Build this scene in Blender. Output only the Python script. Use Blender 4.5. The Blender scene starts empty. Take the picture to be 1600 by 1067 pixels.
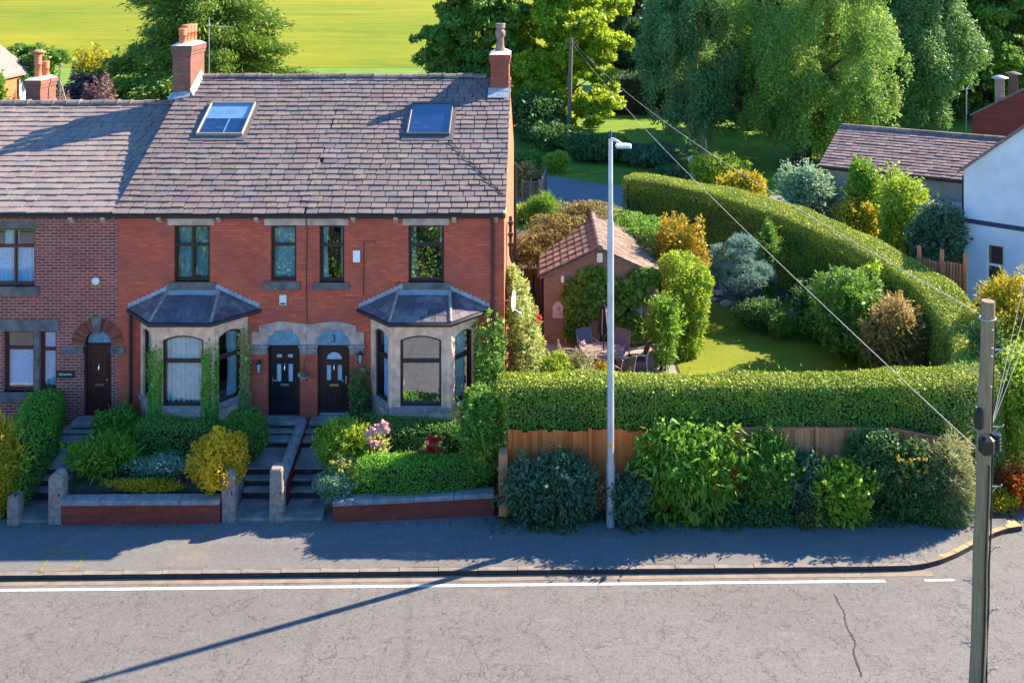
import bpy, math, random
import numpy as np
from mathutils import Vector, Matrix
R = math.radians
rnd = random.Random(7)
S = bpy.context.scene
C = S.collection

# ------------------------------------------------------------------ camera model
F, YH, XC, HC, DF = 1500.0, -50.0, 838.0, 12.73, 27.27     # the photograph's pixels -> metres; the facade lies at Y=0
def k_at(Y): return F / (Y + DF)
def PX(px, Y): return (px - XC) / k_at(Y)
def PZ(py, Y): return HC - (py - YH) / k_at(Y)
def G(px, py, z):
    d = F * (HC - z) / (py - YH)
    return ((px - XC) * d / F, d - DF)

# ------------------------------------------------------------------ object helpers
ORI = {}
def tag(o, label=None, cat=None, group=None, kind=None):
    if label: o['label'] = label
    if cat: o['category'] = cat
    if group: o['group'] = group
    if kind: o['kind'] = kind
    return o
def thing(name, label, cat, loc=(0, 0, 0), group=None, rz=0):
    o = bpy.data.objects.new(name, None); o.empty_display_size = .3
    C.objects.link(o); o.location = loc; o.rotation_euler[2] = rz
    ORI[o.name] = Vector(loc)
    return tag(o, label, cat, group)
def copy_tree(o, parent=None):
    c = o.copy(); C.objects.link(c)
    if parent: c.parent = parent
    ORI[c.name] = ORI.get(o.name, Vector())
    for ch in list(o.children): copy_tree(ch, c)
    return c
def link(name, me, parent=None, mat=None, local=False):
    o = bpy.data.objects.new(name, me); C.objects.link(o)
    if mat is not None:
        for m in (mat if isinstance(mat, (list, tuple)) else [mat]): me.materials.append(m)
    if parent is not None:
        org = ORI[parent.name]
        if not local: me.transform(Matrix.Translation(-org))
        o.parent = parent; ORI[o.name] = org
    else:
        ORI[o.name] = Vector()
    return o

class MB:
    def __init__(s): s.v = []; s.f = []; s.t = []; s.sm = []; s.mi = []
    def add(s, verts, faces, tint=.5, smooth=False, mi=0):
        b = len(s.v); s.v += [tuple(p) for p in verts]
        for f in faces:
            s.f.append([b + i for i in f]); s.t.append(tint); s.sm.append(smooth); s.mi.append(mi)
    def box(s, x0, x1, y0, y1, z0, z1, tint=.5, mi=0, M=None):
        v = [Vector(p) for p in ((x0,y0,z0),(x1,y0,z0),(x1,y1,z0),(x0,y1,z0),(x0,y0,z1),(x1,y0,z1),(x1,y1,z1),(x0,y1,z1))]
        if M is not None: v = [M @ p for p in v]
        s.add(v, [(0,3,2,1),(4,5,6,7),(0,1,5,4),(1,2,6,5),(2,3,7,6),(3,0,4,7)], tint, False, mi)
    def cbox(s, x0, x1, y0, y1, z0, z1, c=.02, tint=.5, mi=0, M=None):          # chamfered box
        pts = []
        for z, i in ((z0, c), (z0 + c, 0), (z1 - c, 0), (z1, c)):
            a, b, d, e = x0 + i, x1 - i, y0 + i, y1 - i
            q = c if i == 0 else c * .6
            pts += [(a+q,d,z),(b-q,d,z),(b,d+q,z),(b,e-q,z),(b-q,e,z),(a+q,e,z),(a,e-q,z),(a,d+q,z)]
        pts = [Vector(p) for p in pts]
        if M is not None: pts = [M @ p for p in pts]
        fs = [tuple(range(7, -1, -1)), tuple(range(24, 32))]
        for l in range(3):
            for i in range(8):
                j = (i + 1) % 8; fs.append((l*8+i, l*8+j, l*8+8+j, l*8+8+i))
        s.add(pts, fs, tint, False, mi)
    def tube(s, pts, r, n=8, caps=True, tint=.5, smooth=True, mi=0):
        pts = [Vector(p) for p in pts]; rs = list(r) if hasattr(r, '__len__') else [r] * len(pts)
        V = []; prev = None
        for i, p in enumerate(pts):
            t = (pts[min(i+1, len(pts)-1)] - pts[max(i-1, 0)])
            if t.length < 1e-9: t = Vector((0,0,1))
            t.normalize()
            u = prev - t * prev.dot(t) if prev is not None else t.orthogonal()
            if u.length < 1e-6: u = t.orthogonal()
            u.normalize(); prev = u; w = t.cross(u)
            for j in range(n):
                a = 2*math.pi*j/n; V.append(p + (u*math.cos(a) + w*math.sin(a))*rs[i])
        Fs = [(i*n+j, i*n+(j+1)%n, (i+1)*n+(j+1)%n, (i+1)*n+j) for i in range(len(pts)-1) for j in range(n)]
        b = len(s.v); s.add(V, Fs, tint, smooth, mi)
        if caps:
            s.add(V[:n], [tuple(range(n-1, -1, -1))], tint, False, mi); s.add(V[-n:], [tuple(range(n))], tint, False, mi)
    def lathe(s, prof, c=(0,0,0), n=16, tint=.5, smooth=True, mi=0):
        V = [(c[0]+r*math.cos(2*math.pi*j/n), c[1]+r*math.sin(2*math.pi*j/n), c[2]+z) for r, z in prof for j in range(n)]
        Fs = [(i*n+j, i*n+(j+1)%n, (i+1)*n+(j+1)%n, (i+1)*n+j) for i in range(len(prof)-1) for j in range(n)]
        s.add(V, Fs, tint, smooth, mi)
        s.add(V[:n], [tuple(range(n-1,-1,-1))], tint, False, mi); s.add(V[-n:], [tuple(range(n))], tint, False, mi)
    def panel(s, outer, holes, t, org, U, W, tint=.5, mi=0):
        """flat panel with holes: (u,v) outline, thickness t behind the front along W"""
        vs, fs = panel_mesh(outer, holes, t)
        org, U, W = Vector(org), Vector(U), Vector(W)
        s.add([org + U*p[0] + Vector((0,0,1))*p[1] + W*(t/2 + p[2]) for p in vs], fs, tint, False, mi)
    def sphere(s, c, r, n=10, tint=.5, mi=0):
        rr = r if hasattr(r, '__len__') else (r, r, r); m = max(4, n//2)
        V = []; Fs = []
        for i in range(m+1):
            a = math.pi*i/m
            for j in range(n):
                b = 2*math.pi*j/n
                V.append((c[0]+rr[0]*math.sin(a)*math.cos(b), c[1]+rr[1]*math.sin(a)*math.sin(b), c[2]+rr[2]*math.cos(a)))
        for i in range(m):
            for j in range(n): Fs.append((i*n+j, (i+1)*n+j, (i+1)*n+(j+1)%n, i*n+(j+1)%n))
        s.add(V, Fs, tint, True, mi)
    def build(s, name, mat, parent=None, local=False):
        me = bpy.data.meshes.new(name); me.from_pydata(s.v, [], s.f)
        a = me.attributes.new('tint', 'FLOAT', 'FACE'); a.data.foreach_set('value', s.t)
        me.polygons.foreach_set('use_smooth', s.sm); me.polygons.foreach_set('material_index', s.mi)
        me.update()
        return link(name, me, parent, mat, local)

def panel_mesh(outer, holes, t):
    cu = bpy.data.curves.new('c', 'CURVE'); cu.dimensions = '2D'; cu.fill_mode = 'BOTH'; cu.extrude = t/2
    for loop in [outer] + list(holes):
        sp = cu.splines.new('POLY'); sp.points.add(len(loop)-1); sp.use_cyclic_u = True
        for i, p in enumerate(loop): sp.points[i].co = (p[0], p[1], 0, 1)
    ob = bpy.data.objects.new('c', cu); me = bpy.data.meshes.new_from_object(ob)
    vs = [v.co.copy() for v in me.vertices]; fs = [list(p.vertices) for p in me.polygons]
    bpy.data.objects.remove(ob); bpy.data.curves.remove(cu); bpy.data.meshes.remove(me)
    return vs, fs
def rect(x0, x1, z0, z1): return [(x0,z0),(x1,z0),(x1,z1),(x0,z1)]
def arch(x0, x1, z0, z1, rise, n=10):
    """rectangle whose top is an arc of the given rise, the crown at z1"""
    c = (x0+x1)/2; h = (x1-x0)/2
    if rise >= h - 1e-6: r = h; zc = z1 - h; a0 = 0
    else: r = (h*h + rise*rise)/(2*rise); zc = z1 - r; a0 = math.asin((r-rise)/r)
    pts = [(x0, z0), (x1, z0)]
    for i in range(n+1):
        a = a0 + (math.pi - 2*a0)*i/n; pts.append((c + r*math.cos(a), zc + r*math.sin(a)))
    return pts
def inset(p, e):   # shrink a convex-ish outline towards its centre
    xs = [q[0] for q in p]; zs = [q[1] for q in p]; cx = (min(xs)+max(xs))/2; cz = (min(zs)+max(zs))/2
    sx = 1 - 2*e/(max(xs)-min(xs)); sz = 1 - 2*e/(max(zs)-min(zs))
    return [(cx+(q[0]-cx)*sx, cz+(q[1]-cz)*sz) for q in p]
def text_mesh(txt, size, org, U=(1,0,0), depth=.004):
    cu = bpy.data.curves.new('t', 'FONT'); cu.body = txt; cu.size = size; cu.align_x = 'CENTER'; cu.align_y = 'CENTER'; cu.extrude = depth/2
    ob = bpy.data.objects.new('t', cu); me = bpy.data.meshes.new_from_object(ob)
    U = Vector(U); W = Vector((-U[1], U[0], 0)); org = Vector(org)
    vs = [org + U*v.co.x + Vector((0,0,1))*v.co.y - W*v.co.z for v in me.vertices]; fs = [list(p.vertices) for p in me.polygons]
    bpy.data.objects.remove(ob); bpy.data.curves.remove(cu); bpy.data.meshes.remove(me)
    m = MB(); m.add(vs, fs); return m

# ------------------------------------------------------------------ materials
class N:
    def __init__(s, name):
        s.m = bpy.data.materials.new(name); s.m.use_nodes = True; s.t = s.m.node_tree; s.t.nodes.clear()
        s.out = s.n('ShaderNodeOutputMaterial')
    def n(s, ty, **kw):
        x = s.t.nodes.new(ty)
        for a, v in kw.items():
            if a in x.inputs.keys(): s.set(x.inputs[a], v)
            elif hasattr(x, a): setattr(x, a, v)
        return x
    def set(s, sock, v):
        if isinstance(v, bpy.types.NodeSocket): s.t.links.new(v, sock)
        else:
            if sock.type == 'RGBA' and len(v) == 3: v = (*v, 1)
            sock.default_value = v
    def l(s, a, b): s.t.links.new(a, b)
    def coord(s): return s.n('ShaderNodeTexCoord').outputs['Object']
    def noise(s, vec, scale, detail=4, rough=.55, out='Fac', dist=0):
        x = s.n('ShaderNodeTexNoise'); s.l(vec, x.inputs['Vector']); x.inputs['Scale'].default_value = scale
        x.inputs['Detail'].default_value = detail; x.inputs['Roughness'].default_value = rough; x.inputs['Distortion'].default_value = dist
        return x.outputs[out]
    def ramp(s, fac, stops, interp='LINEAR'):
        x = s.n('ShaderNodeValToRGB'); s.l(fac, x.inputs['Fac']); cr = x.color_ramp; cr.interpolation = interp
        while len(cr.elements) > 1: cr.elements.remove(cr.elements[-1])
        for i, (p, c) in enumerate(stops):
            e = cr.elements[0] if i == 0 else cr.elements.new(p)
            e.position = p; e.color = (*c, 1) if len(c) == 3 else c
        return x.outputs['Color']
    def mix(s, fac, a, b, mode='MIX'):
        x = s.n('ShaderNodeMix'); x.data_type = 'RGBA'; x.blend_type = mode
        s.set(x.inputs[0], fac); s.set(x.inputs[6], a); s.set(x.inputs[7], b); return x.outputs[2]
    def math(s, op, a, b=0.0, clamp=False):
        x = s.n('ShaderNodeMath'); x.operation = op; x.use_clamp = clamp; s.set(x.inputs[0], a); s.set(x.inputs[1], b); return x.outputs[0]
    def mapping(s, vec, scale=(1,1,1), rot=(0,0,0)):
        x = s.n('ShaderNodeMapping'); s.l(vec, x.inputs['Vector']); x.inputs['Scale'].default_value = scale; x.inputs['Rotation'].default_value = rot
        return x.outputs[0]
    def attr(s, name):
        x = s.n('ShaderNodeAttribute'); x.attribute_name = name; return x.outputs['Fac']
    def bump(s, h, strength=.3, dist=.01):
        x = s.n('ShaderNodeBump'); s.l(h, x.inputs['Height']); x.inputs['Strength'].default_value = strength; x.inputs['Distance'].default_value = dist
        return x.outputs[0]
    def pbr(s, col, rough=.7, bump=None, metal=0, spec=.4):
        p = s.n('ShaderNodeBsdfPrincipled'); s.set(p.inputs['Base Color'], col); s.set(p.inputs['Roughness'], rough)
        p.inputs['Metallic'].default_value = metal; p.inputs['Specular IOR Level'].default_value = spec
        if bump is not None: s.l(bump, p.inputs['Normal'])
        s.l(p.outputs[0], s.out.inputs[0]); return s.m

def lerp(a, b, t): return tuple(x+(y-x)*t for x, y in zip(a, b))
def mul(a, k): return tuple(x*k for x in a)
def m_plain(name, col, rough=.6, var=.25, scale=6, bump=.2, metal=0, spec=.4, bscale=40):
    n = N(name); c = n.coord(); f = n.noise(c, scale, 5)
    col2 = n.ramp(f, [(.3, mul(col, 1-var)), (.7, mul(col, 1+var))])
    return n.pbr(col2, rough, n.bump(n.noise(c, bscale, 4), bump, .01) if bump else None, metal, spec)
def m_brick(name, ca, cb, mortar, msize=.012, bump=.5, mix_stain=.35, stain=(.08,.04,.03), scale=1.0, lo=.36):
    n = N(name); c = n.coord(); sp = n.n('ShaderNodeSeparateXYZ'); n.l(c, sp.inputs[0]); cb_ = n.n('ShaderNodeCombineXYZ')
    n.l(n.math('ADD', sp.outputs[0], sp.outputs[1]), cb_.inputs[0]); n.l(sp.outputs[2], cb_.inputs[1])
    b = n.n('ShaderNodeTexBrick'); n.l(cb_.outputs[0], b.inputs['Vector'])
    b.inputs['Scale'].default_value = 1.0; b.inputs['Brick Width'].default_value = .235*scale; b.inputs['Row Height'].default_value = .083*scale
    b.inputs['Mortar Size'].default_value = msize; b.inputs['Mortar Smooth'].default_value = .3; b.inputs['Bias'].default_value = 0
    b.inputs['Color1'].default_value = (0,0,0,1); b.inputs['Color2'].default_value = (1,1,1,1); b.inputs['Mortar'].default_value = (.5,.5,.5,1)
    fine = n.noise(c, 14, 6, .65); big = n.noise(n.mapping(c, (.5,.5,.9)), 1.3, 4)
    streak = n.noise(n.mapping(c, (1.2, 1.2, 9)), 1.6, 5, .6)
    f = n.math('ADD', n.math('MULTIPLY', b.outputs['Color'], .45), n.math('MULTIPLY', fine, .55))
    col = n.ramp(f, [(.15, ca), (.55, lerp(ca, cb, .55)), (.85, cb)])
    sm = n.math('MULTIPLY', n.ramp(n.math('MULTIPLY', n.math('ADD', big, streak), .5), [(lo, (0,0,0)), (.60, (1,1,1))]), mix_stain)
    col = n.mix(sm, col, stain)
    mot = n.ramp(n.noise(n.mapping(c, (1, 1, 1.6)), .9, 7, .72), [(.44, (0,0,0)), (.60, (1,1,1))]); col = n.mix(n.math('MULTIPLY', mot, .42), col, lerp(mul(cb, .48), (.16,.06,.07), .4))
    mm = n.mix(n.noise(c, 3, 4), mortar, mul(mortar, .45))
    col = n.mix(b.outputs['Fac'], col, mm)
    h = n.math('SUBTRACT', n.math('MULTIPLY', fine, .4), b.outputs['Fac'])
    return n.pbr(col, .85, n.bump(h, bump, .012), 0, .25)
def m_tinted(name, stops, rough=.7, nscale=12, namt=.35, bump=.3, lichen=None, spec=.35, hue=None):
    n = N(name); c = n.coord(); t = n.attr('tint')
    f = n.math('ADD', n.math('MULTIPLY', t, 1-namt), n.math('MULTIPLY', n.noise(c, nscale, 5), namt))
    col = n.ramp(f, stops)
    if hue:
        q = n.math('FRACT', n.math('MULTIPLY', t, 37.7)); col = n.mix(.62, col, n.ramp(q, [(0, hue[0]), (.3, hue[0]), (.5, hue[1]), (.7, hue[2]), (1, hue[3])]))
    if lichen: col = n.mix(n.math('MULTIPLY', n.ramp(n.noise(c, 2.2, 8, .75), [(.52,(0,0,0)),(.66,(1,1,1))]), .6), col, lichen)
    return n.pbr(col, rough, n.bump(n.noise(c, 30, 5), bump, .01), 0, spec)
FOL = {}
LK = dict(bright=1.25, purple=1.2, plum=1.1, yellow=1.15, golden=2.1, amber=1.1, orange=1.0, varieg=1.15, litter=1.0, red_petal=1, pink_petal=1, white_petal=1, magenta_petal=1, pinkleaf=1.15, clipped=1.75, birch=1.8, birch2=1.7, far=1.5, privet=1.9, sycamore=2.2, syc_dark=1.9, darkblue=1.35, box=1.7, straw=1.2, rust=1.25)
def m_leaf(name, dark, mid, light, trans=.32, rough=.55, spec=.35):
    kk = LK.get(name, 1.6); dark, mid, light = [tuple(min(.8, q*kk) for q in c) for c in (dark, mid, light)]
    n = N(name); t = n.attr('tint'); col = n.ramp(t, [(0, dark), (.5, mid), (1, light)])
    p = n.n('ShaderNodeBsdfPrincipled'); n.set(p.inputs['Base Color'], col); p.inputs['Roughness'].default_value = rough; p.inputs['Specular IOR Level'].default_value = spec
    tr = n.n('ShaderNodeBsdfTranslucent'); n.set(tr.inputs['Color'], n.mix(.5, col, mul(light, 1.15)))
    mx = n.n('ShaderNodeMixShader'); mx.inputs[0].default_value = trans
    n.l(p.outputs[0], mx.inputs[1]); n.l(tr.outputs[0], mx.inputs[2]); n.l(mx.outputs[0], n.out.inputs[0]); FOL[name] = n.m
    return n.m
def m_asphalt(name, col, crack=.8, patch=.3, grain=.5):
    n = N(name); c = n.coord()
    g = n.noise(c, 45, 3, .7); g2 = n.noise(c, 14, 4, .7); big = n.noise(n.mapping(c, (.25,.7,1)), .8, 5)
    base = n.ramp(n.math('ADD', n.math('MULTIPLY', g, .55), n.math('MULTIPLY', g2, .45)), [(.32, mul(col, 1-grain)), (.5, col), (.66, mul(col, 1+grain*.7))])
    base = n.mix(n.math('MULTIPLY', n.ramp(big, [(.35,(0,0,0)),(.65,(1,1,1))]), patch), base, mul(col, .62), 'MIX')
    sp = n.ramp(n.noise(c, 26, 3, .75), [(.60, (0,0,0)), (.68, (1,1,1))]); band = n.ramp(n.noise(n.mapping(c, (.22, 1.1, 1)), .9, 5, .65), [(.40, (.08,.08,.08)), (.60, (1,1,1))])
    base = n.mix(n.math('MULTIPLY', n.math('MULTIPLY', sp, band), crack*.9), base, mul(col, .28))
    base = n.mix(n.math('MULTIPLY', n.ramp(n.noise(n.mapping(c, (.8, 2.2, 1)), 1.6, 8, .75), [(.54, (0,0,0)), (.72, (1,1,1))]), .62-crack*.4), base, mul(col, 1.7))
    wob = n.n('ShaderNodeVectorMath'); wob.operation = 'ADD'; n.l(c, wob.inputs[0])
    w2 = n.n('ShaderNodeVectorMath'); w2.operation = 'SCALE'; n.l(n.noise(c, 1.7, 5, .65, 'Color'), w2.inputs[0]); w2.inputs['Scale'].default_value = .9
    n.l(w2.outputs[0], wob.inputs[1])
    cr = None
    for sc, lo, th in ((.9, .44, .014), (2.6, .49, .034), (6.5, .53, .06)):
        v = n.n('ShaderNodeTexVoronoi'); v.feature = 'DISTANCE_TO_EDGE'; n.l(wob.outputs[0], v.inputs['Vector']); v.inputs['Scale'].default_value = sc
        e = n.ramp(v.outputs['Distance'], [(0, (1,1,1)), (th, (0,0,0))])
        e = n.math('MULTIPLY', e, n.ramp(n.noise(c, .9*sc, 5, .7), [(lo, (0,0,0)), (lo+.1, (1,1,1))]))
        cr = e if cr is None else n.math('MAXIMUM', cr, e)
    cr = n.math('MULTIPLY', cr, crack)
    base = n.mix(cr, base, mul(col, .22))
    h = n.math('SUBTRACT', n.math('ADD', n.math('MULTIPLY', g, .5), n.math('MULTIPLY', g2, .5)), cr)
    return n.pbr(base, .85, n.bump(h, .5, .012), 0, .3)
def m_grass(name, a, b, c3, sc=1.0, stripes=None):
    n = N(name); c = n.coord(); f1 = n.noise(c, .35*sc, 6, .6); f2 = n.noise(n.mapping(c, (.25, 1, 1)), 2.2*sc, 5, .7); f3 = n.noise(c, 22*sc, 3, .8)
    f = n.math('ADD', n.math('ADD', n.math('MULTIPLY', f1, .4), n.math('MULTIPLY', f2, .35)), n.math('MULTIPLY', f3, .25))
    return n.pbr(n.ramp(f, [(.36, a), (.5, b), (.64, c3)]), .85, n.bump(f3, .6, .03), 0, .2)
def m_wood(name, a, b, rough=.75, vertical=True, sc=1.0):
    n = N(name); c = n.coord(); t = n.attr('tint')
    g = n.noise(n.mapping(c, (14*sc, 14*sc, .9*sc) if vertical else (.9, 14, 14)), 2, 5, .65, dist=.4)
    f = n.math('ADD', n.math('MULTIPLY', g, .6), n.math('MULTIPLY', t, .4))
    return n.pbr(n.ramp(f, [(.25, a), (.75, b)]), rough, n.bump(g, .4, .006), 0, .3)
def m_glass(name, refl=.25, tint=(.85,.92,.95), rough=.015):
    n = N(name); tr = n.n('ShaderNodeBsdfTransparent'); n.set(tr.inputs[0], tint); gl = n.n('ShaderNodeBsdfGlossy'); gl.inputs['Roughness'].default_value = rough
    n.set(gl.inputs['Color'], (.9,.95,1))
    mx = n.n('ShaderNodeMixShader'); mx.inputs[0].default_value = refl
    n.l(tr.outputs[0], mx.inputs[1]); n.l(gl.outputs[0], mx.inputs[2]); n.l(mx.outputs[0], n.out.inputs[0]); return n.m

M = {}
M['brick'] = m_brick('red_brick', (.52,.066,.030), (.86,.170,.080), (.42,.12,.07), .008, .35, .8, (.32,.075,.062))
M['brick_gable'] = m_brick('orange_brick', (.42,.13,.06), (.56,.20,.095), (.40,.22,.14), .008, .35, .25, (.28,.10,.06))
M['brick_old'] = m_brick('old_brick', (.17,.032,.026), (.54,.105,.075), (.55,.34,.29), .011, .5, .6, (.075,.028,.028))
M['brick_wall'] = m_brick('garden_brick', (.25,.030,.016), (.42,.068,.036), (.18,.08,.06), .008, .5, .4, (.07,.03,.025))
M['brick_chim'] = m_brick('chimney_brick', (.20,.06,.04), (.40,.14,.09), (.22,.16,.14), .012, .6, .5, (.06,.03,.03))
M['brick_chim2'] = m_brick('chimney_red_brick', (.30,.05,.03), (.48,.11,.06), (.25,.12,.09), .012, .6, .3, (.12,.04,.04))
M['brick_garage'] = m_brick('brown_brick', (.24,.135,.085), (.37,.225,.15), (.34,.25,.18), .010, .5, .3, (.14,.08,.05))
M['slate'] = m_tinted('slate_roof', [(.1,(.055,.045,.05)),(.5,(.145,.113,.118)),(.9,(.26,.205,.21))], .8, 9, .35, .35, (.24,.20,.14), .12, hue=((.165,.122,.128),(.125,.122,.145),(.17,.142,.125),(.19,.145,.15)))
M['slate_old'] = m_tinted('slate_roof_weathered', [(.1,(.10,.08,.08)),(.5,(.21,.165,.165)),(.9,(.29,.235,.225))], .7, 9, .35, .3, (.30,.25,.18), .12, hue=((.21,.16,.158),(.175,.16,.17),(.22,.185,.16),(.23,.18,.178)))
M['slate_bay'] = m_tinted('slate_bay', [(.15,(.045,.042,.06)),(.5,(.10,.09,.115)),(.85,(.20,.165,.17))], .5, 8, .4, .3, (.25,.24,.22))
M['tile'] = m_tinted('clay_tile', [(.15,(.085,.06,.048)),(.5,(.145,.10,.078)),(.85,(.21,.155,.12))], .75, 9, .4, .3, (.32,.25,.17))
M['tile_dark'] = m_tinted('stone_tile', [(.15,(.11,.07,.075)),(.5,(.20,.13,.125)),(.85,(.30,.21,.19))], .75, 9, .4, .3, (.28,.22,.18))
M['ridge'] = m_tinted('ridge_tile', [(.1,(.10,.075,.075)),(.5,(.19,.14,.13)),(.9,(.30,.23,.20))], .8, 8, .5, .4, (.32,.28,.20))
M['under'] = m_plain('roof_felt', (.03,.025,.025), .9, .2, 4, 0)
M['stone'] = m_plain('buff_stone', (.72,.42,.295), .8, .28, 5, .3)
M['stone_lintel'] = m_plain('grey_lintel_stone', (.45,.30,.255), .85, .35, 4, .4)
M['stone_dark'] = m_plain('sooty_stone', (.13,.115,.11), .9, .4, 4, .5)
M['stone_post'] = m_plain('gatepost_stone', (.25,.20,.17), .9, .4, 7, .7, bscale=25)
M['coping'] = m_plain('coping_stone', (.24,.21,.205), .85, .35, 6, .5, bscale=25)
M['flag'] = m_plain('flagstone', (.25,.22,.20), .85, .4, 2.5, .5, bscale=22)
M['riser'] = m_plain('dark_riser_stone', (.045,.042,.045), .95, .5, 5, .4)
M['patio'] = m_plain('patio_stone', (.25,.22,.205), .85, .3, 1.5, .3)
M['lead'] = m_plain('lead_flashing', (.30,.32,.36), .45, .25, 8, .2, .2)
M['mortar'] = m_plain('pale_mortar', (.52,.47,.42), .9, .25, 8, .5)
M['terracotta'] = m_plain('terracotta', (.55,.17,.085), .75, .2, 5, .2)
M['terracotta_old'] = m_plain('sooty_terracotta', (.25,.16,.13), .85, .45, 5, .4)
M['gutter'] = m_plain('black_gutter', (.018,.016,.018), .45, .2, 4, 0)
M['pipe_brown'] = m_plain('brown_downpipe', (.075,.03,.035), .5, .2, 4, 0)
M['frame'] = m_plain('mahogany_frame', (.038,.015,.014), .4, .25, 8, 0)
M['frame_red'] = m_plain('russet_frame', (.09,.022,.018), .45, .25, 8, 0)
M['frame_white'] = m_plain('white_frame', (.75,.75,.75), .4, .05, 8, 0)
M['frame_dark'] = m_plain('dark_rooflight_frame', (.085,.085,.095), .45, .1, 8, 0, .3)
M['apron'] = m_plain('lead_apron', (.10,.09,.095), .6, .25, 6, .1)
M['frame_grey'] = m_plain('rooflight_frame', (.30,.27,.24), .45, .1, 8, 0, .3)
M['door_black'] = m_plain('black_door', (.010,.011,.015), .35, .2, 4, 0)
M['door_brown'] = m_plain('dark_brown_door', (.030,.012,.013), .35, .25, 6, 0)
M['door_red'] = m_plain('old_red_door', (.055,.008,.008), .5, .35, 5, .1)
M['chrome'] = m_plain('chrome', (.75,.75,.78), .25, .05, 5, 0, 1.0)
M['brass'] = m_plain('brass', (.55,.42,.18), .3, .1, 5, 0, 1.0)
M['glass'] = m_glass('window_glass', .13)
M['glass_mirror'] = m_glass('reflecting_window_glass', .32)
M['glass_roof'] = m_glass('rooflight_glass', .16, (.72,.82,.92))
M['frosted'] = m_plain('frosted_glass', (.38,.46,.55), .25, .3, 30, .2)
M['fanlight'] = m_plain('blue_grey_fanlight', (.12,.23,.31), .35, .25, 6, .1)
M['curtain'] = m_plain('pale_curtain', (.62,.68,.68), .9, .2, 5, 0)
M['net'] = m_plain('net_curtain', (.55,.68,.86), .9, .22, 22, 0)
M['teal_blind'] = m_plain('teal_curtain', (.30,.46,.48), .9, .2, 5, 0)
M['red_cloth'] = m_plain('red_upholstery', (.20,.02,.03), .9, .2, 5, 0)
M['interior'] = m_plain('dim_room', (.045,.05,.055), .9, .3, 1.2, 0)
M['white_paint'] = m_plain('white_plastic', (.78,.78,.76), .45, .04, 5, 0)
M['cream_paint'] = m_plain('cream_plastic', (.62,.66,.60), .5, .06, 5, 0)
M['black_metal'] = m_plain('black_metal', (.012,.012,.014), .4, .2, 5, 0)
M['grey_metal'] = m_plain('grey_metal', (.36,.36,.36), .45, .12, 5, 0, .4)
M['galv'] = m_plain('galvanised_steel', (.42,.43,.45), .5, .15, 3, 0, .5)
M['lamp_head'] = m_plain('lamp_head_paint', (.70,.68,.64), .4, .06, 3, 0)
M['white_render'] = m_plain('white_render', (.60,.64,.68), .85, .14, .9, .25, bscale=18)
M['pale_render'] = m_plain('pale_render', (.44,.36,.30), .85, .2, 1.5, .2)
M['navy'] = m_plain('navy_band', (.035,.035,.09), .6, .2, 3, 0)
M['wire'] = m_plain('cable_sheath', (.42,.41,.40), .6, .1, 3, 0)
M['pole_wood'] = m_wood('weathered_pole', (.10,.062,.036), (.36,.25,.155), .85)
M['pole_wood2'] = m_wood('grey_pole', (.10,.085,.07), (.22,.18,.15), .85)
M['fence_new'] = m_wood('orange_fence_wood', (.48,.095,.018), (.78,.20,.045))
M['fence_old'] = m_wood('brown_fence_wood', (.38,.125,.05), (.64,.26,.115))
M['picket'] = m_wood('grey_picket_wood', (.12,.085,.07), (.27,.20,.16))
M['teak'] = m_wood('grey_table_wood', (.14,.11,.10), (.30,.25,.23), vertical=False)
M['wicker'] = m_plain('dark_wicker', (.035,.025,.022), .7, .4, 60, .4)
M['mesh_grey'] = m_plain('grey_sling_fabric', (.14,.14,.19), .7, .2, 60, .2)
M['parasol'] = m_plain('black_parasol_cloth', (.012,.013,.020), .85, .3, 6, 0)
M['cream_cloth'] = m_plain('cream_piping', (.55,.42,.33), .85, .1, 6, 0)
M['bark'] = m_wood('bark', (.035,.026,.02), (.10,.075,.055), .95, sc=.3)
M['bark_birch'] = m_wood('birch_bark', (.16,.14,.13), (.50,.46,.42), .9, sc=.3)
M['twig'] = m_plain('hedge_twigs', (.030,.024,.014), .95, .4, 12, 0)
M['soil'] = m_plain('soil', (.06,.042,.03), .95, .5, 4, .6)
M['road'] = m_asphalt('road_asphalt', (.142,.134,.134), .75, .28)
M['pavement'] = m_asphalt('pavement_asphalt', (.150,.146,.147), .35, .45, .3)
M['lane'] = m_asphalt('lane_asphalt', (.19,.18,.19), .2, .3, .3)
M['kerb'] = m_plain('kerb_stone', (.18,.155,.14), .9, .25, 4, .4)
M['kerb_face'] = m_plain('kerb_shade_and_crack', (.035,.033,.035), .9, .3, 5, .3)  # shade on the kerb face put into its colour; also colours the crack
M['dust'] = m_plain('gutter_dust', (.215,.165,.125), .95, .22, 3, .5)
M['kerb_yellow'] = m_plain('ochre_kerb', (.34,.235,.12), .9, .3, 4, .4)
def m_paint():
    n = N('worn_road_paint'); c = n.coord(); w = n.ramp(n.noise(c, 9, 8, .8), [(.50, (0,0,0)), (.66, (1,1,1))])
    return n.pbr(n.mix(n.math('MULTIPLY', w, .75), (.47,.44,.42), (.16,.145,.14)), .8, n.bump(n.noise(c, 45, 3), .3, .01), 0, .3)
M['paint'] = m_paint()
M['ochre_line'] = m_plain('mossy_joint', (.22,.16,.045), .9, .4, 20, .2)
M['field'] = m_grass('field_grass', (.115,.16,.004), (.205,.215,.005), (.29,.24,.010), .35)
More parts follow.
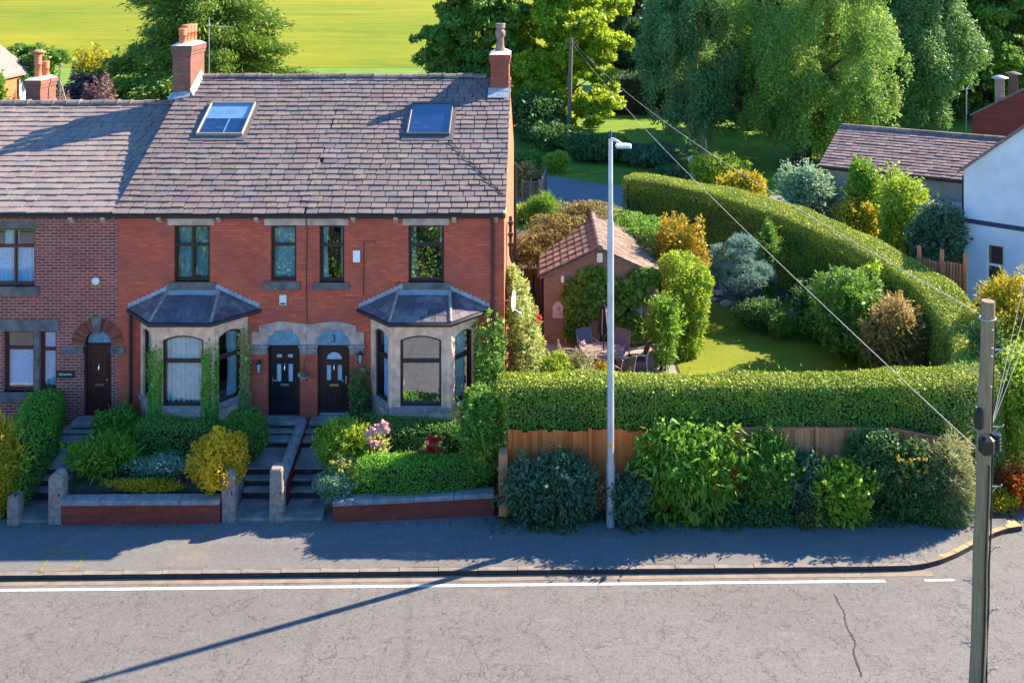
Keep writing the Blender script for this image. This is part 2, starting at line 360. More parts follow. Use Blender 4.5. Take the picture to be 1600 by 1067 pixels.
def m_field():
    n = N('meadow'); c = n.coord(); a = n.noise(n.mapping(c, (.035, .09, 1)), 1, 6, .65); b = n.noise(n.mapping(c, (.25, .5, 1)), 1, 5, .7); d = n.noise(n.mapping(c, (.008, .02, 1)), 1, 3, .5)
    f = n.math('ADD', n.math('ADD', n.math('MULTIPLY', a, .45), n.math('MULTIPLY', b, .3)), n.math('MULTIPLY', d, .25))
    return n.pbr(n.ramp(f, [(.36, (.075,.125,.003)), (.47, (.140,.172,.004)), (.55, (.195,.198,.005)), (.66, (.26,.225,.010))]), .9, n.bump(b, .6, .2), 0, .1)
M['field'] = m_field()
M['lawn'] = m_grass('lawn_grass', (.095,.145,.009), (.14,.172,.010), (.205,.21,.014))
M['park'] = m_grass('park_grass', (.075,.15,.014), (.12,.20,.016), (.18,.26,.022))
M['stonepale'] = m_plain('pond_stone', (.36,.33,.31), .85, .3, 6, .4)
M['orange_mark'] = m_plain('orange_sticker', (.75,.30,.02), .5, .05, 5, 0)
M['plaque'] = m_plain('pink_plaque', (.52,.38,.38), .6, .12, 12, .2)
M['red_petal'] = m_leaf('red_petal', (.35,.008,.012), (.62,.02,.02), (.8,.08,.06))
M['pink_petal'] = m_leaf('pink_petal', (.55,.20,.24), (.75,.40,.42), (.85,.65,.64))
M['white_petal'] = m_leaf('white_petal', (.55,.50,.55), (.75,.70,.72), (.85,.85,.85))
M['magenta_petal'] = m_leaf('magenta_petal', (.35,.01,.12), (.6,.03,.22), (.8,.25,.4))
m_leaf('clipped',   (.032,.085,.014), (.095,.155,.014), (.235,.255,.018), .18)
m_leaf('privet',    (.040,.110,.014), (.070,.175,.016), (.115,.250,.022), .36)
m_leaf('box',       (.030,.085,.014), (.050,.125,.018), (.085,.180,.024))
m_leaf('dark',      (.022,.060,.016), (.040,.095,.022), (.075,.145,.036))
m_leaf('darkblue',  (.028,.070,.034), (.050,.110,.052), (.110,.185,.105))
m_leaf('mid',       (.040,.105,.014), (.075,.160,.018), (.130,.225,.028))
m_leaf('bright',    (.060,.150,.012), (.110,.230,.016), (.180,.310,.030), .4)
m_leaf('lime',      (.090,.155,.012), (.170,.245,.016), (.260,.330,.035), .4)
m_leaf('yellow',    (.180,.190,.008), (.320,.280,.010), (.480,.380,.030), .4)
m_leaf('golden',    (.060,.115,.010), (.380,.200,.006), (.620,.290,.010), .35)
m_leaf('varieg',    (.065,.135,.030), (.220,.290,.070), (.560,.520,.180), .35)
m_leaf('silver',    (.060,.130,.070), (.115,.200,.115), (.210,.300,.190), .35)
m_leaf('amber',     (.130,.150,.012), (.310,.240,.014), (.500,.340,.030), .4)
m_leaf('rust',      (.080,.075,.018), (.150,.130,.032), (.260,.210,.070), .35)
m_leaf('orange',    (.250,.050,.008), (.480,.110,.012), (.620,.220,.030), .35)
m_leaf('purple',    (.020,.014,.022), (.040,.026,.042), (.085,.060,.085))
m_leaf('plum',      (.085,.035,.035), (.170,.085,.080), (.340,.220,.200))
m_leaf('bluepine',  (.045,.095,.075), (.085,.155,.125), (.150,.235,.200))
m_leaf('conifer',   (.030,.075,.012), (.065,.125,.014), (.150,.205,.020), .25)
m_leaf('sycamore',  (.060,.125,.010), (.125,.190,.012), (.230,.260,.018), .45)
m_leaf('syc_dark',  (.030,.080,.014), (.055,.120,.018), (.110,.175,.024), .36)
m_leaf('birch',     (.045,.112,.020), (.085,.165,.028), (.170,.240,.042), .42)
m_leaf('birch2',    (.040,.105,.034), (.072,.150,.046), (.130,.205,.062), .38)
m_leaf('far',       (.018,.048,.022), (.032,.072,.030), (.060,.110,.036), .3)
m_leaf('pinkleaf',  (.090,.120,.020), (.220,.190,.040), (.480,.300,.130), .35)
m_leaf('straw',     (.110,.140,.040), (.210,.230,.085), (.360,.360,.180), .35)
m_leaf('litter',    (.060,.045,.032), (.130,.100,.070), (.300,.250,.190), .1)
m_leaf('grassblade',(.060,.120,.012), (.120,.195,.014), (.210,.270,.020), .4)

# ------------------------------------------------------------------ foliage
def unit(v): return v / np.maximum(np.linalg.norm(v, axis=1, keepdims=True), 1e-9)
class Leaves:
    def __init__(s): s.V = []; s.T = []
    def add(s, P, Nn, size, rng, aspect=.55, tint=None, follow=.35, droop=0., var=.35, nspread=.5):
        n = len(P)
        if n == 0: return
        a = unit(rng.normal(size=(n, 3)) * (1-follow) + Nn*follow*1.6 + np.array([0,0,-droop]))
        nn = unit(Nn + rng.normal(size=(n, 3))*nspread)
        b = unit(np.cross(a, nn)); c = np.cross(a, b)
        sz = (size*(1 + var*rng.normal(size=(n, 1)))).clip(size*.35, size*2); w = sz*aspect*.5
        p0 = P - a*sz*.35; p2 = P + a*sz*.65; fold = c*w*.35
        p1 = P + b*w + fold; p3 = P - b*w + fold
        s.V.append(np.stack([p0, p1, p2, p3], 1).reshape(-1, 3))
        s.T.append((rng.random(n) if tint is None else np.clip(tint, 0, 1)).astype(np.float32))
    def build(s, name, mat, parent=None):
        V = np.concatenate(s.V).astype(np.float32); T = np.concatenate(s.T); n = len(T)
        if parent is not None: V = V - np.array(ORI[parent.name], dtype=np.float32)
        me = bpy.data.meshes.new(name); me.vertices.add(n*4); me.vertices.foreach_set('co', V.ravel())
        me.loops.add(n*4); me.loops.foreach_set('vertex_index', np.arange(n*4, dtype=np.int32))
        me.polygons.add(n); me.polygons.foreach_set('loop_start', np.arange(0, n*4, 4, dtype=np.int32))
        at = me.attributes.new('tint', 'FLOAT', 'FACE'); at.data.foreach_set('value', T)
        me.update(calc_edges=True)
        return link(name, me, parent, mat, local=True)
def lumpy(D, rng, amp, n=7, freq=3.5):
    f = np.zeros(len(D))
    for i in range(n):
        kx = rng.normal(size=3)*freq*(1+i*.25); f += np.cos(D @ kx + rng.random()*6.28)/(1+i*.3)
    return 1 + amp*f/2.2
def blob(L, c, r, n, size, rng, amp=.14, shell=.35, zmin=None, tintmix=.55, flat_bottom=True, freq=3.5, **kw):
    D = unit(rng.normal(size=(n, 3)))
    if flat_bottom: D[:, 2] = np.where(D[:, 2] < -.35, -D[:, 2], D[:, 2])
    m = lumpy(D, rng, amp, freq=freq); q = (1 - shell*rng.random(n)**1.6)*m
    P = np.array(c) + D*np.array(r)*q[:, None]
    Nn = unit(D/np.array(r))
    cl = lumpy(D, rng, .5, freq=5) - .5
    t = rng.random(n)*(1-tintmix) + np.clip(cl, 0, 1)*tintmix
    if zmin is not None:
        kk = P[:, 2] > zmin; P, Nn, t = P[kk], Nn[kk], t[kk]
    L.add(P, Nn, size, rng, tint=t, **kw)
SEED = [100]
def nrng(): SEED[0] += 1; return np.random.default_rng(SEED[0])

def stems(m, c, z0, r, rng, n=6, rad=.02):
    for i in range(n):
        a = rng.random()*6.28; e = (c[0]+math.cos(a)*r[0]*.6, c[1]+math.sin(a)*r[1]*.6, c[2]+r[2]*.45*rng.random())
        b = (c[0]+math.cos(a)*r[0]*.12, c[1]+math.sin(a)*r[1]*.12, z0)
        mid = ((b[0]*.6+e[0]*.4), (b[1]*.6+e[1]*.4), (b[2]*.4+e[2]*.6)); m.tube([b, mid, e], [rad, rad*.7, rad*.3], 5)
def shrub(name, label, mat, px, top, bot, w, Y, leaf=.08, dens=1.0, lobes=5, aspect=.55, cat='shrub', group=None, depth=None, amp=.22,
          follow=.35, droop=0., extra=None, z0=None, stemmat='twig', spread=.55, round_=False):
    """a shrub given by its outline in the photograph (centre, top, foot, width in px) and its distance"""
    rng = nrng(); k = k_at(Y); X = PX(px, Y); zt = PZ(top, Y); zb = PZ(bot, Y) if z0 is None else z0
    rx = w/k/2; ry = depth/2 if depth else rx*.8; h = zt - zb
    t = thing(name, label, cat, (X, Y, zb), group)
    L = Leaves(); area = 2*math.pi*((rx*ry)+rx*h+ry*h)/1.6
    n = int(min(26000, max(700, area*dens*2.6/(leaf*leaf*aspect))))
    if round_ or lobes <= 1:
        blob(L, (X, Y, zb + h*.5), (rx, ry, h*.5), n, leaf, rng, amp, zmin=zb+.02, aspect=aspect, follow=follow, droop=droop, flat_bottom=False, tintmix=.85 if mat == 'golden' else .4)
    else:
        blob(L, (X, Y, zb + h*.42), (rx*.8, ry*.8, h*.46), int(n*.45), leaf, rng, amp, zmin=zb+.02, aspect=aspect, follow=follow, droop=droop, flat_bottom=False)
        for i in range(lobes):
            a = 2*math.pi*(i+rng.random()*.6)/lobes; u = spread*(.75+.5*rng.random()); hh = .35+.38*rng.random()
            if i == 0: a, u, hh = rng.random()*6.28, .12, .66
            q = .36+.16*rng.random()
            blob(L, (X+math.cos(a)*rx*u, Y+math.sin(a)*ry*u, zb+h*hh), (rx*q*1.15, ry*q*1.15, min(h*q*.95, h*(1-hh)*1.05)), int(n*.6/lobes), leaf, rng, amp*1.3,
                 zmin=zb+.02, aspect=aspect, follow=follow, droop=droop)
    ns = int(8+26*min(3, area)*(0 if round_ else 1)+6*round_); D = unit(rng.normal(size=(ns, 3))); D[:, 2] = np.abs(D[:, 2])*.9+.1; D = unit(D)
    for d in D:                                            # loose shoots that break the outline
        p0 = np.array([X, Y, zb+h*.45])+d*np.array([rx, ry, h*.5])*(.82 if not round_ else .95); ln = min(.5, h*(.10+.18*rng.random()))*(.4 if round_ else 1); nl = int(max(5, ln/leaf*3.2)); s_ = np.linspace(0, 1, nl)
        up = unit((d*.7+np.array([0, 0, .5-droop*.6])+rng.normal(size=3)*.3)[None])[0]; Q = p0+up*(s_*ln)[:, None]+rng.normal(size=(nl, 3))*leaf*.22
        L.add(Q, np.tile(up, (nl, 1)), leaf*.95, rng, aspect=aspect, follow=.45, tint=np.clip(.45+.4*rng.random(nl)+.2*s_, 0, 1))
    L.build('foliage', FOL[mat], t)
    m = MB(); stems(m, (X, Y, zb+h*.5), zb-.05, (rx, ry, h*.5), rng); m.build('stems', M[stemmat], t)
    if extra: extra(t, rng, (X, Y, zb), (rx, ry, h))
    return t

def flowers(t, rng, spots, mat, name='blossom', size=.05, n=26, r=.06):
    for p in spots:
        L = Leaves(); D = unit(rng.normal(size=(n, 3))); L.add(np.array(p)+D*r*rng.random((n,1))**.5, D, size, rng, aspect=.9, follow=.5)
        L.build(name, M[mat], t)

def resample(path, step):
    pts = [np.array(p, float) for p in path]; out = [pts[0]]
    for a, b in zip(pts[:-1], pts[1:]):
        n = max(1, int(np.linalg.norm(b[:2]-a[:2])/step))
        for i in range(1, n+1): out.append(a + (b-a)*i/n)
    return np.array(out)
def smooth_path(path, it=3):
    p = [np.array(q, float) for q in path]
    for _ in range(it):
        q = [p[0]]
        for a, b in zip(p[:-1], p[1:]): q += [a*.75+b*.25, a*.25+b*.75]
        q.append(p[-1]); p = q
    return p
def hedge(name, label, mat, path, leaf=.06, dens=1.0, cat='hedge', group=None, rr=.25, wave=.05, twigs=True, closed_ends=True):
    """clipped hedge along path of (x, y, z_bottom, z_top, width); leaves on a rounded box round a core of twigs"""
    rng = nrng(); P = resample(path, .08); n = len(P)
    T = np.gradient(P[:, :2], axis=0); T /= np.maximum(np.linalg.norm(T, axis=1, keepdims=True), 1e-9); S2 = np.stack([-T[:, 1], T[:, 0]], 1)
    t = thing(name, label, cat, (P[0, 0], P[0, 1], P[0, 2]), group)
    core = MB(); sec = resample(path, .4); Ts = np.gradient(sec[:, :2], axis=0); Ts /= np.maximum(np.linalg.norm(Ts, axis=1, keepdims=True), 1e-9)
    V = []; Fc = []
    for i, p in enumerate(sec):
        s = np.array([-Ts[i, 1], Ts[i, 0]]); w = p[4]/2 - .19; e = np.array([0., 0.])
        if i == 0: e = Ts[i]*.1
        if i == len(sec)-1: e = -Ts[i]*.1
        for sx, z in ((-1, p[2]), (-1, p[3]-.36), (-.6, p[3]-.19), (.6, p[3]-.19), (1, p[3]-.36), (1, p[2])):
            V.append((p[0]+s[0]*w*sx+e[0], p[1]+s[1]*w*sx+e[1], z))
    for i in range(len(sec)-1):
        for j in range(5): Fc.append((i*6+j, i*6+j+1, i*6+7+j, i*6+6+j))
    Fc += [tuple(range(6)), tuple(range(len(V)-1, len(V)-7, -1))]
    core.add(V, Fc); core.build('branches', M['twig'], t)
    L = Leaves(); seg = np.linalg.norm(np.diff(P[:, :2], axis=0), axis=1).sum()
    hm = (P[:, 3]-P[:, 2]).mean(); wm = P[:, 4].mean(); peri = 2*hm + wm
    N_ = int(seg*peri*dens*1.9/(leaf*leaf*.55))
    i = rng.integers(0, n, N_); f = rng.random(N_)*peri
    q = P[i]; h = q[:, 3]-q[:, 2]; w = q[:, 4]/2; tot = 2*h + 2*w; f = f/peri*tot
    side = np.where(f < h, -1., np.where(f < h+2*w, 0., 1.)); x = np.where(side < 0, -w, np.where(side > 0, w, f-h-w)); z = np.where(side < 0, q[:, 2]+f, np.where(side > 0, q[:, 2]+(f-h-2*w), q[:, 3]))
    dz = q[:, 3]-z; ax = w-np.abs(x)                        # round the shoulders
    cx = np.clip(rr-ax, 0, rr); cz = np.clip(rr-dz, 0, rr)
    corner = (cx > 0) & (cz > 0) if True else None
    rad = np.sqrt(cx**2+cz**2); pull = np.where(corner & (rad > rr), (rad-rr), 0)
    sg = np.sign(x); x = x - sg*np.where(corner, pull*cx/np.maximum(rad, 1e-6), 0); z = z - np.where(corner, pull*cz/np.maximum(rad, 1e-6), 0)
    nx = np.where(side == 0, np.where(corner, sg*cx/rr, 0), side); nz = np.where(side == 0, 1., np.where(corner, cz/rr, 0.15))
    arc = np.arange(n)[i]*.08
    bulge = wave*(np.sin(arc*1.7+z*2.1)+np.sin(arc*.61+1+x*2)+np.sin(arc*3.3+z*4.1)*.5) - .10*rng.random(N_)**2 + .02*rng.normal(size=N_)
    Nn = np.stack([S2[i, 0]*nx, S2[i, 1]*nx, nz], 1); Nn = unit(Nn)
    Pt = np.stack([q[:, 0]+S2[i, 0]*x, q[:, 1]+S2[i, 1]*x, z], 1)+T[i, :].repeat(1, 0)[:, [0, 1]].dot(np.array([[1, 0, 0], [0, 1, 0]]))*(rng.random((N_, 1))-.5)*.1 + Nn*bulge[:, None]
    tn = rng.random(N_)*.45 + .14*(1+np.sin(arc*2.3+x*3)*np.sin(z*3.1+arc*.9)) + np.where(side == 0, .30, np.where(corner, .12, 0.))   # sunlit top and shaded sides put into the leaf tint, top shoots also yellower
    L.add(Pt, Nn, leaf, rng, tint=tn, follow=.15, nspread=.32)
    for e, sgn in ((0, -1), (n-1, 1)):                      # the two ends
        p = P[e]; m_ = int((p[3]-p[2])*p[4]*dens*1.4/(leaf*leaf*.55)); u = (rng.random(m_)-.5)*p[4]*.94; v = rng.random(m_)
        zz = p[2]+(p[3]-p[2]-.04)*v; ex = sgn*(.03+.05*rng.normal(size=m_)+.05)
        Pe = np.stack([p[0]+S2[e, 0]*u+T[e, 0]*ex, p[1]+S2[e, 1]*u+T[e, 1]*ex, zz], 1)
        L.add(Pe, np.tile(np.array([T[e, 0]*sgn, T[e, 1]*sgn, .15]), (m_, 1)), leaf, rng, follow=.3)
    for q in range(int(seg*.35)):                          # clipped patches where brown twigs show
        j = rng.integers(0, n); p = P[j]; m_ = int(26+30*rng.random()); sd = rng.choice([-1., 0., 1.], p=[.45, .3, .25]) if name == 'clipped_hedge' else 0.
        u = rng.normal(size=m_)*.16; v = rng.normal(size=m_)*.12; zc = p[2]+(p[3]-p[2])*(.25+.65*rng.random()) if sd else p[3]
        c = np.array([p[0]+S2[j, 0]*sd*p[4]*.5, p[1]+S2[j, 1]*sd*p[4]*.5, zc])
        Pq = c + np.stack([T[j, 0]*u, T[j, 1]*u, v*abs(sd)], 1) + np.stack([S2[j, 0]*v, S2[j, 1]*v, 0*v], 1)*(1-abs(sd)) + np.array([S2[j, 0]*sd, S2[j, 1]*sd, 1-abs(sd)])*.06
        if q == 0: D2 = Leaves()
        D2.add(Pq, np.tile(np.array([S2[j, 0]*sd, S2[j, 1]*sd, .4]), (m_, 1)), leaf, rng, aspect=.3, follow=.1)
    m2 = int(seg*9)                                        # stray shoots over the clipped line
    j = rng.integers(0, n, m2); p = P[j]; w = (rng.random(m2)-.5)*p[:, 4]; L.add(np.stack([p[:, 0]+S2[j, 0]*w, p[:, 1]+S2[j, 1]*w, p[:, 3]+.02+.07*rng.random(m2)], 1), np.tile([0, 0, 1.], (m2, 1)), leaf*1.3, rng, follow=.8)
    if name == 'clipped_hedge': D2.build('dead_twigs', FOL['rust'], t)['kind'] = 'stuff'
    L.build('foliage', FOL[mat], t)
    return t

def tree(name, label, mat, X, Y, z0, crown_c, crown_r, clumps, rc, per, leaf, trunk_r=.25, bark='bark', squash=.75, droop=0., aspect=.6, follow=.3,
         inner=.35, limbs=9, group=None, hang=False, cat='tree', lean=0., conical=0.):
    rng = nrng(); t = thing(name, label, cat, (X, Y, z0), group)
    cc = np.array(crown_c, float); cr = np.array(crown_r, float); L = Leaves(); cents = []
    for i in range(clumps):
        D = unit(rng.normal(size=(1, 3)))[0]; u = inner + (1-inner)*rng.random()**.6
        p = cc + D*cr*u
        if conical:
            s = (p[2]-(cc[2]-cr[2]))/(2*cr[2]); p[:2] = cc[:2] + (p[:2]-cc[:2])*(1-conical*s)
        r = rc*(.65+.7*rng.random()); cents.append(p)
        ns = int(7+9*(r/rc)**2); Ds = unit(rng.normal(size=(ns, 3))); Ds[:, 2] = np.where((Ds[:, 2] < -.15) & (rng.random(ns) < .75), -Ds[:, 2], Ds[:, 2])
        ct = rng.random(); sq = squash*(.8+.4*rng.random())
        for d in Ds:
            rs_ = r*(.26+.2*rng.random()); c2 = p + d*np.array([r, r, r*sq])*(.62+.4*rng.random()); nn = max(12, int(per*(rs_/rc)**2*.9))
            Dl = unit(rng.normal(size=(nn, 3))); rad = rng.random(nn)**.45
            Q = c2 + Dl*rad[:, None]*np.array([rs_, rs_, rs_*(1.7 if hang else .7)])
            if hang: Q[:, 2] -= (rng.random(nn)**2)*r*.55*(rng.random() < .6)
            tn = np.clip(rng.random(nn)*.5 + .28*ct + .3*rng.random(), 0, 1)
            L.add(Q, unit(Dl+d*.6+np.array([0, 0, .4])), leaf, rng, aspect=aspect, tint=tn, follow=follow, droop=droop)
    m = MB(); top = cc + np.array([0, 0, cr[2]*.45]); zt = top[2]
    pts = []; rads = []
    for i in range(7):
        s = i/6; pts.append((X+(top[0]-X)*s+.25*math.sin(i*1.9+X)*s*(1-s)*2, Y+(top[1]-Y)*s, z0-.2+(zt-z0)*s)); rads.append(trunk_r*(1.25 if i == 0 else 1)*(1-.85*s))
    m.tube(pts, rads, 10)
    sel = rng.permutation(len(cents))[:limbs]
    for j in sel:
        p = cents[j]; zs = max(z0+.25*(zt-z0), min(zt*.95, p[2]-np.linalg.norm(p[:2]-np.array([X, Y]))*.7)); s = np.clip((zs-z0)/(zt-z0), 0, 1)
        b = np.array([X+(top[0]-X)*s, Y+(top[1]-Y)*s, zs]); md = b*.5+p*.5+np.array([0, 0, .25])
        r0 = trunk_r*(1-.85*s)*.55; m.tube([b, md, p], [r0, r0*.6, r0*.2], 6)
    m.build('trunk', M[bark], t); L.build('crown', FOL[mat], t)
    return t

# ------------------------------------------------------------------ terrain
def ss(a, b, x):
    t = np.clip((np.asarray(x, float)-a)/(b-a), 0, 1); return t*t*(3-2*t)
def zr(X): return -1.24 + .008*(np.asarray(X, float)+6)                 # level of the back of the pavement
def zg(X, Y):
    X = np.asarray(X, float); Y = np.asarray(Y, float)
    left = np.interp(Y, [-60, -2.93, -2.82, -2.6, -.2, 0, 12, 25, 40, 120, 900], [-1.75, -1.75, -1.7, -.72, -.22, -.15, 0, .2, .3, .3, .3])
    right = np.interp(Y, [-60, -3.55, -3.45, -2.5, -1.5, 0, 5, 8, 12, 25, 40, 900], [-1.75, -1.75, -1.34, -1.1, -.8, -.56, -.5, -.4, -.05, .2, .3, .3])
    side = np.interp(Y, [-60, -2.0, -1.0, 8, 14, 25, 40, 900], [-1.75, -1.75, -1.5, -.8, -.1, .2, .3, .3])
    path = ((X > -7.82) & (X < -5.4)) | ((X > -13.5) & (X < -12.2))
    left = np.where(path, np.minimum(left, np.interp(Y, [-60, -1.65, -1.55, -.9, 0, 12, 900], [-1.75, -1.75, -.8, -.6, -.3, 0, 9])), left)
    a = ss(-1.05, -.75, X); b = ss(11.6, 13.5, X)
    return (left*(1-a)+right*a)*(1-b)+side*b
def zg1(X, Y): return float(zg(X, Y))

def grid_mesh(name, xs, ys, zf, mat, kind='structure', off=0.):
    xs = np.array(xs); ys = np.array(ys); XX, YY = np.meshgrid(xs, ys); ZZ = zf(XX, YY)+off
    V = np.stack([XX, YY, ZZ], -1).reshape(-1, 3); nx = len(xs); ny = len(ys)
    Fs = [(j*nx+i, j*nx+i+1, (j+1)*nx+i+1, (j+1)*nx+i) for j in range(ny-1) for i in range(nx-1)]
    me = bpy.data.meshes.new(name); me.from_pydata(V.tolist(), [], Fs); me.polygons.foreach_set('use_smooth', [True]*len(Fs)); me.update()
    o = link(name, me, None, mat); o['kind'] = kind; return o
def strip(name, A, B, zf, mat, n=30, m=6, off=.004, kind='structure'):
    """sheet between two polylines, laid on the height field"""
    def samp(Q, s):
        Q = [np.array(q, float) for q in Q]; l = [0]
        for a, b in zip(Q[:-1], Q[1:]): l.append(l[-1]+np.linalg.norm(b-a))
        return np.array([np.interp(s*l[-1], l, [q[i] for q in Q]) for i in range(2)])
    V = []
    for i in range(n+1):
        a = samp(A, i/n); b = samp(B, i/n)
        for j in range(m+1):
            p = a+(b-a)*j/m; V.append((p[0], p[1], float(zf(p[0], p[1]))+off))
    Fs = [(i*(m+1)+j, (i+1)*(m+1)+j, (i+1)*(m+1)+j+1, i*(m+1)+j+1) for i in range(n) for j in range(m)]
    me = bpy.data.meshes.new(name); me.from_pydata(V, [], Fs); me.polygons.foreach_set('use_smooth', [True]*len(Fs)); me.update()
    o = link(name, me, None, mat); o['kind'] = kind; return o

xs = sorted(set([-900,-500,-250,-150,-100,-70,-50,-40,-30,-24] + list(np.arange(-20, 20.01, .25)) + [-7.83,-7.81,-5.41,-5.39,-13.51,-13.49,-12.21,-12.19] + [24,30,40,50,70,100,150,250,500,900]))
ys = sorted(set([-60,-40,-25,-15,-8] + list(np.arange(-5, 14.01, .25)) + [-2.93,-2.82,-1.65,-1.55,-.2,-3.55,-3.45,-1.9] + [16,18,20,25,30,36,40,60,80,120,200,400,900]))
grid_mesh('ground', xs, ys, zg, M['soil'])
# road, kerb line: straight to X=8, then swinging back into the side lane
def kerbY(X):
    X = np.asarray(X, float); return -4.95 + .004*(X+5) + 1.55*ss(8.2, 12.2, X)**1.4
RZ = lambda X, Y: zr(X)-.20
grid_mesh('road', [-80,-40] + list(np.arange(-20, 20.1, 1)) + [40, 80], [-13.2,-11,-9,-7,-5.5,-4.7,-4,-3,-2,-1], lambda X, Y: zr(np.clip(X, -22, 22))-.20 + .03*np.exp(-((Y+9)/3)**2), M['road'])
opp = grid_mesh('far_pavement', [-80,-20,0,20,80], [-24,-13.2], lambda X, Y: zr(np.clip(X, -22, 22))-.10, M['pavement'])
verge = grid_mesh('verge', [-80,-20,0,20,80], [-60,-24], lambda X, Y: zr(np.clip(X, -22, 22))-.05, M['park'])
# pavement with a curved outer edge
px_ = list(np.arange(-40, 11.9, .35)); V = []; Fs = []; m = 6
for i, x in enumerate(px_):
    y0 = float(kerbY(x))+.14; y1 = -2.7
    if x > -.9: y1 = -3.15
    for j in range(m+1): V.append((x, y0+(max(y1, y0+.02)-y0)*j/m, float(zr(x))-.075*(1-j/m)))
for i in range(len(px_)-1):
    for j in range(m): Fs.append((i*(m+1)+j, (i+1)*(m+1)+j, (i+1)*(m+1)+j+1, i*(m+1)+j+1))
me = bpy.data.meshes.new('pavement'); me.from_pydata(V, [], Fs); me.update(); tag(link('pavement', me, None, M['pavement']), kind='structure')
kb = MB(); ky = MB(); x = -40.0
while x < 12.1:
    L_ = .92 if x < 8 else .42
    xa, xb = x+.008, min(x+L_-.008, 12.3); a = Vector((xa, float(kerbY(xa)), 0)); b = Vector((xb, float(kerbY(xb)), 0)); d = (b-a).normalized(); nn = Vector((-d.y, d.x, 0))
    zt = float(zr(x))-.078; tgt = ky if x > 9.3 else kb; w = .15 if x < 8 else .30
    vs = [a, b, b+nn*w, a+nn*w]; v2 = [Vector((p.x, p.y, zt-.3)) for p in vs] + [Vector((p.x, p.y, zt+.004)) for p in vs]
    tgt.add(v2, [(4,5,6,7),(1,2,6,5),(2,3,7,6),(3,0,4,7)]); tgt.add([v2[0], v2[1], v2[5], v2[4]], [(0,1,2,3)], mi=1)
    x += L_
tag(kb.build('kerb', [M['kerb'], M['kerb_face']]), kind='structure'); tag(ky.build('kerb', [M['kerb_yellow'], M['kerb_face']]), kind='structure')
def road_z(x): return float(zr(min(max(x, -22), 22)))-.20
rm = MB()
def mark(x0, x1, off, w, y=None):
    n = max(1, int((x1-x0)/.5))
    for i in range(n):
        xa = x0+(x1-x0)*i/n; xb = x0+(x1-x0)*(i+1)/n; ya = -5.0 + .004*(xa+5) if y is None else y; yb = -5.0 + .004*(xb+5) if y is None else y
        rm.add([(xa, ya-off-w, road_z(xa)+.005+.03*math.exp(-((ya-off-w+9)/3)**2)), (xb, yb-off-w, road_z(xb)+.005+.03*math.exp(-((yb-off-w+9)/3)**2)), (xb, yb-off, road_z(xb)+.005+.03*math.exp(-((yb-off+9)/3)**2)), (xa, ya-off, road_z(xa)+.005+.03*math.exp(-((ya-off+9)/3)**2))], [(0,1,2,3)])
mark(-40, 8.0, .26, .10)
rd = rm; rm = MB(); mark(-40, 9.2, -.06, .21); tag(rm.build('gutter_strip', M['dust']), kind='structure'); rm = rd
mark(8.9, 9.6, .26, .08); mark(12.3, 16, -.14, .09)
tag(rm.build('road_marking', M['paint']), kind='structure')
# mossy joint round a set-in cover on the pavement and old patches
mo = MB()
def pave_quad(mb, pts, off=.005):
    vs = []
    for x, y in pts:
        y0 = float(kerbY(x))+.14; y1 = -2.7 if x < -.9 else -3.15; s = (y-y0)/(y1-y0); vs.append((x, y, float(zr(x))-.075*(1-s)+off))
    mb.add(vs, [tuple(range(len(vs)))])
c4 = [G(62, 889, -1.3), G(118, 886, -1.3), G(135, 859, -1.28), G(82, 859, -1.28)]
for i in range(4):
    a, b = Vector(c4[i]), Vector(c4[(i+1) % 4]); d = (b-a).normalized(); nn = Vector((-d.y, d.x))*.025
    pave_quad(mo, [a-nn, b-nn, b+nn, a+nn])
pp = MB()
for q in (((250,884),(322,884),(335,832),(292,832)), ((640,886),(742,886),(744,862),(655,862)), ((1010,884),(1090,883),(1075,858),(1005,858))):
    pave_quad(pp, [G(a, b, -1.29) for a, b in q], .004)
tag(pp.build('pavement_patch', m_asphalt('patched_asphalt', (.160,.145,.137), .5, .3, .35)), kind='structure')
rc = MB(); cp = [(1303, 935), (1318, 962), (1322, 985), (1336, 1010), (1334, 1030), (1346, 1066)]; cp = [G(a, b, -1.44) for a, b in cp]
for i in range(len(cp)-1):
    a, b = Vector(cp[i]), Vector(cp[i+1]); zz = lambda p: road_z(p.x)+.004+.03*math.exp(-((p.y+9)/3)**2)
    for j in range(5):
        p, q = a.lerp(b, j/5), a.lerp(b, (j+1)/5); w = .012+.012*rnd.random(); ww = .012+.012*rnd.random(); o = rnd.uniform(-.03, .03)
        rc.add([(p.x-w+o*(j > 0), p.y, zz(p)), (q.x-ww, q.y, zz(q)), (q.x+ww, q.y, zz(q)), (p.x+w+o*(j > 0), p.y, zz(p))], [(0,1,2,3)])
tag(rc.build('road_crack', M['kerb_face']), kind='structure')
tag(mo.build('pavement_joint', M['ochre_line']), kind='structure')

# lawns, field, lane, patio
strip('field', [(-600, 92), (600, 92)], [(-900, 880), (900, 880)], zg, M['field'], 40, 30, .06)
strip('park_lawn', [(-2.3, 19), (70, 19)], [(-2.3, 31), (70, 31)], zg, M['park'], 40, 12, .02); strip('park_lawn', [(-70, 31.01), (70, 31.01)], [(-110, 92), (110, 92)], zg, M['park'], 40, 20, .03)
strip('back_lawn', [(-45, 13), (-2.4, 13)], [(-45, 31), (-2.4, 31)], zg, M['park'], 20, 10, .02)
strip('garden_lawn', [(4.7, -.4), (12.6, -.4)], [(4.7, 10), (12.0, 10)], zg, M['lawn'], 24, 24, .012)
strip('patio', [(-.75, -.5), (4.6, -.5)], [(-.75, 6.4), (4.6, 6.4)], zg, M['patio'], 14, 14, .012)
strip('lane', [(-3, 24), (2, 21.5), (9, 21.2), (30, 21)], [(-3, 33), (4, 28), (12, 25.5), (30, 25)], zg, M['lane'], 30, 8, .035)

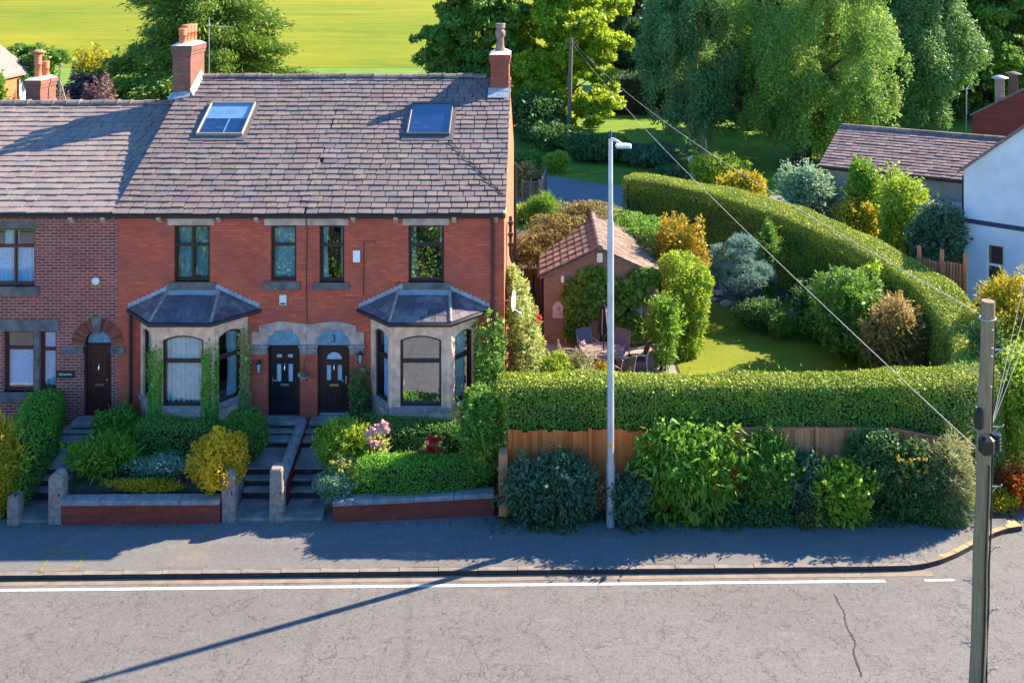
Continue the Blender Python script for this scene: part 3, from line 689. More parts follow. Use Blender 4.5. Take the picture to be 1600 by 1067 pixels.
# ------------------------------------------------------------------ the terrace
YR, ZE, ZR = 5.78, 5.86, 8.99                     # ridge distance, eaves and ridge level
def roof_pt(x, t, ridge=(YR, ZR)):                # t: 0 eaves, 1 ridge
    return Vector((x, ridge[0]*t, ZE+(ridge[1]-ZE)*t))
def slates(mb, x0, x1, ridge, rng, gauge=.240, width=.39, thick=.031, t0=-.026, t1=.985, skew=0.0, sag=0.03):
    L_ = math.hypot(ridge[0], ridge[1]-ZE); up = Vector((0, ridge[0]/L_, (ridge[1]-ZE)/L_)); nrm = Vector((0, -up.z, up.y))
    rows = int((t1-t0)*L_/gauge); base = Vector((0, 0, ZE))
    for r in range(rows+1):
        s0 = t0*L_+r*gauge; x = x0 - (width/2 if r % 2 else 0) - rng.random()*.05
        wob = rng.uniform(-.012, .012)
        while x < x1:
            w = width*rng.uniform(.72, 1.18); a, b = max(x+.013, x0), min(x+w-.013, x1); x += w
            if b-a < .05: continue
            sl = s0 + rng.gauss(0, .008)+wob; s1 = min(s0+gauge*1.25, t1*L_+.06); tint = min(1, max(0, rng.gauss(.5, .17)))
            if rng.random() < .03: tint = rng.uniform(.8, 1)
            th = thick*rng.uniform(.8, 1.5); rise = rng.gauss(0, .004)
            dz = -sag*math.sin(math.pi*(a-x0)/(x1-x0+1e-6))*.6
            q = []
            for xx, s_, h in ((a, sl, th+.012+rise), (b, sl+rng.gauss(0, .005), th+.012-rise), (b, s1, .006), (a, s1, .006)):
                q.append(base+up*s_+nrm*(h+dz)+Vector((xx, 0, 0)))
            lo = [q[0]-nrm*th, q[1]-nrm*th, q[2]-nrm*.02, q[3]-nrm*.02]
            mb.add(q+lo, [(0,1,2,3),(0,4,5,1),(1,5,6,2),(3,7,4,0)], tint)
def roof_base(mb, x0, x1, ridge, rear=None, overhang=.14):
    f = -overhang/ridge[0]; zf = ZE+(ridge[1]-ZE)*f; e = .02
    ry = 2*ridge[0]+.25; rz = ridge[1]-(ridge[1]-ZE)*(ridge[0]+.25)/ridge[0]
    for sgn in (0,):
        mb.add([(x0, -overhang, zf-e), (x1, -overhang, zf-e), (x1, ridge[0], ridge[1]-e), (x0, ridge[0], ridge[1]-e), (x1, ry, rz), (x0, ry, rz)], [(0,1,2,3),(3,2,4,5)])
        mb.add([(x0, -overhang, zf-.14), (x1, -overhang, zf-.14), (x1, ridge[0], ridge[1]-.2), (x0, ridge[0], ridge[1]-.2), (x1, ry, rz-.14), (x0, ry, rz-.14)], [(0,3,2,1),(3,5,4,2)])
        mb.add([(x0, -overhang, zf-e), (x1, -overhang, zf-e), (x1, -overhang, zf-.14), (x0, -overhang, zf-.14)], [(0,1,2,3)])
def ridge_tiles(mb, x0, x1, ridge, rng, r=.13, length=.48):
    x = x0
    while x < x1-.05:
        e = min(x+length, x1); up = rng.uniform(-.015, .015); tint = rng.random()
        for (xa, xb, rad) in ((x, e-.05, r), (e-.05, e, r*1.13)):
            prof = [(math.cos(math.pi*i/6)*rad*1.15, math.sin(math.pi*i/6)*rad) for i in range(7)]
            V = [(xx, ridge[0]+p[0], ridge[1]-.03+p[1]+up) for xx in (xa, xb) for p in prof]
            mb.add(V, [(i, i+1, 8+i, 7+i) for i in range(6)]+[tuple(range(6, -1, -1)), tuple(range(7, 14))], tint)
        x = e
def gutter(parent, x0, x1, Y=-.20, z=None, name='gutter'):
    z = ZE-.06 if z is None else z; m = MB(); n = 8; V = []
    for xx in (x0, x1):
        for i in range(n+1):
            a = math.pi+math.pi*i/n; V.append((xx, Y+.05*math.cos(a), z+.05*math.sin(a)))
        for i in range(n+1):
            a = 2*math.pi-math.pi*i/n; V.append((xx, Y+.042*math.cos(a), z+.042*math.sin(a)))
    k = 2*(n+1); m.add(V, [(i, (i+1) % k, k+(i+1) % k, k+i) for i in range(k)])
    m.add([(x0, -.148, ZE-.17), (x1, -.148, ZE-.17), (x1, -.148, ZE-.09), (x0, -.148, ZE-.09), (x0, -.125, ZE-.17), (x1, -.125, ZE-.17), (x1, -.125, ZE-.09), (x0, -.125, ZE-.09)], [(0,1,2,3),(4,7,6,5),(0,4,5,1)])
    return m.build(name, M['gutter'], parent)
def fx(px): return (px-XC)/55.0
def fz(py): return (650.0-py)/55.0
def curtain(parent, x0, x1, z0, z1, Y, mat='curtain', folds=9, amp=.025, rag=0., taper=0.):
    n = max(10, folds*6); m = MB(); V = []
    for zi, z in enumerate(np.linspace(z0, z1, 7)):
        for i in range(n+1):
            s = i/n; w = 1-taper*math.sin((z-z0)/(z1-z0)*math.pi)
            V.append((x0+(x1-x0)*s*w, Y+amp*math.sin(s*folds*6.283+math.sin(s*9)+.4*zi/6), z + (rag*math.sin(s*40) if zi == 0 else 0)))
    m.add(V, [(j*(n+1)+i, j*(n+1)+i+1, (j+1)*(n+1)+i+1, (j+1)*(n+1)+i) for j in range(6) for i in range(n)], smooth=True)
    return m.build('curtain', M[mat], parent)
def window(parent, x0, x1, z0, z1, transom=.36, mull=None, frame='frame', glass='glass', Y=.09, bar=.055, sash=True, label=None):
    """a wooden window: frame with transom (and mullions), one sheet of glass behind the bars"""
    m = MB(); zt = z1-(z1-z0)*transom; hs = []
    xsplit = [x0] + ([x0+(x1-x0)*q for q in mull] if mull else []) + [x1]
    holes = []
    for a, b in zip(xsplit[:-1], xsplit[1:]):
        a2, b2 = a+(bar if a == x0 else bar*.5), b-(bar if b == x1 else bar*.5)
        if transom: holes += [rect(a2, b2, z0+bar*1.3, zt-bar*.5), rect(a2, b2, zt+bar*.5, z1-bar)]
        else: holes.append(rect(a2, b2, z0+bar*1.3, z1-bar))
    m.panel(rect(x0, x1, z0, z1), holes, .07, (0, Y, 0), (1,0,0), (0,1,0))
    for h in holes:                                              # inner bead of each light
        e = .018; (a, c), (b, _), (_, d), _ = h
        m.panel(rect(a, b, c, d), [rect(a+e, b-e, c+e, d-e)], .03, (0, Y+.022, 0), (1,0,0), (0,1,0))
    w = m.build('window', M[frame], parent)
    if label: w['label'] = label
    g = MB(); g.box(x0+.03, x1-.03, Y+.046, Y+.054, z0+.03, z1-.03); g.build('pane', M[glass], w)
    return w
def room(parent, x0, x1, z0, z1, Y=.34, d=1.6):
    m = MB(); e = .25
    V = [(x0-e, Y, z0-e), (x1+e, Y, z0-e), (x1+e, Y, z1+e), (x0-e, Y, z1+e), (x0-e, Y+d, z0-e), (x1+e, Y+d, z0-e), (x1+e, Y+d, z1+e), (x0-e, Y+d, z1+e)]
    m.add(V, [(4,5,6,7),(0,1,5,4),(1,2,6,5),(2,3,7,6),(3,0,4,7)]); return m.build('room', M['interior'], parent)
def stone_block(parent, name, x0, x1, z0, z1, proud=.03, mat='stone_lintel', depth=.12, c=.012):
    m = MB(); m.cbox(x0, x1, -proud, depth-proud, z0, z1, c); return m.build(name, M[mat], parent)
def chimney(parent, x0, x1, y0, y1, z0, z1, mat, pots, potmat, cap=True, flash=None):
    m = MB(); m.box(x0, x1, y0, y1, z0, z1-.30); m.box(x0-.03, x1+.03, y0-.03, y1+.03, z1-.30, z1-.18); m.box(x0-.055, x1+.055, y0-.055, y1+.055, z1-.18, z1)
    ch = m.build('chimney', mat, parent)
    fl = MB(); fl.add([(x0-.05,y0-.05,z1),(x1+.05,y0-.05,z1),(x1+.05,y1+.05,z1),(x0-.05,y1+.05,z1),(x0+.12,y0+.12,z1+.10),(x1-.12,y0+.12,z1+.10),(x1-.12,y1-.12,z1+.10),(x0+.12,y1-.12,z1+.10)],
                      [(4,5,6,7),(0,1,5,4),(1,2,6,5),(2,3,7,6),(3,0,4,7)]); fl.build('flaunching', M['mortar'], ch)
    for (x, y, h, kind) in pots:
        p = MB(); r = .125
        if kind == 'plain': prof = [(r*1.05,0),(r,.06),(r*.95,h*.55),(r*1.12,h*.56),(r*1.12,h*.60),(r*.97,h*.62),(r*1.1,h*.66),(r*1.1,h*.70),(r*.97,h*.72),(r*1.1,h*.76),(r*1.1,h*.80),(r*.97,h*.82),(r*1.12,h*.88),(r*1.12,h),(r*.85,h),(r*.8,h-.15)]
        else: prof = [(r*1.7,0),(r*1.5,.08),(r*1.05,.2),(r*.98,h*.5),(r*1.25,h*.56),(r*1.38,h*.62),(r*1.38,h*.72),(r*1.1,h*.76),(r*1.0,h*.8),(r*1.05,h*.82),(r*1.35,h*.85),(r*1.35,h*.9),(r*1.05,h*.91),(r*1.35,h*.94),(r*1.35,h),(r*.9,h),(r*.85,h-.15)]
        p.lathe(prof, (x, y, z1+.05), 18); p.build('chimney_pot', M[potmat], ch)
    return ch
def corbels(parent, pxs):
    for p in pxs:
        m = MB(); x = fx(p); m.add([(x-.06,-.15,ZE-.18),(x+.06,-.15,ZE-.18),(x+.06,.02,ZE-.18),(x-.06,.02,ZE-.18),(x-.06,-.13,ZE-.25),(x+.06,-.13,ZE-.25),(x+.06,-.02,ZE-.36),(x-.06,-.02,ZE-.36),(x+.06,.02,ZE-.36),(x-.06,.02,ZE-.36)],
             [(0,1,2,3),(0,4,5,1),(4,7,6,5),(7,9,8,6),(1,5,6,8,2),(0,3,9,7,4)]); m.build('eaves_bracket', M['stone_lintel'], parent)

def bay(parent, cx, mat_curtains, glass_front='glass', pipe=True):
    """angled stone bay: front facet 1.57 m, two canted sides, hipped slate roof"""
    Z0, Z1 = -.45, 3.00; b = 1.52; f = .80; p = .86; zs, zt = .66, 2.62
    A, B, Cc, D = Vector((cx-b, 0, 0)), Vector((cx-f, -p, 0)), Vector((cx+f, -p, 0)), Vector((cx+b, 0, 0))
    m = MB(); fr = []
    for P, Q, mg in ((A, B, .20), (B, Cc, .235), (Cc, D, .20)):
        d = (Q-P); L_ = d.length; U = d.normalized(); W = Vector((-U.y, U.x, 0))
        hole = arch(mg, L_-mg, zs, zt, .13)
        m.panel(rect(0, L_, Z0, Z1), [hole], .16, P, U, W)
        fr.append((P, U, W, mg, L_-mg, hole))
    for P in (B, Cc):                                             # corner shafts close the mitres
        m.tube([P+Vector((0, .05, Z0)), P+Vector((0, .05, Z1))], .085, 10)
    bb = m.build('bay', M['stone'], parent)
    s = MB()
    for (P, U, W, a, c, h) in fr:
        L_ = a+c; vs = [P-U*.0-W*.05, P+U*L_-W*.05, P+U*L_+W*.1, P+W*.1]
        s.add([v+Vector((0,0,zs-.16)) for v in vs]+[v+Vector((0,0,zs-.01 if i < 2 else zs+.012)) for i, v in enumerate(vs)], [(0,3,2,1),(4,5,6,7),(0,1,5,4),(1,2,6,5),(2,3,7,6),(3,0,4,7)])
    s.build('sill', M['coping'], bb)
    co = MB()                                                     # cornice under the eaves
    for (P, U, W, a, c, h) in fr:
        L_ = a+c; co.add([P-W*.04+Vector((0,0,Z1-.14)), P+U*L_-W*.04+Vector((0,0,Z1-.14)), P+U*L_-W*.09+Vector((0,0,Z1)), P-W*.09+Vector((0,0,Z1)), P+Vector((0,0,Z1-.14)), P+U*L_+Vector((0,0,Z1-.14)), P+U*L_+Vector((0,0,Z1)), P+Vector((0,0,Z1))], [(0,1,2,3),(0,4,5,1),(3,2,6,7)])
    co.build('cornice', M['stone'], bb)
    for i, (P, U, W, a, c, h) in enumerate(fr):
        fm = MB(); o2 = P+W*.06; hs = []
        e = .062; zc = zs+(zt-zs)*.62
        lo = rect(a+e, c-e, zs+e*1.3, zc-e*.5); hi = inset(arch(a, c, zc, zt, .13), e)
        hi = [(u, max(v, zc+e*.5)) for u, v in hi]
        fm.panel(h, [lo, hi], .07, o2, U, W)
        w = fm.build('window', M['frame'], bb if False else parent); g = MB(); g.panel(inset(h, .02), [], .006, o2+W*.05, U, W); g.build('pane', M[glass_front if i == 1 else 'glass'], w)
        cm = MB(); mode = mat_curtains[i]
        for (u0, u1, mt, za, zb) in mode:
            n = 40; V = []
            for zi in range(6):
                for j in range(n+1):
                    sft = j/n; pin = 1-.18*math.sin(math.pi*min(1, zi/4)) if (u1-u0) < .7 else 1
                    uu = a+(c-a)*(u0+(u1-u0)*sft*(pin if u0 < .5 else 1) + (0 if u0 < .5 else (u1-u0)*(1-pin)*(1-sft)))
                    q = P+W*(.21+.05*math.sin(sft*(u1-u0)*52+.6*math.sin(sft*9))+.02*math.sin(sft*23))+U*uu; V.append((q.x, q.y, zs+(zt-zs)*(za+(zb-za)*zi/5)))
            c2 = MB(); c2.add(V, [(r*(n+1)+j, r*(n+1)+j+1, (r+1)*(n+1)+j+1, (r+1)*(n+1)+j) for r in range(5) for j in range(n)], smooth=True); c2.build('curtain', M[mt], w)
    # roof
    ez = 3.06; ov = .22; tz = 3.58
    eA, eB, eC, eD = Vector((cx-b-.34, 0, ez)), Vector((cx-f-.04, -p-ov, ez)), Vector((cx+f+.04, -p-ov, ez)), Vector((cx+b+.34, 0, ez)); tA, tD = Vector((cx-.72, 0, tz)), Vector((cx+.72, 0, tz))
    r = MB(); rng = random.Random(int(cx*100)); dn = Vector((0,0,-.03))
    r.add([eA, eB, eC, eD, tA, tD, eA+dn*3, eB+dn*3, eC+dn*3, eD+dn*3], [(0,1,4),(1,2,5,4),(2,3,5),(0,6,7,1),(1,7,8,2),(2,8,9,3),(6,9,8,7)], .2)
    for (q0, q1, t0, t1) in ((eA, eB, tA, tA), (eB, eC, tA, tD), (eC, eD, tD, tD)):
        rows = 5; nrm = (q1-q0).cross((t0+t1)/2-q0).normalized()
        for i in range(rows):
            s0, s1 = i/rows, min(1, (i+1.15)/rows); l0, l1 = q0.lerp(t0, s0), q1.lerp(t1, s0); h0, h1 = q0.lerp(t0, s1), q1.lerp(t1, s1); n = max(1, int((l1-l0).length/.36)); off = .5 if i % 2 else 0
            cuts = sorted(set([0.]+[min(1, max(0, (j+off)/n)) for j in range(n+1)]+[1.]))
            for u0, u1 in zip(cuts[:-1], cuts[1:]):
                if u1-u0 < .05: continue
                g = .004; a, b_ = l0.lerp(l1, u0+g), l0.lerp(l1, u1-g); c_, d_ = h0.lerp(h1, u1-g), h0.lerp(h1, u0+g); th = rng.uniform(.016, .028)
                r.add([a+nrm*th, b_+nrm*th, c_+nrm*.006, d_+nrm*.006, a, b_], [(0,1,2,3),(0,4,5,1)], min(1, max(0, rng.gauss(.5, .22))))
    rf = r.build('bay_roof', M['slate_bay'], parent)
    h = MB()
    h.tube([eB+Vector((0,0,.02)), tA+Vector((0,0,.02))], .045, 8); h.build('hip', M['coping'], rf); h = MB(); h.tube([eC+Vector((0,0,.02)), tD+Vector((0,0,.02))], .045, 8); h.build('hip', M['coping'], rf)
    l = MB(); l.box(tA.x-.05, tD.x+.05, -.02, -.003, tz-.02, tz+.16); l.add([tA+Vector((-.05,-.20,-.07)), tD+Vector((.05,-.20,-.07)), tD+Vector((.05,-.005,.05)), tA+Vector((-.05,-.005,.05))], [(0,1,2,3)])
    for (t_, e_) in ((tA, eA), (tD, eD)):                          # stepped flashing
        for i in range(9):
            q0 = t_.lerp(e_, i/9); q1 = t_.lerp(e_, (i+1)/9); x0, x1 = sorted((q0.x, q1.x)); l.box(x0, x1, -.018, -.003, min(q0.z, q1.z)-.02, max(q0.z, q1.z)+.11)
        l.add([t_+Vector((0,-.06,.03)), e_+Vector((0,-.06,.03)), e_+Vector((0,-.004,.06)), t_+Vector((0,-.004,.06))], [(0,1,2,3)])
    l.build('flashing', M['lead'], rf)
    gm = MB(); o = Vector((0,-.04,-.06)); gm.tube([eA+Vector((-.03,0,-.06)), eB+o, eC+o, eD+Vector((.03,0,-.06))], .055, 8); gm.build('gutter', M['gutter'], rf)
    return bb

def handle(parent, x, z, Y, mat, right=True):
    m = MB(); s = -1 if right else 1; m.cbox(x-.018, x+.018, Y-.014, Y, z-.12, z+.12, .004); m.tube([(x, Y, z), (x, Y-.05, z), (x+s*.12, Y-.05, z)], .011, 8); m.build('handle', M[mat], parent)

def house_door(parent, x0, x1, z0, z1, mat, style):
    Y = .12; m = MB(); m.panel(rect(x0, x1, z0, z1), [rect(x0+.05, x1-.05, z0+.03, z1-.05)], .09, (0, Y-.02, 0), (1,0,0), (0,1,0)); m.build('door_frame', M[mat], parent)
    a, b = x0+.052, x1-.052; c = (a+b)/2; W = b-a; m = MB()
    if style == 'black': holes = [rect(c-.25, c-.06, 1.60, 1.74), rect(c+.06, c+.25, 1.60, 1.74), rect(c-.25, c-.08, .92, 1.46), rect(c+.08, c+.25, .92, 1.46)]
    elif style == 'brown': holes = [arch(c-.24, c+.24, 1.55, 1.80, .20), rect(c-.24, c-.07, .95, 1.43), rect(c+.07, c+.24, .95, 1.43)]
    else: holes = []
    m.panel(rect(a, b, z0+.032, z1-.052), holes, .05, (0, Y, 0), (1,0,0), (0,1,0))
    for h in holes:                                               # raised moulding round each light
        m.panel(h, [inset(h, .02)], .012, (0, Y-.012, 0), (1,0,0), (0,1,0))
    for (p0, p1, q0, q1) in ((c-.26, c-.05, .18, .72), (c+.05, c+.26, .18, .72)) + (() if style != 'red' else ((c-.26, c-.05, .95, 1.75), (c+.05, c+.26, .95, 1.75))):
        m.panel(rect(p0, p1, q0, q1), [rect(p0+.03, p1-.03, q0+.03, q1-.03)], .012, (0, Y-.012, 0), (1,0,0), (0,1,0)); m.cbox(p0+.05, p1-.05, Y-.012, Y+.004, q0+.05, q1-.05, .006)
    d = m.build('door', M[mat], parent)
    for h in holes:
        g = MB(); g.panel(h, [], .008, (0, Y+.02, 0), (1,0,0), (0,1,0)); g.build('door_glass', M['frosted'], d)
    l = MB(); l.cbox(c-.13, c+.13, Y-.016, Y, .80, .87, .006); l.build('letterbox', M['chrome' if style == 'black' else 'brass'], d)
    k = MB(); k.tube([(c, Y-.02, 1.40), (c, Y-.035, 1.36), (c, Y-.035, 1.28)], [.012, .02, .026], 8); k.sphere((c, Y-.02, 1.43), .022, 8); k.build('knocker', M['chrome'], d)
    if style == 'black': handle(d, a+.06, .98, Y, 'chrome', False)
    elif style == 'brown': handle(d, b-.06, .98, Y, 'chrome', True)
    else: kk = MB(); kk.sphere((b-.10, Y-.03, 1.0), .03, 10); kk.build('handle', M['brass'], d)
    if style != 'red':
        s = MB(); s.cbox(a-.01, b+.01, Y-.06, Y+.02, z0, z0+.05, .006); s.build('threshold', M['chrome' if style == 'brown' else 'black_metal'], d)
    return d

def lantern(parent, x, z, name='wall_lantern'):
    m = MB(); m.tube([(x, 0, z-.06), (x, -.07, z-.05), (x, -.11, z+.05), (x, -.10, z+.13)], .011, 6); m.lathe([(.015,.20),(.03,.19),(.085,.10),(.09,.09),(.07,.085)][::-1], (x, -.12, z), 6, smooth=False)
    m.lathe([(.02,-.19),(.05,-.17),(.05,-.155)], (x, -.12, z), 6, smooth=False)
    for i in range(6):
        a = i*math.pi/3; m.tube([(x+.05*math.cos(a), -.12+.05*math.sin(a), z-.16), (x+.072*math.cos(a), -.12+.072*math.sin(a), z+.085)], .006, 4)
    o = m.build(name, M['black_metal'], parent); g = MB(); g.lathe([(.044,-.155),(.064,.085)], (x, -.12, z), 6, smooth=False); g.build('lantern_glass', M['frosted'], o); return o

def fanlight(parent, x0, x1, number=None):
    """blue grey panel in the head of the stone doorway, wide foot, narrower neck"""
    z0, z1, z2 = fz(537.5), fz(521), fz(515); c = (x0+x1)/2; h = (x1-x0)/2; pts = [(x0, z0), (x1, z0)]
    for i in range(7):
        a = math.pi/2*i/6; pts.append((c+h-.20*(1-math.cos(a)), z0+.03+(z1-z0-.03)*math.sin(a)))
    pts += [(c+h*.55, z1), (c+h*.55, z2), (c-h*.55, z2), (c-h*.55, z1)]
    for i in range(6, -1, -1):
        a = math.pi/2*i/6; pts.append((c-h+.20*(1-math.cos(a)), z0+.03+(z1-z0-.03)*math.sin(a)))
    m = MB(); m.panel(pts, [], .05, (0, -.062, 0), (1,0,0), (0,1,0)); o = m.build('fanlight', M['fanlight'], parent)
    if number: text_mesh(number, .30, (c+.02, -.066, (z0+z1)/2+.03)).build('house_number', M['gutter'], o)
    return o

rs = random.Random(3)
GX = (787.7-XC)/55.0; PXm, PXn = fx(480), fx(183)           # gable, party walls
# --- walls with openings
def front_wall(parent, x0, x1, holes, mat, z0=-.6, z1=ZE-.10, t=.33):
    m = MB(); m.panel(rect(x0, x1, z0, z1), holes, t, (0, 0, 0), (1,0,0), (0,1,0)); return m.build('wall', mat, parent)
BCL, BCR = -9.72, -3.18
def bayhole(cx): return rect(cx-1.36, cx+1.36, -.3, 2.95)
D_TOP = fz(538)
# ---------- end house (number 3)
H1 = thing('terrace_house', 'red brick end terrace house with the dark brown front door numbered 3 and sunlit gable', 'house', (-3.7, 5.8, 0), 'houses of the red brick terrace')
w3 = (fx(499), fx(538), fz(441), fz(352)); w4 = (fx(638), fx(694), fz(441), fz(352)); dr = (fx(496), fx(546), 0, D_TOP)
front_wall(H1, PXm+.002, GX, [rect(*w3), rect(*w4), rect(dr[0], dr[1], -.02, dr[3]), bayhole(BCR)], M['brick'])
m = MB(); gp = [(0.331, -.6), (11.56, -.6), (11.56, 5.80), (5.78, 8.93), (.331, 5.99)]
m.add([(GX, y, z) for y, z in gp]+[(GX-.3, y, z) for y, z in gp], [(0,1,2,3,4), (9,8,7,6,5), (0,4,9,5), (1,6,7,2), (2,7,8,3), (3,8,9,4)])
m.box(PXm, GX-.3, 11.26, 11.56, -.6, 5.6); m.build('gable_wall', M['brick_gable'], H1)
m = MB(); roof_base(m, PXm+.002, GX+.03, (YR, ZR)); rf = m.build('roof', M['under'], H1)
m = MB(); slates(m, PXm+.002, GX+.05, (YR, ZR), rs); m.build('slates', M['slate'], rf)
m = MB(); ridge_tiles(m, PXm, GX-.75, (YR, ZR), rs); m.build('ridge_tiles', M['ridge'], rf)
m = MB(); m.box(GX-.02, GX+.035, -.2, .3, ZE-.12, ZE-.02); 
V = [(GX+.002, -.13, ZE-.20), (GX+.045, -.13, ZE-.20), (GX+.045, -.13, ZE-.10), (GX+.002, -.13, ZE-.10)]; V2 = [(p[0], YR, p[2]+ZR-ZE+.075) for p in V]; m.add(V+V2, [(0,1,2,3),(1,5,6,2),(4,0,3,7),(3,2,6,7),(5,4,7,6)]); m.build('verge', M['mortar'], rf)
gutter(H1, PXm+.002, GX+.05); corbels(H1, (553, 619, 710, 775))
for (px0, px1, a, b) in ((479.5, 545, 340, 352), (629, 702, 340, 352)): stone_block(H1, 'lintel', max(fx(px0), PXm+.003), fx(px1), fz(b), fz(a)-.002, .025)
stone_block(H1, 'sill', fx(489), fx(546), fz(452), fz(441), .07, 'stone_dark', .2); stone_block(H1, 'sill', fx(629.5), fx(703), fz(455), fz(441), .05, 'stone_dark', .2)
w = window(H1, *w3); room(w, *w3); curtain(w, w3[0]+.06, w3[0]+.22, w3[2]+.06, w3[3]-.05, .26, 'curtain', 3, taper=.3); curtain(w, w3[1]-.14, w3[1]-.06, w3[2]+.06, w3[3]-.05, .26, 'curtain', 2)
w = window(H1, *w4, glass='glass_mirror'); room(w, *w4); curtain(w, w4[0]+.06, w4[0]+.20, w4[2]+.06, w4[3]-.05, .26, 'curtain', 3); curtain(w, w4[1]-.14, w4[1]-.06, w4[2]+.9, w4[3]-.05, .26, 'curtain', 2)
bay(H1, BCR, [[(.25, .98, 'net', 0, 1)], [(0.03, .10, 'curtain', 0, .08)], [(.28, .92, 'curtain', 0, 1)]], 'glass_mirror')
house_door(H1, *dr, 'door_brown', 'brown')
def doorhead(parent, x0, x1, flip, party):
    """stone door head: blocks either side of the door, gabled lintel over it"""
    m = MB(); zt0, zi0, zi1 = fz(518), fz(553), fz(538); c = (x0+x1)/2
    L_, Rr = (x0-.50, x1+.42) if not flip else (x0-.46, x1+.42)
    if flip: Rr = PXm-.003
    else: L_ = PXm+.003
    zs = fz(508); ap = fz(501)
    top = [(L_, zi1+.005), (x0, zi1+.005), (x0, fz(537.5)), (x1, fz(537.5)), (x1, zi1+.005), (Rr, zi1+.005), (Rr, zt0)]
    if not flip: top += [(Rr-.22, zt0), (Rr-.22, zs), (c+.1, ap), (L_, fz(506))]
    else: top += [(Rr, fz(506)), (c-.1, ap), (L_+.22, zs), (L_+.22, zt0), (L_, zt0)]
    m.panel(top, [], .08, (0, -.04, 0), (1,0,0), (0,1,0))
    o = m.build('door_head', M['stone_lintel'], parent)
    for (a, e) in ((L_, x0), (x1, Rr)):
        b = MB(); b.cbox(a, e, -.035, .10, zi0, zi1-.09, .01); b.cbox(a-(.03 if a != PXm+.003 else 0), e+(.03 if e != PXm-.003 else 0), -.075, .09, zi1-.088, zi1, .015)
        b.build('impost', M['coping'], o)
doorhead(H1, dr[0], dr[1], False, PXm); fanlight(H1, dr[0]-.01, dr[1]+.01, '3')
m = MB(); m.cbox(dr[0]-.16, dr[1]+.1, -.34, .10, -.12, -.004, .02); m.build('doorstep', M['flag'], H1)
lantern(H1, fx(564), fz(556), 'wall_lantern')
m = MB(); m.cbox(fx(557), fx(570), -.02, -.002, fz(581), fz(574.5), .004); o = m.build('name_plate', M['stone_lintel'], H1)

m = MB(); m.cbox(fx(552), fx(563), -.07, -.002, fz(409), fz(390.5), .015); m.build('alarm_box', M['white_paint'], H1)
m = MB(); xx = fx(770); m.tube([(xx, -.20, ZE-.1), (xx, -.18, ZE-.2), (xx, -.07, ZE-.36), (xx, -.07, 2.4), (xx, -.07, -.3)], .045, 10)
for z in (4.6, 3.2, 1.6): m.lathe([(.058,0),(.058,.07)], (xx, -.07, z), 10)
m.build('downpipe', M['pipe_brown'], H1)
m = MB(); m.tube([(fx(480), -.012, fz(345)), (fx(479), -.012, fz(450)), (fx(480), -.012, fz(508))], .010, 5); m.build('cable', M['gutter'], H1); m = MB(); m.tube([(fx(568), -.012, fz(460)), (fx(569), -.012, fz(377)), (fx(585), -.012, fz(377)), (fx(588), -.012, fz(380))], .009, 5); m.build('cable', M['gutter'], H1); m = MB()
m.tube([(fx(622), -.02, fz(447)), (fx(619), -.05, fz(441)), (fx(626), -.05, fz(440))], .012, 5); m.build('cable', M['gutter'], H1)
# skylights
def skylight(parent, x0, x1, t0, t1, blind):
    U = Vector((1,0,0)); L_ = math.hypot(YR, ZR-ZE); up = Vector((0, YR/L_, (ZR-ZE)/L_)); n = Vector((0, -up.z, up.y)); o = roof_pt(x0, t0); W = x1-x0; H = (t1-t0)*L_
    Mx = Matrix((( 1, 0, 0, o.x), (0, up.y, n.y, o.y), (0, up.z, n.z, o.z), (0, 0, 0, 1)))
    m = MB(); b = .062
    for (a, c, d, e) in ((0, W, 0, b), (0, W, H-b, H), (0, b, b+.001, H-b-.001), (W-b, W, b+.001, H-b-.001)): m.cbox(a, c, d, e, -.03, .13, .012, M=Mx)
    s = m.build('skylight', M['frame_grey' if blind else 'frame_dark'], parent)
    g = MB(); g.box(b-.01, W-b+.01, b-.01, H-b+.01, .085, .092, M=Mx); g.build('pane', M['glass_roof'], s)
    k = MB(); k.add([Mx @ Vector(p) for p in ((b-.02, b-.02, .028), (W-b+.02, b-.02, .028), (W-b+.02, H-b+.02, .028), (b-.02, H-b+.02, .028))], [(0,1,2,3)]); k.build('blind', M['navy'], s)
    if blind:
        k = MB(); k.add([Mx @ Vector(p) for p in ((b, H*.52, .05), (W-b, H*.52, .05), (W-b, H-b, .05), (b, H-b, .05))], [(0,1,2,3)]); k.build('blind', M['curtain'], s)
        k = MB(); k.box(W*.55, W*.57, b, H*.52, .04, .06, M=Mx); k.build('stay', M['white_paint'], s)
    f = MB(); f.box(-.12, W+.12, -.22, -.002, .018, .04, M=Mx); f.box(-.12, -.003, 0, H+.1, .018, .04, M=Mx); f.box(W+.003, W+.12, 0, H+.1, .018, .04, M=Mx); f.build('apron', M['apron'], s)
    return s
skylight(H1, -4.10, -2.72, .50, .755, False)
m = MB(); pts = [(703, 221), (722, 243), (742, 262), (760, 282), (786, 306)]
def roof_from_px(px, py):
    t = .5
    for _ in range(40):
        y = YR*t; z = ZE+(ZR-ZE)*t; e = (YH+k_at(y)*(HC-z))-py; t += e/230
    return Vector((PX(px, YR*t), YR*t-.02, ZE+(ZR-ZE)*t+.05))
m.tube([roof_from_px(*p) for p in pts], .014, 5); m.build('aerial_cable', M['gutter'], H1)
cz = PZ(80, 4.95)
chimney(H1, GX-.62, GX-.012, 4.95, 6.35, 7.9, PZ(86, 4.95), M['brick_chim2'], [(GX-.31, 5.35, .98, 'crown')], 'terracotta_old')
m = MB(); m.box(GX-.68, GX-.008, 4.80, 4.945, 8.35, 8.62); q0 = roof_pt(0, .80); q1 = roof_pt(0, .865)
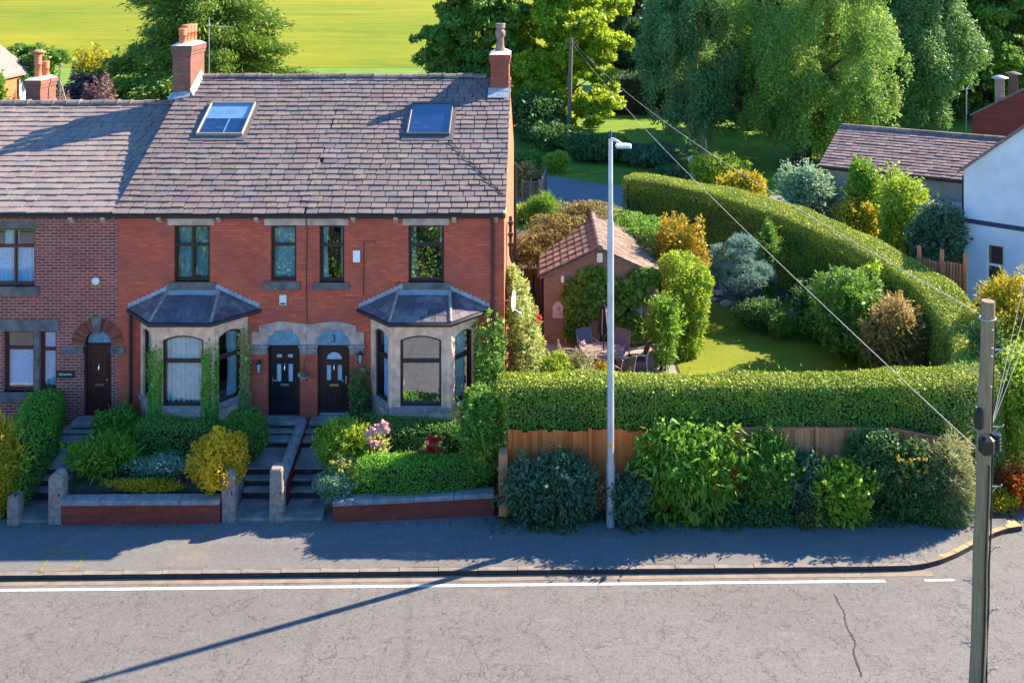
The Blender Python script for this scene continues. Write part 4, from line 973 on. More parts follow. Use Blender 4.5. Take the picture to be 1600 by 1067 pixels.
m.add([(GX-.70, q0.y-.05, q0.z+.06), (GX+.02, q0.y-.05, q0.z+.06), (GX+.02, 4.93, q1.z+.14), (GX-.70, 4.93, q1.z+.14)], [(0,1,2,3)]); m.build('chimney_flashing', M['lead'], H1)
# gable furniture: soil pipe, cables, satellite dish
m = MB(); m.tube([(GX+.12, 8.6, 5.4), (GX+.12, 8.6, -.3)], .055, 10); m.build('soil_pipe', M['gutter'], H1); m = MB(); m.tube([(GX+.10, 3.0, 4.9), (GX+.10, 3.0, 3.7), (GX+.18, 3.2, 3.3), (GX+.18, 3.2, 2.6)], .05, 8); m.build('soil_pipe', M['gutter'], H1)
m = MB()
for z in (4.95, 4.6, 4.3):
    m.tube([(GX, 2.0, z), (GX+.32, 2.0, z)], .016, 6); m.tube([(GX+.3, 2.0, z), (GX+.55, 2.15, z+.16)], .014, 6); m.box(GX+.06, GX+.2, 1.94, 2.06, z-.06, z+.05)
m.tube([(GX+.02, 2.0, 4.9), (GX+.02, 1.4, 3.9), (GX+.02, .8, 3.6), (GX+.02, .6, 1.5)], .014, 5); m.build('cable_bracket', M['black_metal'], H1)
m = MB(); m.tube([(GX, .35, 3.15), (GX+.16, .30, 3.2)], .02, 6); m.tube([(GX+.16, .30, 3.05), (GX+.16, .30, 3.3)], .02, 6); dsh = m.build('dish_bracket', M['grey_metal'], H1)
m = MB(); n_ = 20; V = []
for i, rr_ in enumerate((0, .12, .24)):
    for j in range(n_):
        a = j*2*math.pi/n_; V.append(Vector((GX+.27-.22*rr_+ .0, .28+rr_*math.cos(a)*.75, 3.2+rr_*math.sin(a)*1.25)) + Vector((.25*rr_*math.cos(a)+.05, -.2*rr_, 0)))
m.add(V, [(i*n_+j, i*n_+(j+1) % n_, (i+1)*n_+(j+1) % n_, (i+1)*n_+j) for i in range(2) for j in range(n_)], smooth=True); m.tube([(GX+.25, .2, 3.0), (GX+.45, -.1, 2.95)], .012, 6); m.box(GX+.42, GX+.5, -.15, -.05, 2.92, 2.99); m.build('satellite_dish', M['white_paint'], dsh)

# ---------- middle house
H2 = thing('terrace_house', 'red brick middle terrace house with the black front door and ivy round its bay', 'house', (-9.2, 5.8, 0), 'houses of the red brick terrace')
w1 = (fx(272), fx(328), fz(440), fz(352)); w2 = (fx(423), fx(463), fz(439), fz(352.5)); dl = (fx(418.5), fx(468.5), 0, D_TOP)
front_wall(H2, PXn+.002, PXm-.002, [rect(*w1), rect(*w2), rect(dl[0], dl[1], -.02, dl[3]), bayhole(BCL)], M['brick'])
m = MB(); m.add([(PXn+.002, y, z) for y, z in gp]+[(PXn+.3, y, z) for y, z in gp], [(4,3,2,1,0), (5,6,7,8,9), (0,5,9,4), (1,2,7,6), (2,3,8,7), (3,4,9,8)]); m.box(PXn+.3, PXm, 11.26, 11.56, -.6, 5.6); m.build('party_wall', M['brick_old'], H2)
m = MB(); roof_base(m, PXn-.03, PXm-.002, (YR, ZR)); rf = m.build('roof', M['under'], H2)
m = MB(); slates(m, PXn-.05, PXm-.002, (YR, ZR), rs); m.build('slates', M['slate'], rf)
m = MB(); ridge_tiles(m, PXn+.48, PXm, (YR, ZR), rs); m.build('ridge_tiles', M['ridge'], rf)
m = MB(); V = [(PXn-.05, -.13, ZE-.20), (PXn-.002, -.13, ZE-.20), (PXn-.002, -.13, ZE-.10), (PXn-.05, -.13, ZE-.10)]; V2 = [(p[0], YR, p[2]+ZR-ZE+.075) for p in V]; m.add(V+V2, [(0,1,2,3),(1,5,6,2),(4,0,3,7),(3,2,6,7)]); m.build('verge', M['mortar'], rf)
gutter(H2, PXn-.02, PXm-.002); corbels(H2, (250, 343, 402))
for (a, b) in ((262, 335), (413, 478)): stone_block(H2, 'lintel', fx(a), min(fx(b), PXm-.004), fz(352), fz(340)-.002, .025)
stone_block(H2, 'sill', fx(262), fx(337), fz(454), fz(440), .06, 'stone_dark', .2); stone_block(H2, 'sill', fx(413), fx(470), fz(452), fz(439.2), .07, 'stone_dark', .2)
w = window(H2, *w1, mull=(.5,)); room(w, *w1); curtain(w, w1[0]+.05, w1[0]+.5, w1[2]+.06, w1[3]-.05, .26, 'teal_blind', 4); curtain(w, w1[0]+.5, w1[1]-.05, w1[2]+.06, w1[3]-.05, .34, 'teal_blind', 5)
w = window(H2, *w2); room(w, *w2); curtain(w, w2[0]+.05, w2[1]-.05, w2[2]+.06, w2[3]-.05, .24, 'teal_blind', 3, .008)
bay(H2, BCL, [[(0, .35, 'curtain', 0, 1)], [(0.0, 1.0, 'curtain', 0.04, 1)], [(.52, .95, 'curtain', 0, 1), (.05, .55, 'red_cloth', 0, .28)]])
house_door(H2, *dl, 'door_black', 'black'); doorhead(H2, dl[0], dl[1], True, PXm); fanlight(H2, dl[0]-.01, dl[1]+.01)
m = MB(); m.cbox(dl[0]-.1, dl[1]+.16, -.34, .10, -.12, -.004, .02); m.build('doorstep', M['flag'], H2)
lantern(H2, fx(406), fz(570)); m = MB(); m.cbox(fx(437), fx(448), -.05, -.002, fz(476), fz(460), .012); ab = m.build('alarm_box', M['cream_paint'], H2); m = MB(); m.box(fx(438.5), fx(446.5), -.054, -.0505, fz(474.5), fz(472)); m.build('alarm_badge', M['navy'], ab)
m = MB(); xx = fx(207); m.tube([(xx, -.12, 2.95), (xx, -.12, -.3)], .05, 10); m.build('downpipe', M['gutter'], H2)
skylight(H2, -10.70, -9.22, .50, .755, True)
chimney(H2, PXn-.24, PXn+.36, 4.80, 6.15, 6.6, PZ(72, 4.8), M['brick_chim'], [(PXn+.03, 4.98+i*.32+.02, .52+.10*(i > 0), 'plain') for i in range(4)], 'terracotta')
m = MB(); m.add([(PXn-.32, 4.56, 8.36-.02), (PXn+.40, 4.56, 8.46), (PXn+.40, 4.79, 8.62), (PXn-.32, 4.79, 8.56)], [(0,1,2,3)])
m.add([(PXn+.365, 4.75, 8.45), (PXn+.48, 4.75, 8.45), (PXn+.48, 5.78, 9.02), (PXn+.365, 5.78, 9.22), (PXn+.365, 4.75, 8.68)], [(0,1,2,3,4)])
m.build('chimney_flashing', M['lead'], H2)
m = MB(); ax, ay = PXn+.5, 6.2; m.tube([(ax, ay, 8.9), (ax, ay, 11.0)], .016, 6); m.tube([(ax-.1, ay, 10.72), (ax+.75, ay, 10.66)], .010, 5)
for i in range(8): m.tube([(ax-.05+i*.1, ay-.14, 10.71-.006*i), (ax-.05+i*.1, ay+.14, 10.71-.006*i)], .006, 4)
m.build('aerial', M['grey_metal'], H2)

# ---------- neighbour on the left
H3 = thing('terrace_house', 'dark mortared brick terrace house with the arched red door and lower roof', 'house', (-15.5, 5.8, 0), 'houses of the red brick terrace')
NX0 = -20.5; rid3 = (YR, PZ(160, YR)-.04); nu = (fx(-32), fx(54), fz(447), fz(357)); nl = (fx(6), fx(53), fz(612), fz(517)); nl2 = (fx(62), fx(88), fz(612), fz(517)); nd = (fx(131), fx(174), 0, fz(541))
dh = arch(nd[0], nd[1], -.02, fz(516), (nd[1]-nd[0])/2)
front_wall(H3, NX0, PXn-.002, [rect(*nu), rect(*nl), rect(*nl2), dh], M['brick_old'])
m = MB(); m.box(NX0, PXn, 11.26, 11.56, -.6, 5.5); m.box(NX0, NX0+.3, .33, 11.26, -.6, 5.6); m.build('rear_wall', M['brick_old'], H3)
m = MB(); roof_base(m, NX0-.1, PXn-.06, rid3); rf = m.build('roof', M['under'], H3)
m = MB(); slates(m, NX0-.1, PXn-.055, rid3, rs, .30, .40, .030); m.build('slates', M['slate_old'], rf)
m = MB(); ridge_tiles(m, NX0, PXn-.25, rid3, rs, .15, .44); m.build('ridge_tiles', M['ridge'], rf)
gutter(H3, NX0, PXn-.03); corbels(H3, (113, 163))
stone_block(H3, 'lintel', fx(-42), fx(58), fz(357), fz(345), .02, 'stone_dark'); stone_block(H3, 'lintel', fx(-42), fx(92), fz(517), fz(499), .03, 'stone_dark')
stone_block(H3, 'sill', fx(-40), fx(61), fz(462), fz(447), .07, 'stone_dark', .2); stone_block(H3, 'sill', fx(-42), fx(93), fz(627), fz(612), .08, 'stone_dark', .2); stone_block(H3, 'mullion', fx(53)+.003, fx(62)-.003, fz(612)+.003, fz(517)-.003, .02, 'stone_dark', .2)
w = window(H3, *nu, transom=.32, mull=(.62,), frame='frame_red'); room(w, *nu); curtain(w, nu[0]+.05, nu[1]-.05, nu[2]+.06, nu[2]+(nu[3]-nu[2])*.64, .24, 'net', 12); curtain(w, nu[1]-1.0, nu[1]-.6, nu[2]+.06, nu[3], .3, 'curtain', 4)
w = window(H3, *nl, transom=.30, frame='frame_red'); room(w, *nl); curtain(w, nl[0]+.05, nl[1]-.05, nl[2]+.12, nl[2]+(nl[3]-nl[2])*.68, .22, 'net', 8, rag=.02)
w = window(H3, *nl2, transom=.32, frame='frame_red'); curtain(w, nl2[0]+.05, nl2[1]-.05, nl2[2]+.12, nl2[3]-.06, .22, 'net', 5, rag=.02)
house_door(H3, *nd, 'door_red', 'red'); m = MB(); c_ = (nd[0]+nd[1])/2; r_ = (nd[1]-nd[0])/2
m.panel(arch(nd[0], nd[1], fz(541), fz(516), r_), [inset(arch(nd[0], nd[1], fz(541), fz(516), r_), .05)], .06, (0, .12, 0), (1,0,0), (0,1,0)); fl = m.build('fanlight', M['door_black'], H3)
m = MB(); m.panel(inset(arch(nd[0], nd[1], fz(541), fz(516), r_), .045), [], .01, (0, .15, 0), (1,0,0), (0,1,0)); m.build('pane', M['fanlight'], fl)
m = MB(); zc_ = fz(516)-r_
for i in range(23):                                            # voussoirs
    a0, a1 = math.pi*(i+.06)/23, math.pi*(i+.94)/23
    if i == 11: continue
    q = [(c_+rr_*math.cos(a), zc_+rr_*math.sin(a)) for rr_, a in ((r_+.01, a0), (r_+.35, a0), (r_+.35, a1), (r_+.01, a1))]
    m.panel(q, [], .06, (0, -.018, 0), (1,0,0), (0,1,0), tint=rs.random())
m.build('brick_arch', m_tinted('arch_brick', [(.1,(.10,.03,.022)),(.5,(.20,.055,.035)),(.9,(.30,.085,.05))], .85, 10, .4, .4), H3)
m = MB(); m.panel([(c_-.09, zc_+r_-.06), (c_+.09, zc_+r_-.06), (c_+.15, zc_+r_+.38), (c_-.15, zc_+r_+.38)], [], .14, (0, -.07, 0), (1,0,0), (0,1,0)); m.build('keystone', M['stone_dark'], H3)
for (a, b) in ((fx(98), nd[0]), (nd[1], fx(195))): stone_block(H3, 'impost', a, b, fz(553), fz(541), .05, 'stone_dark')
m = MB(); m.lathe([(.11,0),(.11,.03),(.085,.045)], (0,0,0), 16)
vent = MB(); vent.add([(fx(150)+p[0], -p[2], fz(439)+p[1]) for p in m.v], m.f); vent.build('wall_vent', M['cream_paint'], H3)
m = MB(); m.cbox(fx(88.5), fx(117), -.022, -.002, fz(590), fz(578.5), .004); o = m.build('name_plate', M['gutter'], H3); text_mesh('FERNLEIGH', .075, (fx(102.7), -.025, fz(584.3))).build('lettering', M['white_paint'], o)
chimney(H3, PX(40, 9.5), PX(40, 9.5)+.56, 9.5, 10.7, 5.4, PZ(126, 9.5), M['brick_chim'], [(PX(40, 9.5)+.3, 9.85, .95, 'plain'), (PX(40, 9.5)+.34, 10.35, .6, 'plain')], 'terracotta')
m = MB(); m.lathe([(.26,0),(.28,.04),(.1,.10)], (PX(40, 9.5)+.3, 9.85, PZ(126, 9.5)+1.04), 12); m.build('chimney_cowl', M['terracotta'], H3)
m = MB(); m.tube([(PX(79, 9.6), 10.3, 7.0), (PX(79, 9.6), 10.3, 8.9), (PX(79, 9.6)+.1, 10.3, 8.95)], .03, 6); m.tube([(PX(79, 9.6), 10.3, 8.4), (PX(79, 9.6)+.35, 10.2, 7.4)], .012, 5); m.build('aerial', M['grey_metal'], H3)
m = MB(); m.cbox(nd[0]-.2, nd[1]+.2, -.36, .1, -.16, -.01, .02); m.build('doorstep', M['flag'], H3)

# ------------------------------------------------------------------ front gardens: walls, posts, steps
def steps(name, x0, x1):
    m = MB(); b = float(zr((x0+x1)/2))
    m.cbox(x0, x1, -2.98, -2.05, -1.75, b+.055, .015)
    rz_ = MB()
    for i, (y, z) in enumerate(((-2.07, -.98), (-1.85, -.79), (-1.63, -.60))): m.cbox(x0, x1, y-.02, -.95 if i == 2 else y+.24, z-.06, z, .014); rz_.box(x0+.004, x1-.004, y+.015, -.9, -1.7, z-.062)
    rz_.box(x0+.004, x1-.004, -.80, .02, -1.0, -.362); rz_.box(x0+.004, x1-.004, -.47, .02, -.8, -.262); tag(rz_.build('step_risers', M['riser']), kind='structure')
    V = [(x0, -.90, -.40), (x1, -.90, -.40), (x1, -.30, -.16), (x0, -.30, -.16)]
    m.add([(x0, -1.62, -.596), (x1, -1.62, -.596), (x1, -.82, -.47), (x0, -.82, -.47)], [(0,1,2,3)])
    m.cbox(x0, x1, -.83, .02, -.36, -.30, .014); m.cbox(x0, x1, -.50, .02, -.26, -.21, .01)
    o = m.build(name, M['flag']); o['kind'] = 'structure'
steps('steps', -7.72, -6.70); steps('steps', -6.46, -5.42); steps('steps', -13.30, -12.24)
def brick_wall(label, x0, x1, y0, y1, zt0, zt1, grp='low brick garden walls along the pavement'):
    t = thing('garden_wall', label, 'wall', ((x0+x1)/2, (y0+y1)/2, float(zr(x0))), grp)
    m = MB(); V = [(x0, y0-.12, -1.6), (x1, y1-.12, -1.6), (x1, y1+.12, -1.6), (x0, y0+.12, -1.6), (x0, y0-.12, zt0-.102), (x1, y1-.12, zt1-.102), (x1, y1+.12, zt1-.102), (x0, y0+.12, zt0-.102)]
    m.add(V, [(4,5,6,7),(0,1,5,4),(1,2,6,5),(2,3,7,6),(3,0,4,7)]); m.build('brickwork', M['brick_wall'], t)
    n = max(1, int((x1-x0)/.95)); c = MB()
    for i in range(n):
        a, b = i/n+.002, (i+1)/n-.002; xa, xb = x0+(x1-x0)*a, x0+(x1-x0)*b; ya, yb = y0+(y1-y0)*a, y0+(y1-y0)*b; za, zb = zt0+(zt1-zt0)*a, zt0+(zt1-zt0)*b; j = rs.uniform(-.012, .012)
        q = []
        for (xx, yy, zz) in ((xa, ya, za), (xb, yb, zb)):
            q += [(xx, yy-.19+j, zz-.10), (xx, yy-.19+j, zz-.03), (xx, yy-.15+j, zz), (xx, yy+.15+j, zz+.004), (xx, yy+.19, zz-.03), (xx, yy+.19, zz-.10)]
        c.add(q, [(k_, (k_+1) % 6, 6+(k_+1) % 6, 6+k_) for k_ in range(6)]+[(5,4,3,2,1,0), (6,7,8,9,10,11)], rs.random())
    c.build('coping', M['coping'], t); return t
brick_wall('low red brick wall with grey coping below the golden shrub', PX(99, -2.96), PX(346, -2.96), -2.96, -2.96, -.68, -.66)
brick_wall('low red brick wall below the trimmed low hedge, short right end coping showing', PX(522, -2.94), PX(772, -2.75), -2.96, -2.72, -.70, -.62)
def gatepost(label, px, top, Y, w, d, shape):
    k = k_at(Y); X = PX(px, Y); zb = float(zr(X)); zt = PZ(top, Y); t = thing('gatepost', label, 'gatepost', (X, Y, zb), 'old stone gateposts')
    rng = np.random.default_rng(int(px)); m = MB()
    if shape == 'round': prof = [(-w/2, zb-.1), (w/2, zb-.1), (w/2*.97, zt-w*.55)]+[(w/2*.97*math.cos(a), zt-w*.55+w*.55*math.sin(a)) for a in np.linspace(.2, math.pi-.2, 9)]+[(-w/2*.97, zt-w*.55)]
    elif shape == 'gable': prof = [(-w/2, zb-.1), (w/2, zb-.1), (w/2*.95, zt-.16), (w*.10, zt), (-w*.12, zt-.01), (-w/2*.95, zt-.2)]
    else: prof = [(-w/2, zb-.1), (w/2, zb-.1), (w/2*.98, zb+.5), (w/2*.88, zt-.06), (w*.33, zt), (-w*.34, zt+.01), (-w/2*.9, zt-.04), (-w/2*.96, zb+.5)]
    n = len(prof)
    V = [(X+p[0]*(1 if i == 0 else .93), Y+(-d/2 if i == 0 else d/2), p[1]) for i in range(2) for p in prof]
    Vc = [(X+p[0], Y-d/2+.025, p[1]) for p in prof]; Vf = [(X+p[0]*.86, Y-d/2, zb-.1+(p[1]-zb+.1)*.985) for p in prof]; Vb = [(X+p[0]*.92, Y+d/2, p[1]) for p in prof]
    m.add(Vf+Vc+Vb, [tuple(range(n-1, -1, -1))]+[(i, (i+1) % n, n+(i+1) % n, n+i) for i in range(n)]+[(n+i, n+(i+1) % n, 2*n+(i+1) % n, 2*n+i) for i in range(n)]+[tuple(range(2*n, 3*n))])
    m.build('shaft', M['stone_post'], t); h = MB(); h.tube([(X+w*.3, Y-d/2-.03, zb+.75), (X+w*.3, Y-d/2+.03, zb+.75)], .015, 6); h.tube([(X+w*.3, Y-d/2-.03, zb+.70), (X+w*.3, Y-d/2-.03, zb+.80)], .011, 6); h.build('gate_hook', M['black_metal'], t)
gatepost('round topped stone gatepost beside the left hedge', 91, 735, -2.90, .36, .34, 'round')
gatepost('pointed stone gatepost against the golden shrub', 359, 731, -2.90, .34, .30, 'gable')
gatepost('flat topped stone gatepost at the foot of the sloping stone coping', 434, 728, -2.90, .36, .32, 'flat')
gatepost('short stone gatepost half buried in the foot of the left hedge', 24, 772, -2.95, .30, .28, 'flat')
m_ = thing('dividing_wall', 'sloping stone coped wall running down between the two flights of steps', 'wall', (-6.58, -1.4, -.9))
m = MB(); V = [(-6.68, -2.74, -1.5), (-6.48, -2.74, -1.5), (-6.48, -.34, -1.0), (-6.68, -.34, -1.0), (-6.68, -2.74, -.52), (-6.48, -2.74, -.52), (-6.48, -.34, -.05), (-6.68, -.34, -.05)]
m.add(V, [(0,1,5,4),(1,2,6,5),(2,3,7,6),(3,0,4,7),(4,5,6,7)]); m.build('brickwork', M['brick_wall'], m_)
m = MB()
for (a, b) in ((0, .48), (.484, .74), (.744, 1)):
    p, q = Vector((-6.58, -2.74, -.52)).lerp(Vector((-6.58, -.34, -.05)), a), Vector((-6.58, -2.74, -.52)).lerp(Vector((-6.58, -.34, -.05)), b)
    prof = [(-.15, 0), (-.15, .06), (-.09, .12), (0, .14), (.09, .12), (.15, .06), (.15, 0)]; m.add([(c.x+x, c.y, c.z+z) for c in (p, q) for x, z in prof], [(i, (i+1) % 7, 7+(i+1) % 7, 7+i) for i in range(7)]+[(6,5,4,3,2,1,0), tuple(range(7, 14))], smooth=False)
m.build('coping', M['coping'], m_)
m_ = thing('dividing_wall', 'sloping coped kerb wall between the golden shrub and the left flight of steps', 'wall', (-7.86, -1.9, -.9))
m = MB(); V = [(-7.95, -2.74, -1.5), (-7.74, -2.74, -1.5), (-7.74, -1.2, -1.2), (-7.95, -1.2, -1.2), (-7.95, -2.74, -.58), (-7.74, -2.74, -.58), (-7.74, -1.2, -.34), (-7.95, -1.2, -.34)]; m.add(V, [(0,1,5,4),(1,2,6,5),(2,3,7,6),(3,0,4,7),(4,5,6,7)]); m.build('coping', M['coping'], m_)
m = MB(); m.cbox(fx(499), fx(545), -.62, -.36, -.206, -.19, .004); tag(m.build('doormat', M['wicker']), 'dark doormat on the step in front of the brown door numbered 3', 'doormat')
# hanging basket between the doors
hb = thing('hanging_basket', 'hanging basket of pink and white flowers on the brick between the front doors', 'hanging basket', (fx(478), -.2, fz(583)))
m = MB(); m.tube([(fx(478), -.01, fz(560)), (fx(478), -.2, fz(562)), (fx(478), -.2, fz(568))], .008, 5)
for a in (0, 2.1, 4.2): m.tube([(fx(478), -.2, fz(568)), (fx(478)+.13*math.cos(a), -.2+.13*math.sin(a), fz(583))], .004, 4)
m.build('bracket', M['black_metal'], hb); m = MB(); m.lathe([(.03,-.13),(.09,-.11),(.13,-.03),(.14,0),(.13,0)], (fx(478), -.2, fz(583)), 12); m.build('basket', M['terracotta_old'], hb)
rng = nrng(); L = Leaves(); blob(L, (fx(478), -.2, fz(581)), (.18, .16, .10), 260, .05, rng, zmin=None); L.build('foliage', FOL['varieg'], hb)
flowers(hb, rng, [(fx(478)+.12, -.28, fz(578)), (fx(478)+.05, -.3, fz(577)), (fx(478)+.14, -.22, fz(581))], 'magenta_petal', 'blossom', .05, 16, .05); flowers(hb, rng, [(fx(478)-.1, -.3, fz(581)), (fx(478)-.02, -.32, fz(583))], 'white_petal', 'blossom', .04, 14, .05)

# ------------------------------------------------------------------ ivy and climbers
def climber(name, label, mat, boxes, leaf, dens=1.0, cat='climber', Nrm=(0,-1,.2), thick=.12, stem=None, cut=.0, group=None):
    """leaves hung in a thick mat over the given slabs: (origin, U, width, z0, z1)"""
    rng = nrng(); o0 = boxes[0][0]; t = thing(name, label, cat, (o0[0], o0[1], boxes[0][3]), group); L = Leaves(); m = MB()
    for (o, U, w, z0, z1) in boxes:
        U = np.array(U, float); U /= np.linalg.norm(U); W = np.array([U[1], -U[0], 0]); n = int(w*(z1-z0)*dens*2.4/(leaf*leaf*.6))+40
        u = rng.random(n); v = rng.random(n); edge = .10*np.sin(v*9+o[0]*3)+.06*np.sin(v*23+1); u2 = (u-.5)*(1+edge)+.5; vt = v*(1+.06*np.sin(u*17)+.05*rng.normal(size=n))
        dep = thick*(.35+.65*np.sin(np.pi*u))*(1+.35*np.sin(u*11+v*13)+.25*np.sin(v*29))*(1-.6*rng.random(n)**1.5)
        P = np.array(o)+U*(u2*w)[:, None]+W*dep[:, None]; P[:, 2] = z0+(z1-z0)*vt
        Nn = W+U*((u-.5)*1.4)[:, None]+np.array([0, 0, .35]); L.add(P, unit(Nn), leaf, rng, aspect=.75, follow=.35, droop=.25, tint=np.clip(rng.random(n)*.7+.3*np.sin(v*12+u*5)**2, 0, 1))
        for i in range(max(2, int(w*4))):
            u0 = rng.random(); q0 = np.array(o)+U*w*u0+W*.02; q1 = q0+U*w*(rng.random()-.5)*.3; m.tube([(q0[0], q0[1], z0-.15), (q1[0], q1[1], z0+(z1-z0)*.5), (q0[0], q0[1], z0+(z1-z0)*.9)], [.018, .012, .005], 5)
    L.build('foliage', FOL[mat], t); m.build('stems', M['twig'], t); return t
Bc = Vector((BCL-.80, -.86, 0)); Cc_ = Vector((BCL+.80, -.86, 0)); sd = Vector((.72, .86, 0)).normalized()
climber('ivy', 'clipped ivy pillar up the left corner of the middle house bay', 'privet', [((BCL-.93, -.72, 0), (.7, -.8, 0), .22, -.3, PZ(550, -.9)), ((BCL-.83, -.885, 0), (1, 0, 0), .29, -.3, PZ(550, -.9))], .055, 1.3, 'ivy', group='ivy grown up the middle house bay')
climber('ivy', 'clipped ivy pillar up the right front corner of the middle house bay', 'privet', [((BCL+.52, -.885, 0), (1, 0, 0), .30, -.3, PZ(548, -.9)), ((BCL+.80, -.88, 0), (.64, .76, 0), .18, -.3, PZ(548, -.9))], .055, 1.3, 'ivy', group='ivy grown up the middle house bay')
climber('ivy', 'yellow flecked ivy strip between the middle house bay and the wall lantern', 'varieg', [((fx(376), -.22, 0), (.7, .35, 0), .34, -.2, fz(515))], .055, 1.2, 'ivy', group='ivy grown up the middle house bay')
climber('climber', 'dark shade climber on the wall between the brown door and the right bay', 'dark', [((fx(548), -.10, 0), (1, 0, 0), .58, -.15, fz(571)), ((fx(556), -.22, 0), (1,0,0), .40, -.15, fz(600))], .08, 1.0, thick=.25)
climber('climber', 'glossy evergreen climber on the brick between right bay and gable corner', 'mid', [((fx(742), -.16, 0), (1, 0, 0), .86, -.3, fz(492)), ((fx(745), -.3, 0), (1, 0, 0), .75, -.3, fz(535))], .10, 1.1, thick=.32)
rng = nrng(); t = thing('laurel', 'tall sunlit laurel against the gable below the satellite dish', 'shrub', (PX(816, 1.4), 1.4, -.5)); L = Leaves()
for (px, py, rx, ry, rz) in ((808, 470, .38, .9, .75), (816, 510, .50, .9, .80), (815, 552, .62, 1.0, .85), (812, 590, .70, 1.0, .8), (826, 545, .35, .7, .7), (800, 440, .22, .7, .45)):
    blob(L, (max(PX(px, 1.4), GX+rx*.9), 1.4, PZ(py, 1.4)), (rx, ry, rz), 2400, .11, rng, .2, aspect=.45, flat_bottom=False)
L.build('foliage', FOL['varieg'], t); m = MB(); stems(m, (PX(816, 1.4), 1.4, .8), -.6, (.6, .8, 1.2), rng, 7, .03); m.build('stems', M['twig'], t)
flowers(t, rng, [(PX(841, 1.0), .9, PZ(500, .9)), (PX(842, 1.0), .85, PZ(494, .9))], 'red_petal', 'blossom', .07, 24, .09)

# ------------------------------------------------------------------ front garden planting
def gz(X, Y): return zg1(X, Y)
def veg_flowers(mat, n, size, r, zone=(.3, 1.0), name='blossom'):
    def f(t, rng, c, s):
        sp = []
        for i in range(n):
            a = rng.random()*6.28; u = rng.random()**.5; sp.append((c[0]+math.cos(a)*s[0]*u*.95, c[1]-abs(math.sin(a))*s[1]*u*.9, c[2]+s[2]*(zone[0]+(zone[1]-zone[0])*rng.random())))
        flowers(t, rng, sp, mat, name, size, 22, r)
    return f
hx = PX(60, -1.4)
hedge('privet_hedge', 'tall clipped green hedge along the left path', 'privet', smooth_path([(PX(15, -2.7), -2.75, -1.0, PZ(735, -2.7)+.35, .95), (PX(40, -1.9), -1.9, -.8, .55, 1.0), (PX(58, -1.0), -1.0, -.5, .72, 1.0), (PX(70, -.1), -.12, -.3, .80, 1.0)], 2), .06, 1.15)
shrub('lit_hedge_tip', 'tip of the left hedge by the path, sunlight put into its yellow leaf colour', 'yellow', 6, 655, 800, 62, -2.75, .06, 1.1, 4, z0=-1.25)  # hedge tip in yellow leaves: the sunlight on it is put into the colour
shrub('shrub', 'airy green shrub in front of the arched red door', 'mid', 182, 640, 705, 78, -.75, .085, .9, 6, z0=-.35, depth=1.0, follow=.5)
shrub('shrub', 'mounded fresh green bush beside the round topped gatepost', 'bright', 160, 683, 772, 112, -1.95, .15, .8, 7, aspect=.26, z0=-.62, follow=.6, depth=1.3)
hedge('box_hedge', 'dark clipped hedge under the middle house bay', 'box', [(PX(222, -1.3), -1.28, -.5, .48, .65), (PX(345, -1.3), -1.28, -.5, .44, .65)], .055, 1.1)
shrub('box_ball', 'round clipped dark green bush left of the steps', 'box', 382, 636, 712, 74, -1.45, .05, 1.3, 1, round_=True, z0=-.55, amp=.05)
shrub('golden_euonymus', 'round golden variegated shrub behind the left brick wall', 'golden', 342, 676, 772, 92, -2.55, .085, .8, 1, round_=True, z0=-.66, amp=.17, depth=1.35)
shrub('flower_bed', 'low bed of small white flowers behind the brick wall', 'silver', 252, 712, 765, 110, -2.0, .06, .7, 6, cat='flower bed', z0=-.66, depth=.9, extra=veg_flowers('white_petal', 34, .03, .03, (.55, 1.0)))
shrub('edging_plant', 'yellow green edging plants tight along the grey coping', 'yellow', 232, 748, 772, 130, -2.62, .05, .9, 7, z0=-.72, depth=.36, cat='plant')
def spikes(t, rng, c, s):
    for i in range(3):
        x = c[0]-.15+i*.13; L = Leaves(); n = 60; z = rng.random(n); P = np.stack([x+.02*rng.normal(size=n), c[1]+.02*rng.normal(size=n), c[2]+s[2]*(.55+.5*z)], 1); L.add(P, unit(rng.normal(size=(n, 3))), .04, rng, aspect=.8); L.build('flower_spike', FOL['yellow'], t)
shrub('loosestrife', 'small clump of yellow flower spikes between green bush and white flowers', 'mid', 226, 716, 752, 34, -1.95, .07, .7, 4, z0=-.62, cat='plant', extra=spikes)
# right garden
shrub('hebe', 'sunlit light green upright shrub beside the right steps', 'lime', 541, 660, 742, 106, -1.85, .10, .8, 8, aspect=.3, z0=-.6, follow=.75, depth=1.2)
def roses_pink(t, rng, c, s):
    flowers(t, rng, [(PX(p, -2.15), -2.18, PZ(q, -2.15)) for p, q in ((592, 667), (600, 662), (604, 671), (575, 676), (583, 673), (580, 690), (586, 692), (596, 672))], 'pink_petal', 'rose', .085, 32, .085)
shrub('pink_rose', 'leggy rose bush with pale pink blooms', 'varieg', 590, 676, 738, 36, -1.9, .075, .55, 5, z0=-.6, cat='rose bush', extra=roses_pink)
shrub('euonymus', 'cream and yellow variegated shrub spilling over the right steps', 'varieg', 545, 711, 765, 74, -2.45, .06, 1.0, 5, z0=-.68, depth=.8)
shrub('silver_shrub', 'blue grey clipped shrub at the corner of the right steps', 'silver', 526, 738, 785, 72, -2.75, .05, 1.2, 3, z0=-.95, depth=.6, amp=.08)
hedge('box_hedge', 'low trimmed hedge on the right brick wall, yellow lit at its left end', 'privet', [(PX(560, -2.6), -2.62, -.85, PZ(722, -2.7), .5), (PX(700, -2.55), -2.50, -.8, PZ(716, -2.6), .5), (PX(738, -2.5), -2.45, -.8, PZ(712, -2.6), .45)], .05, 1.2)
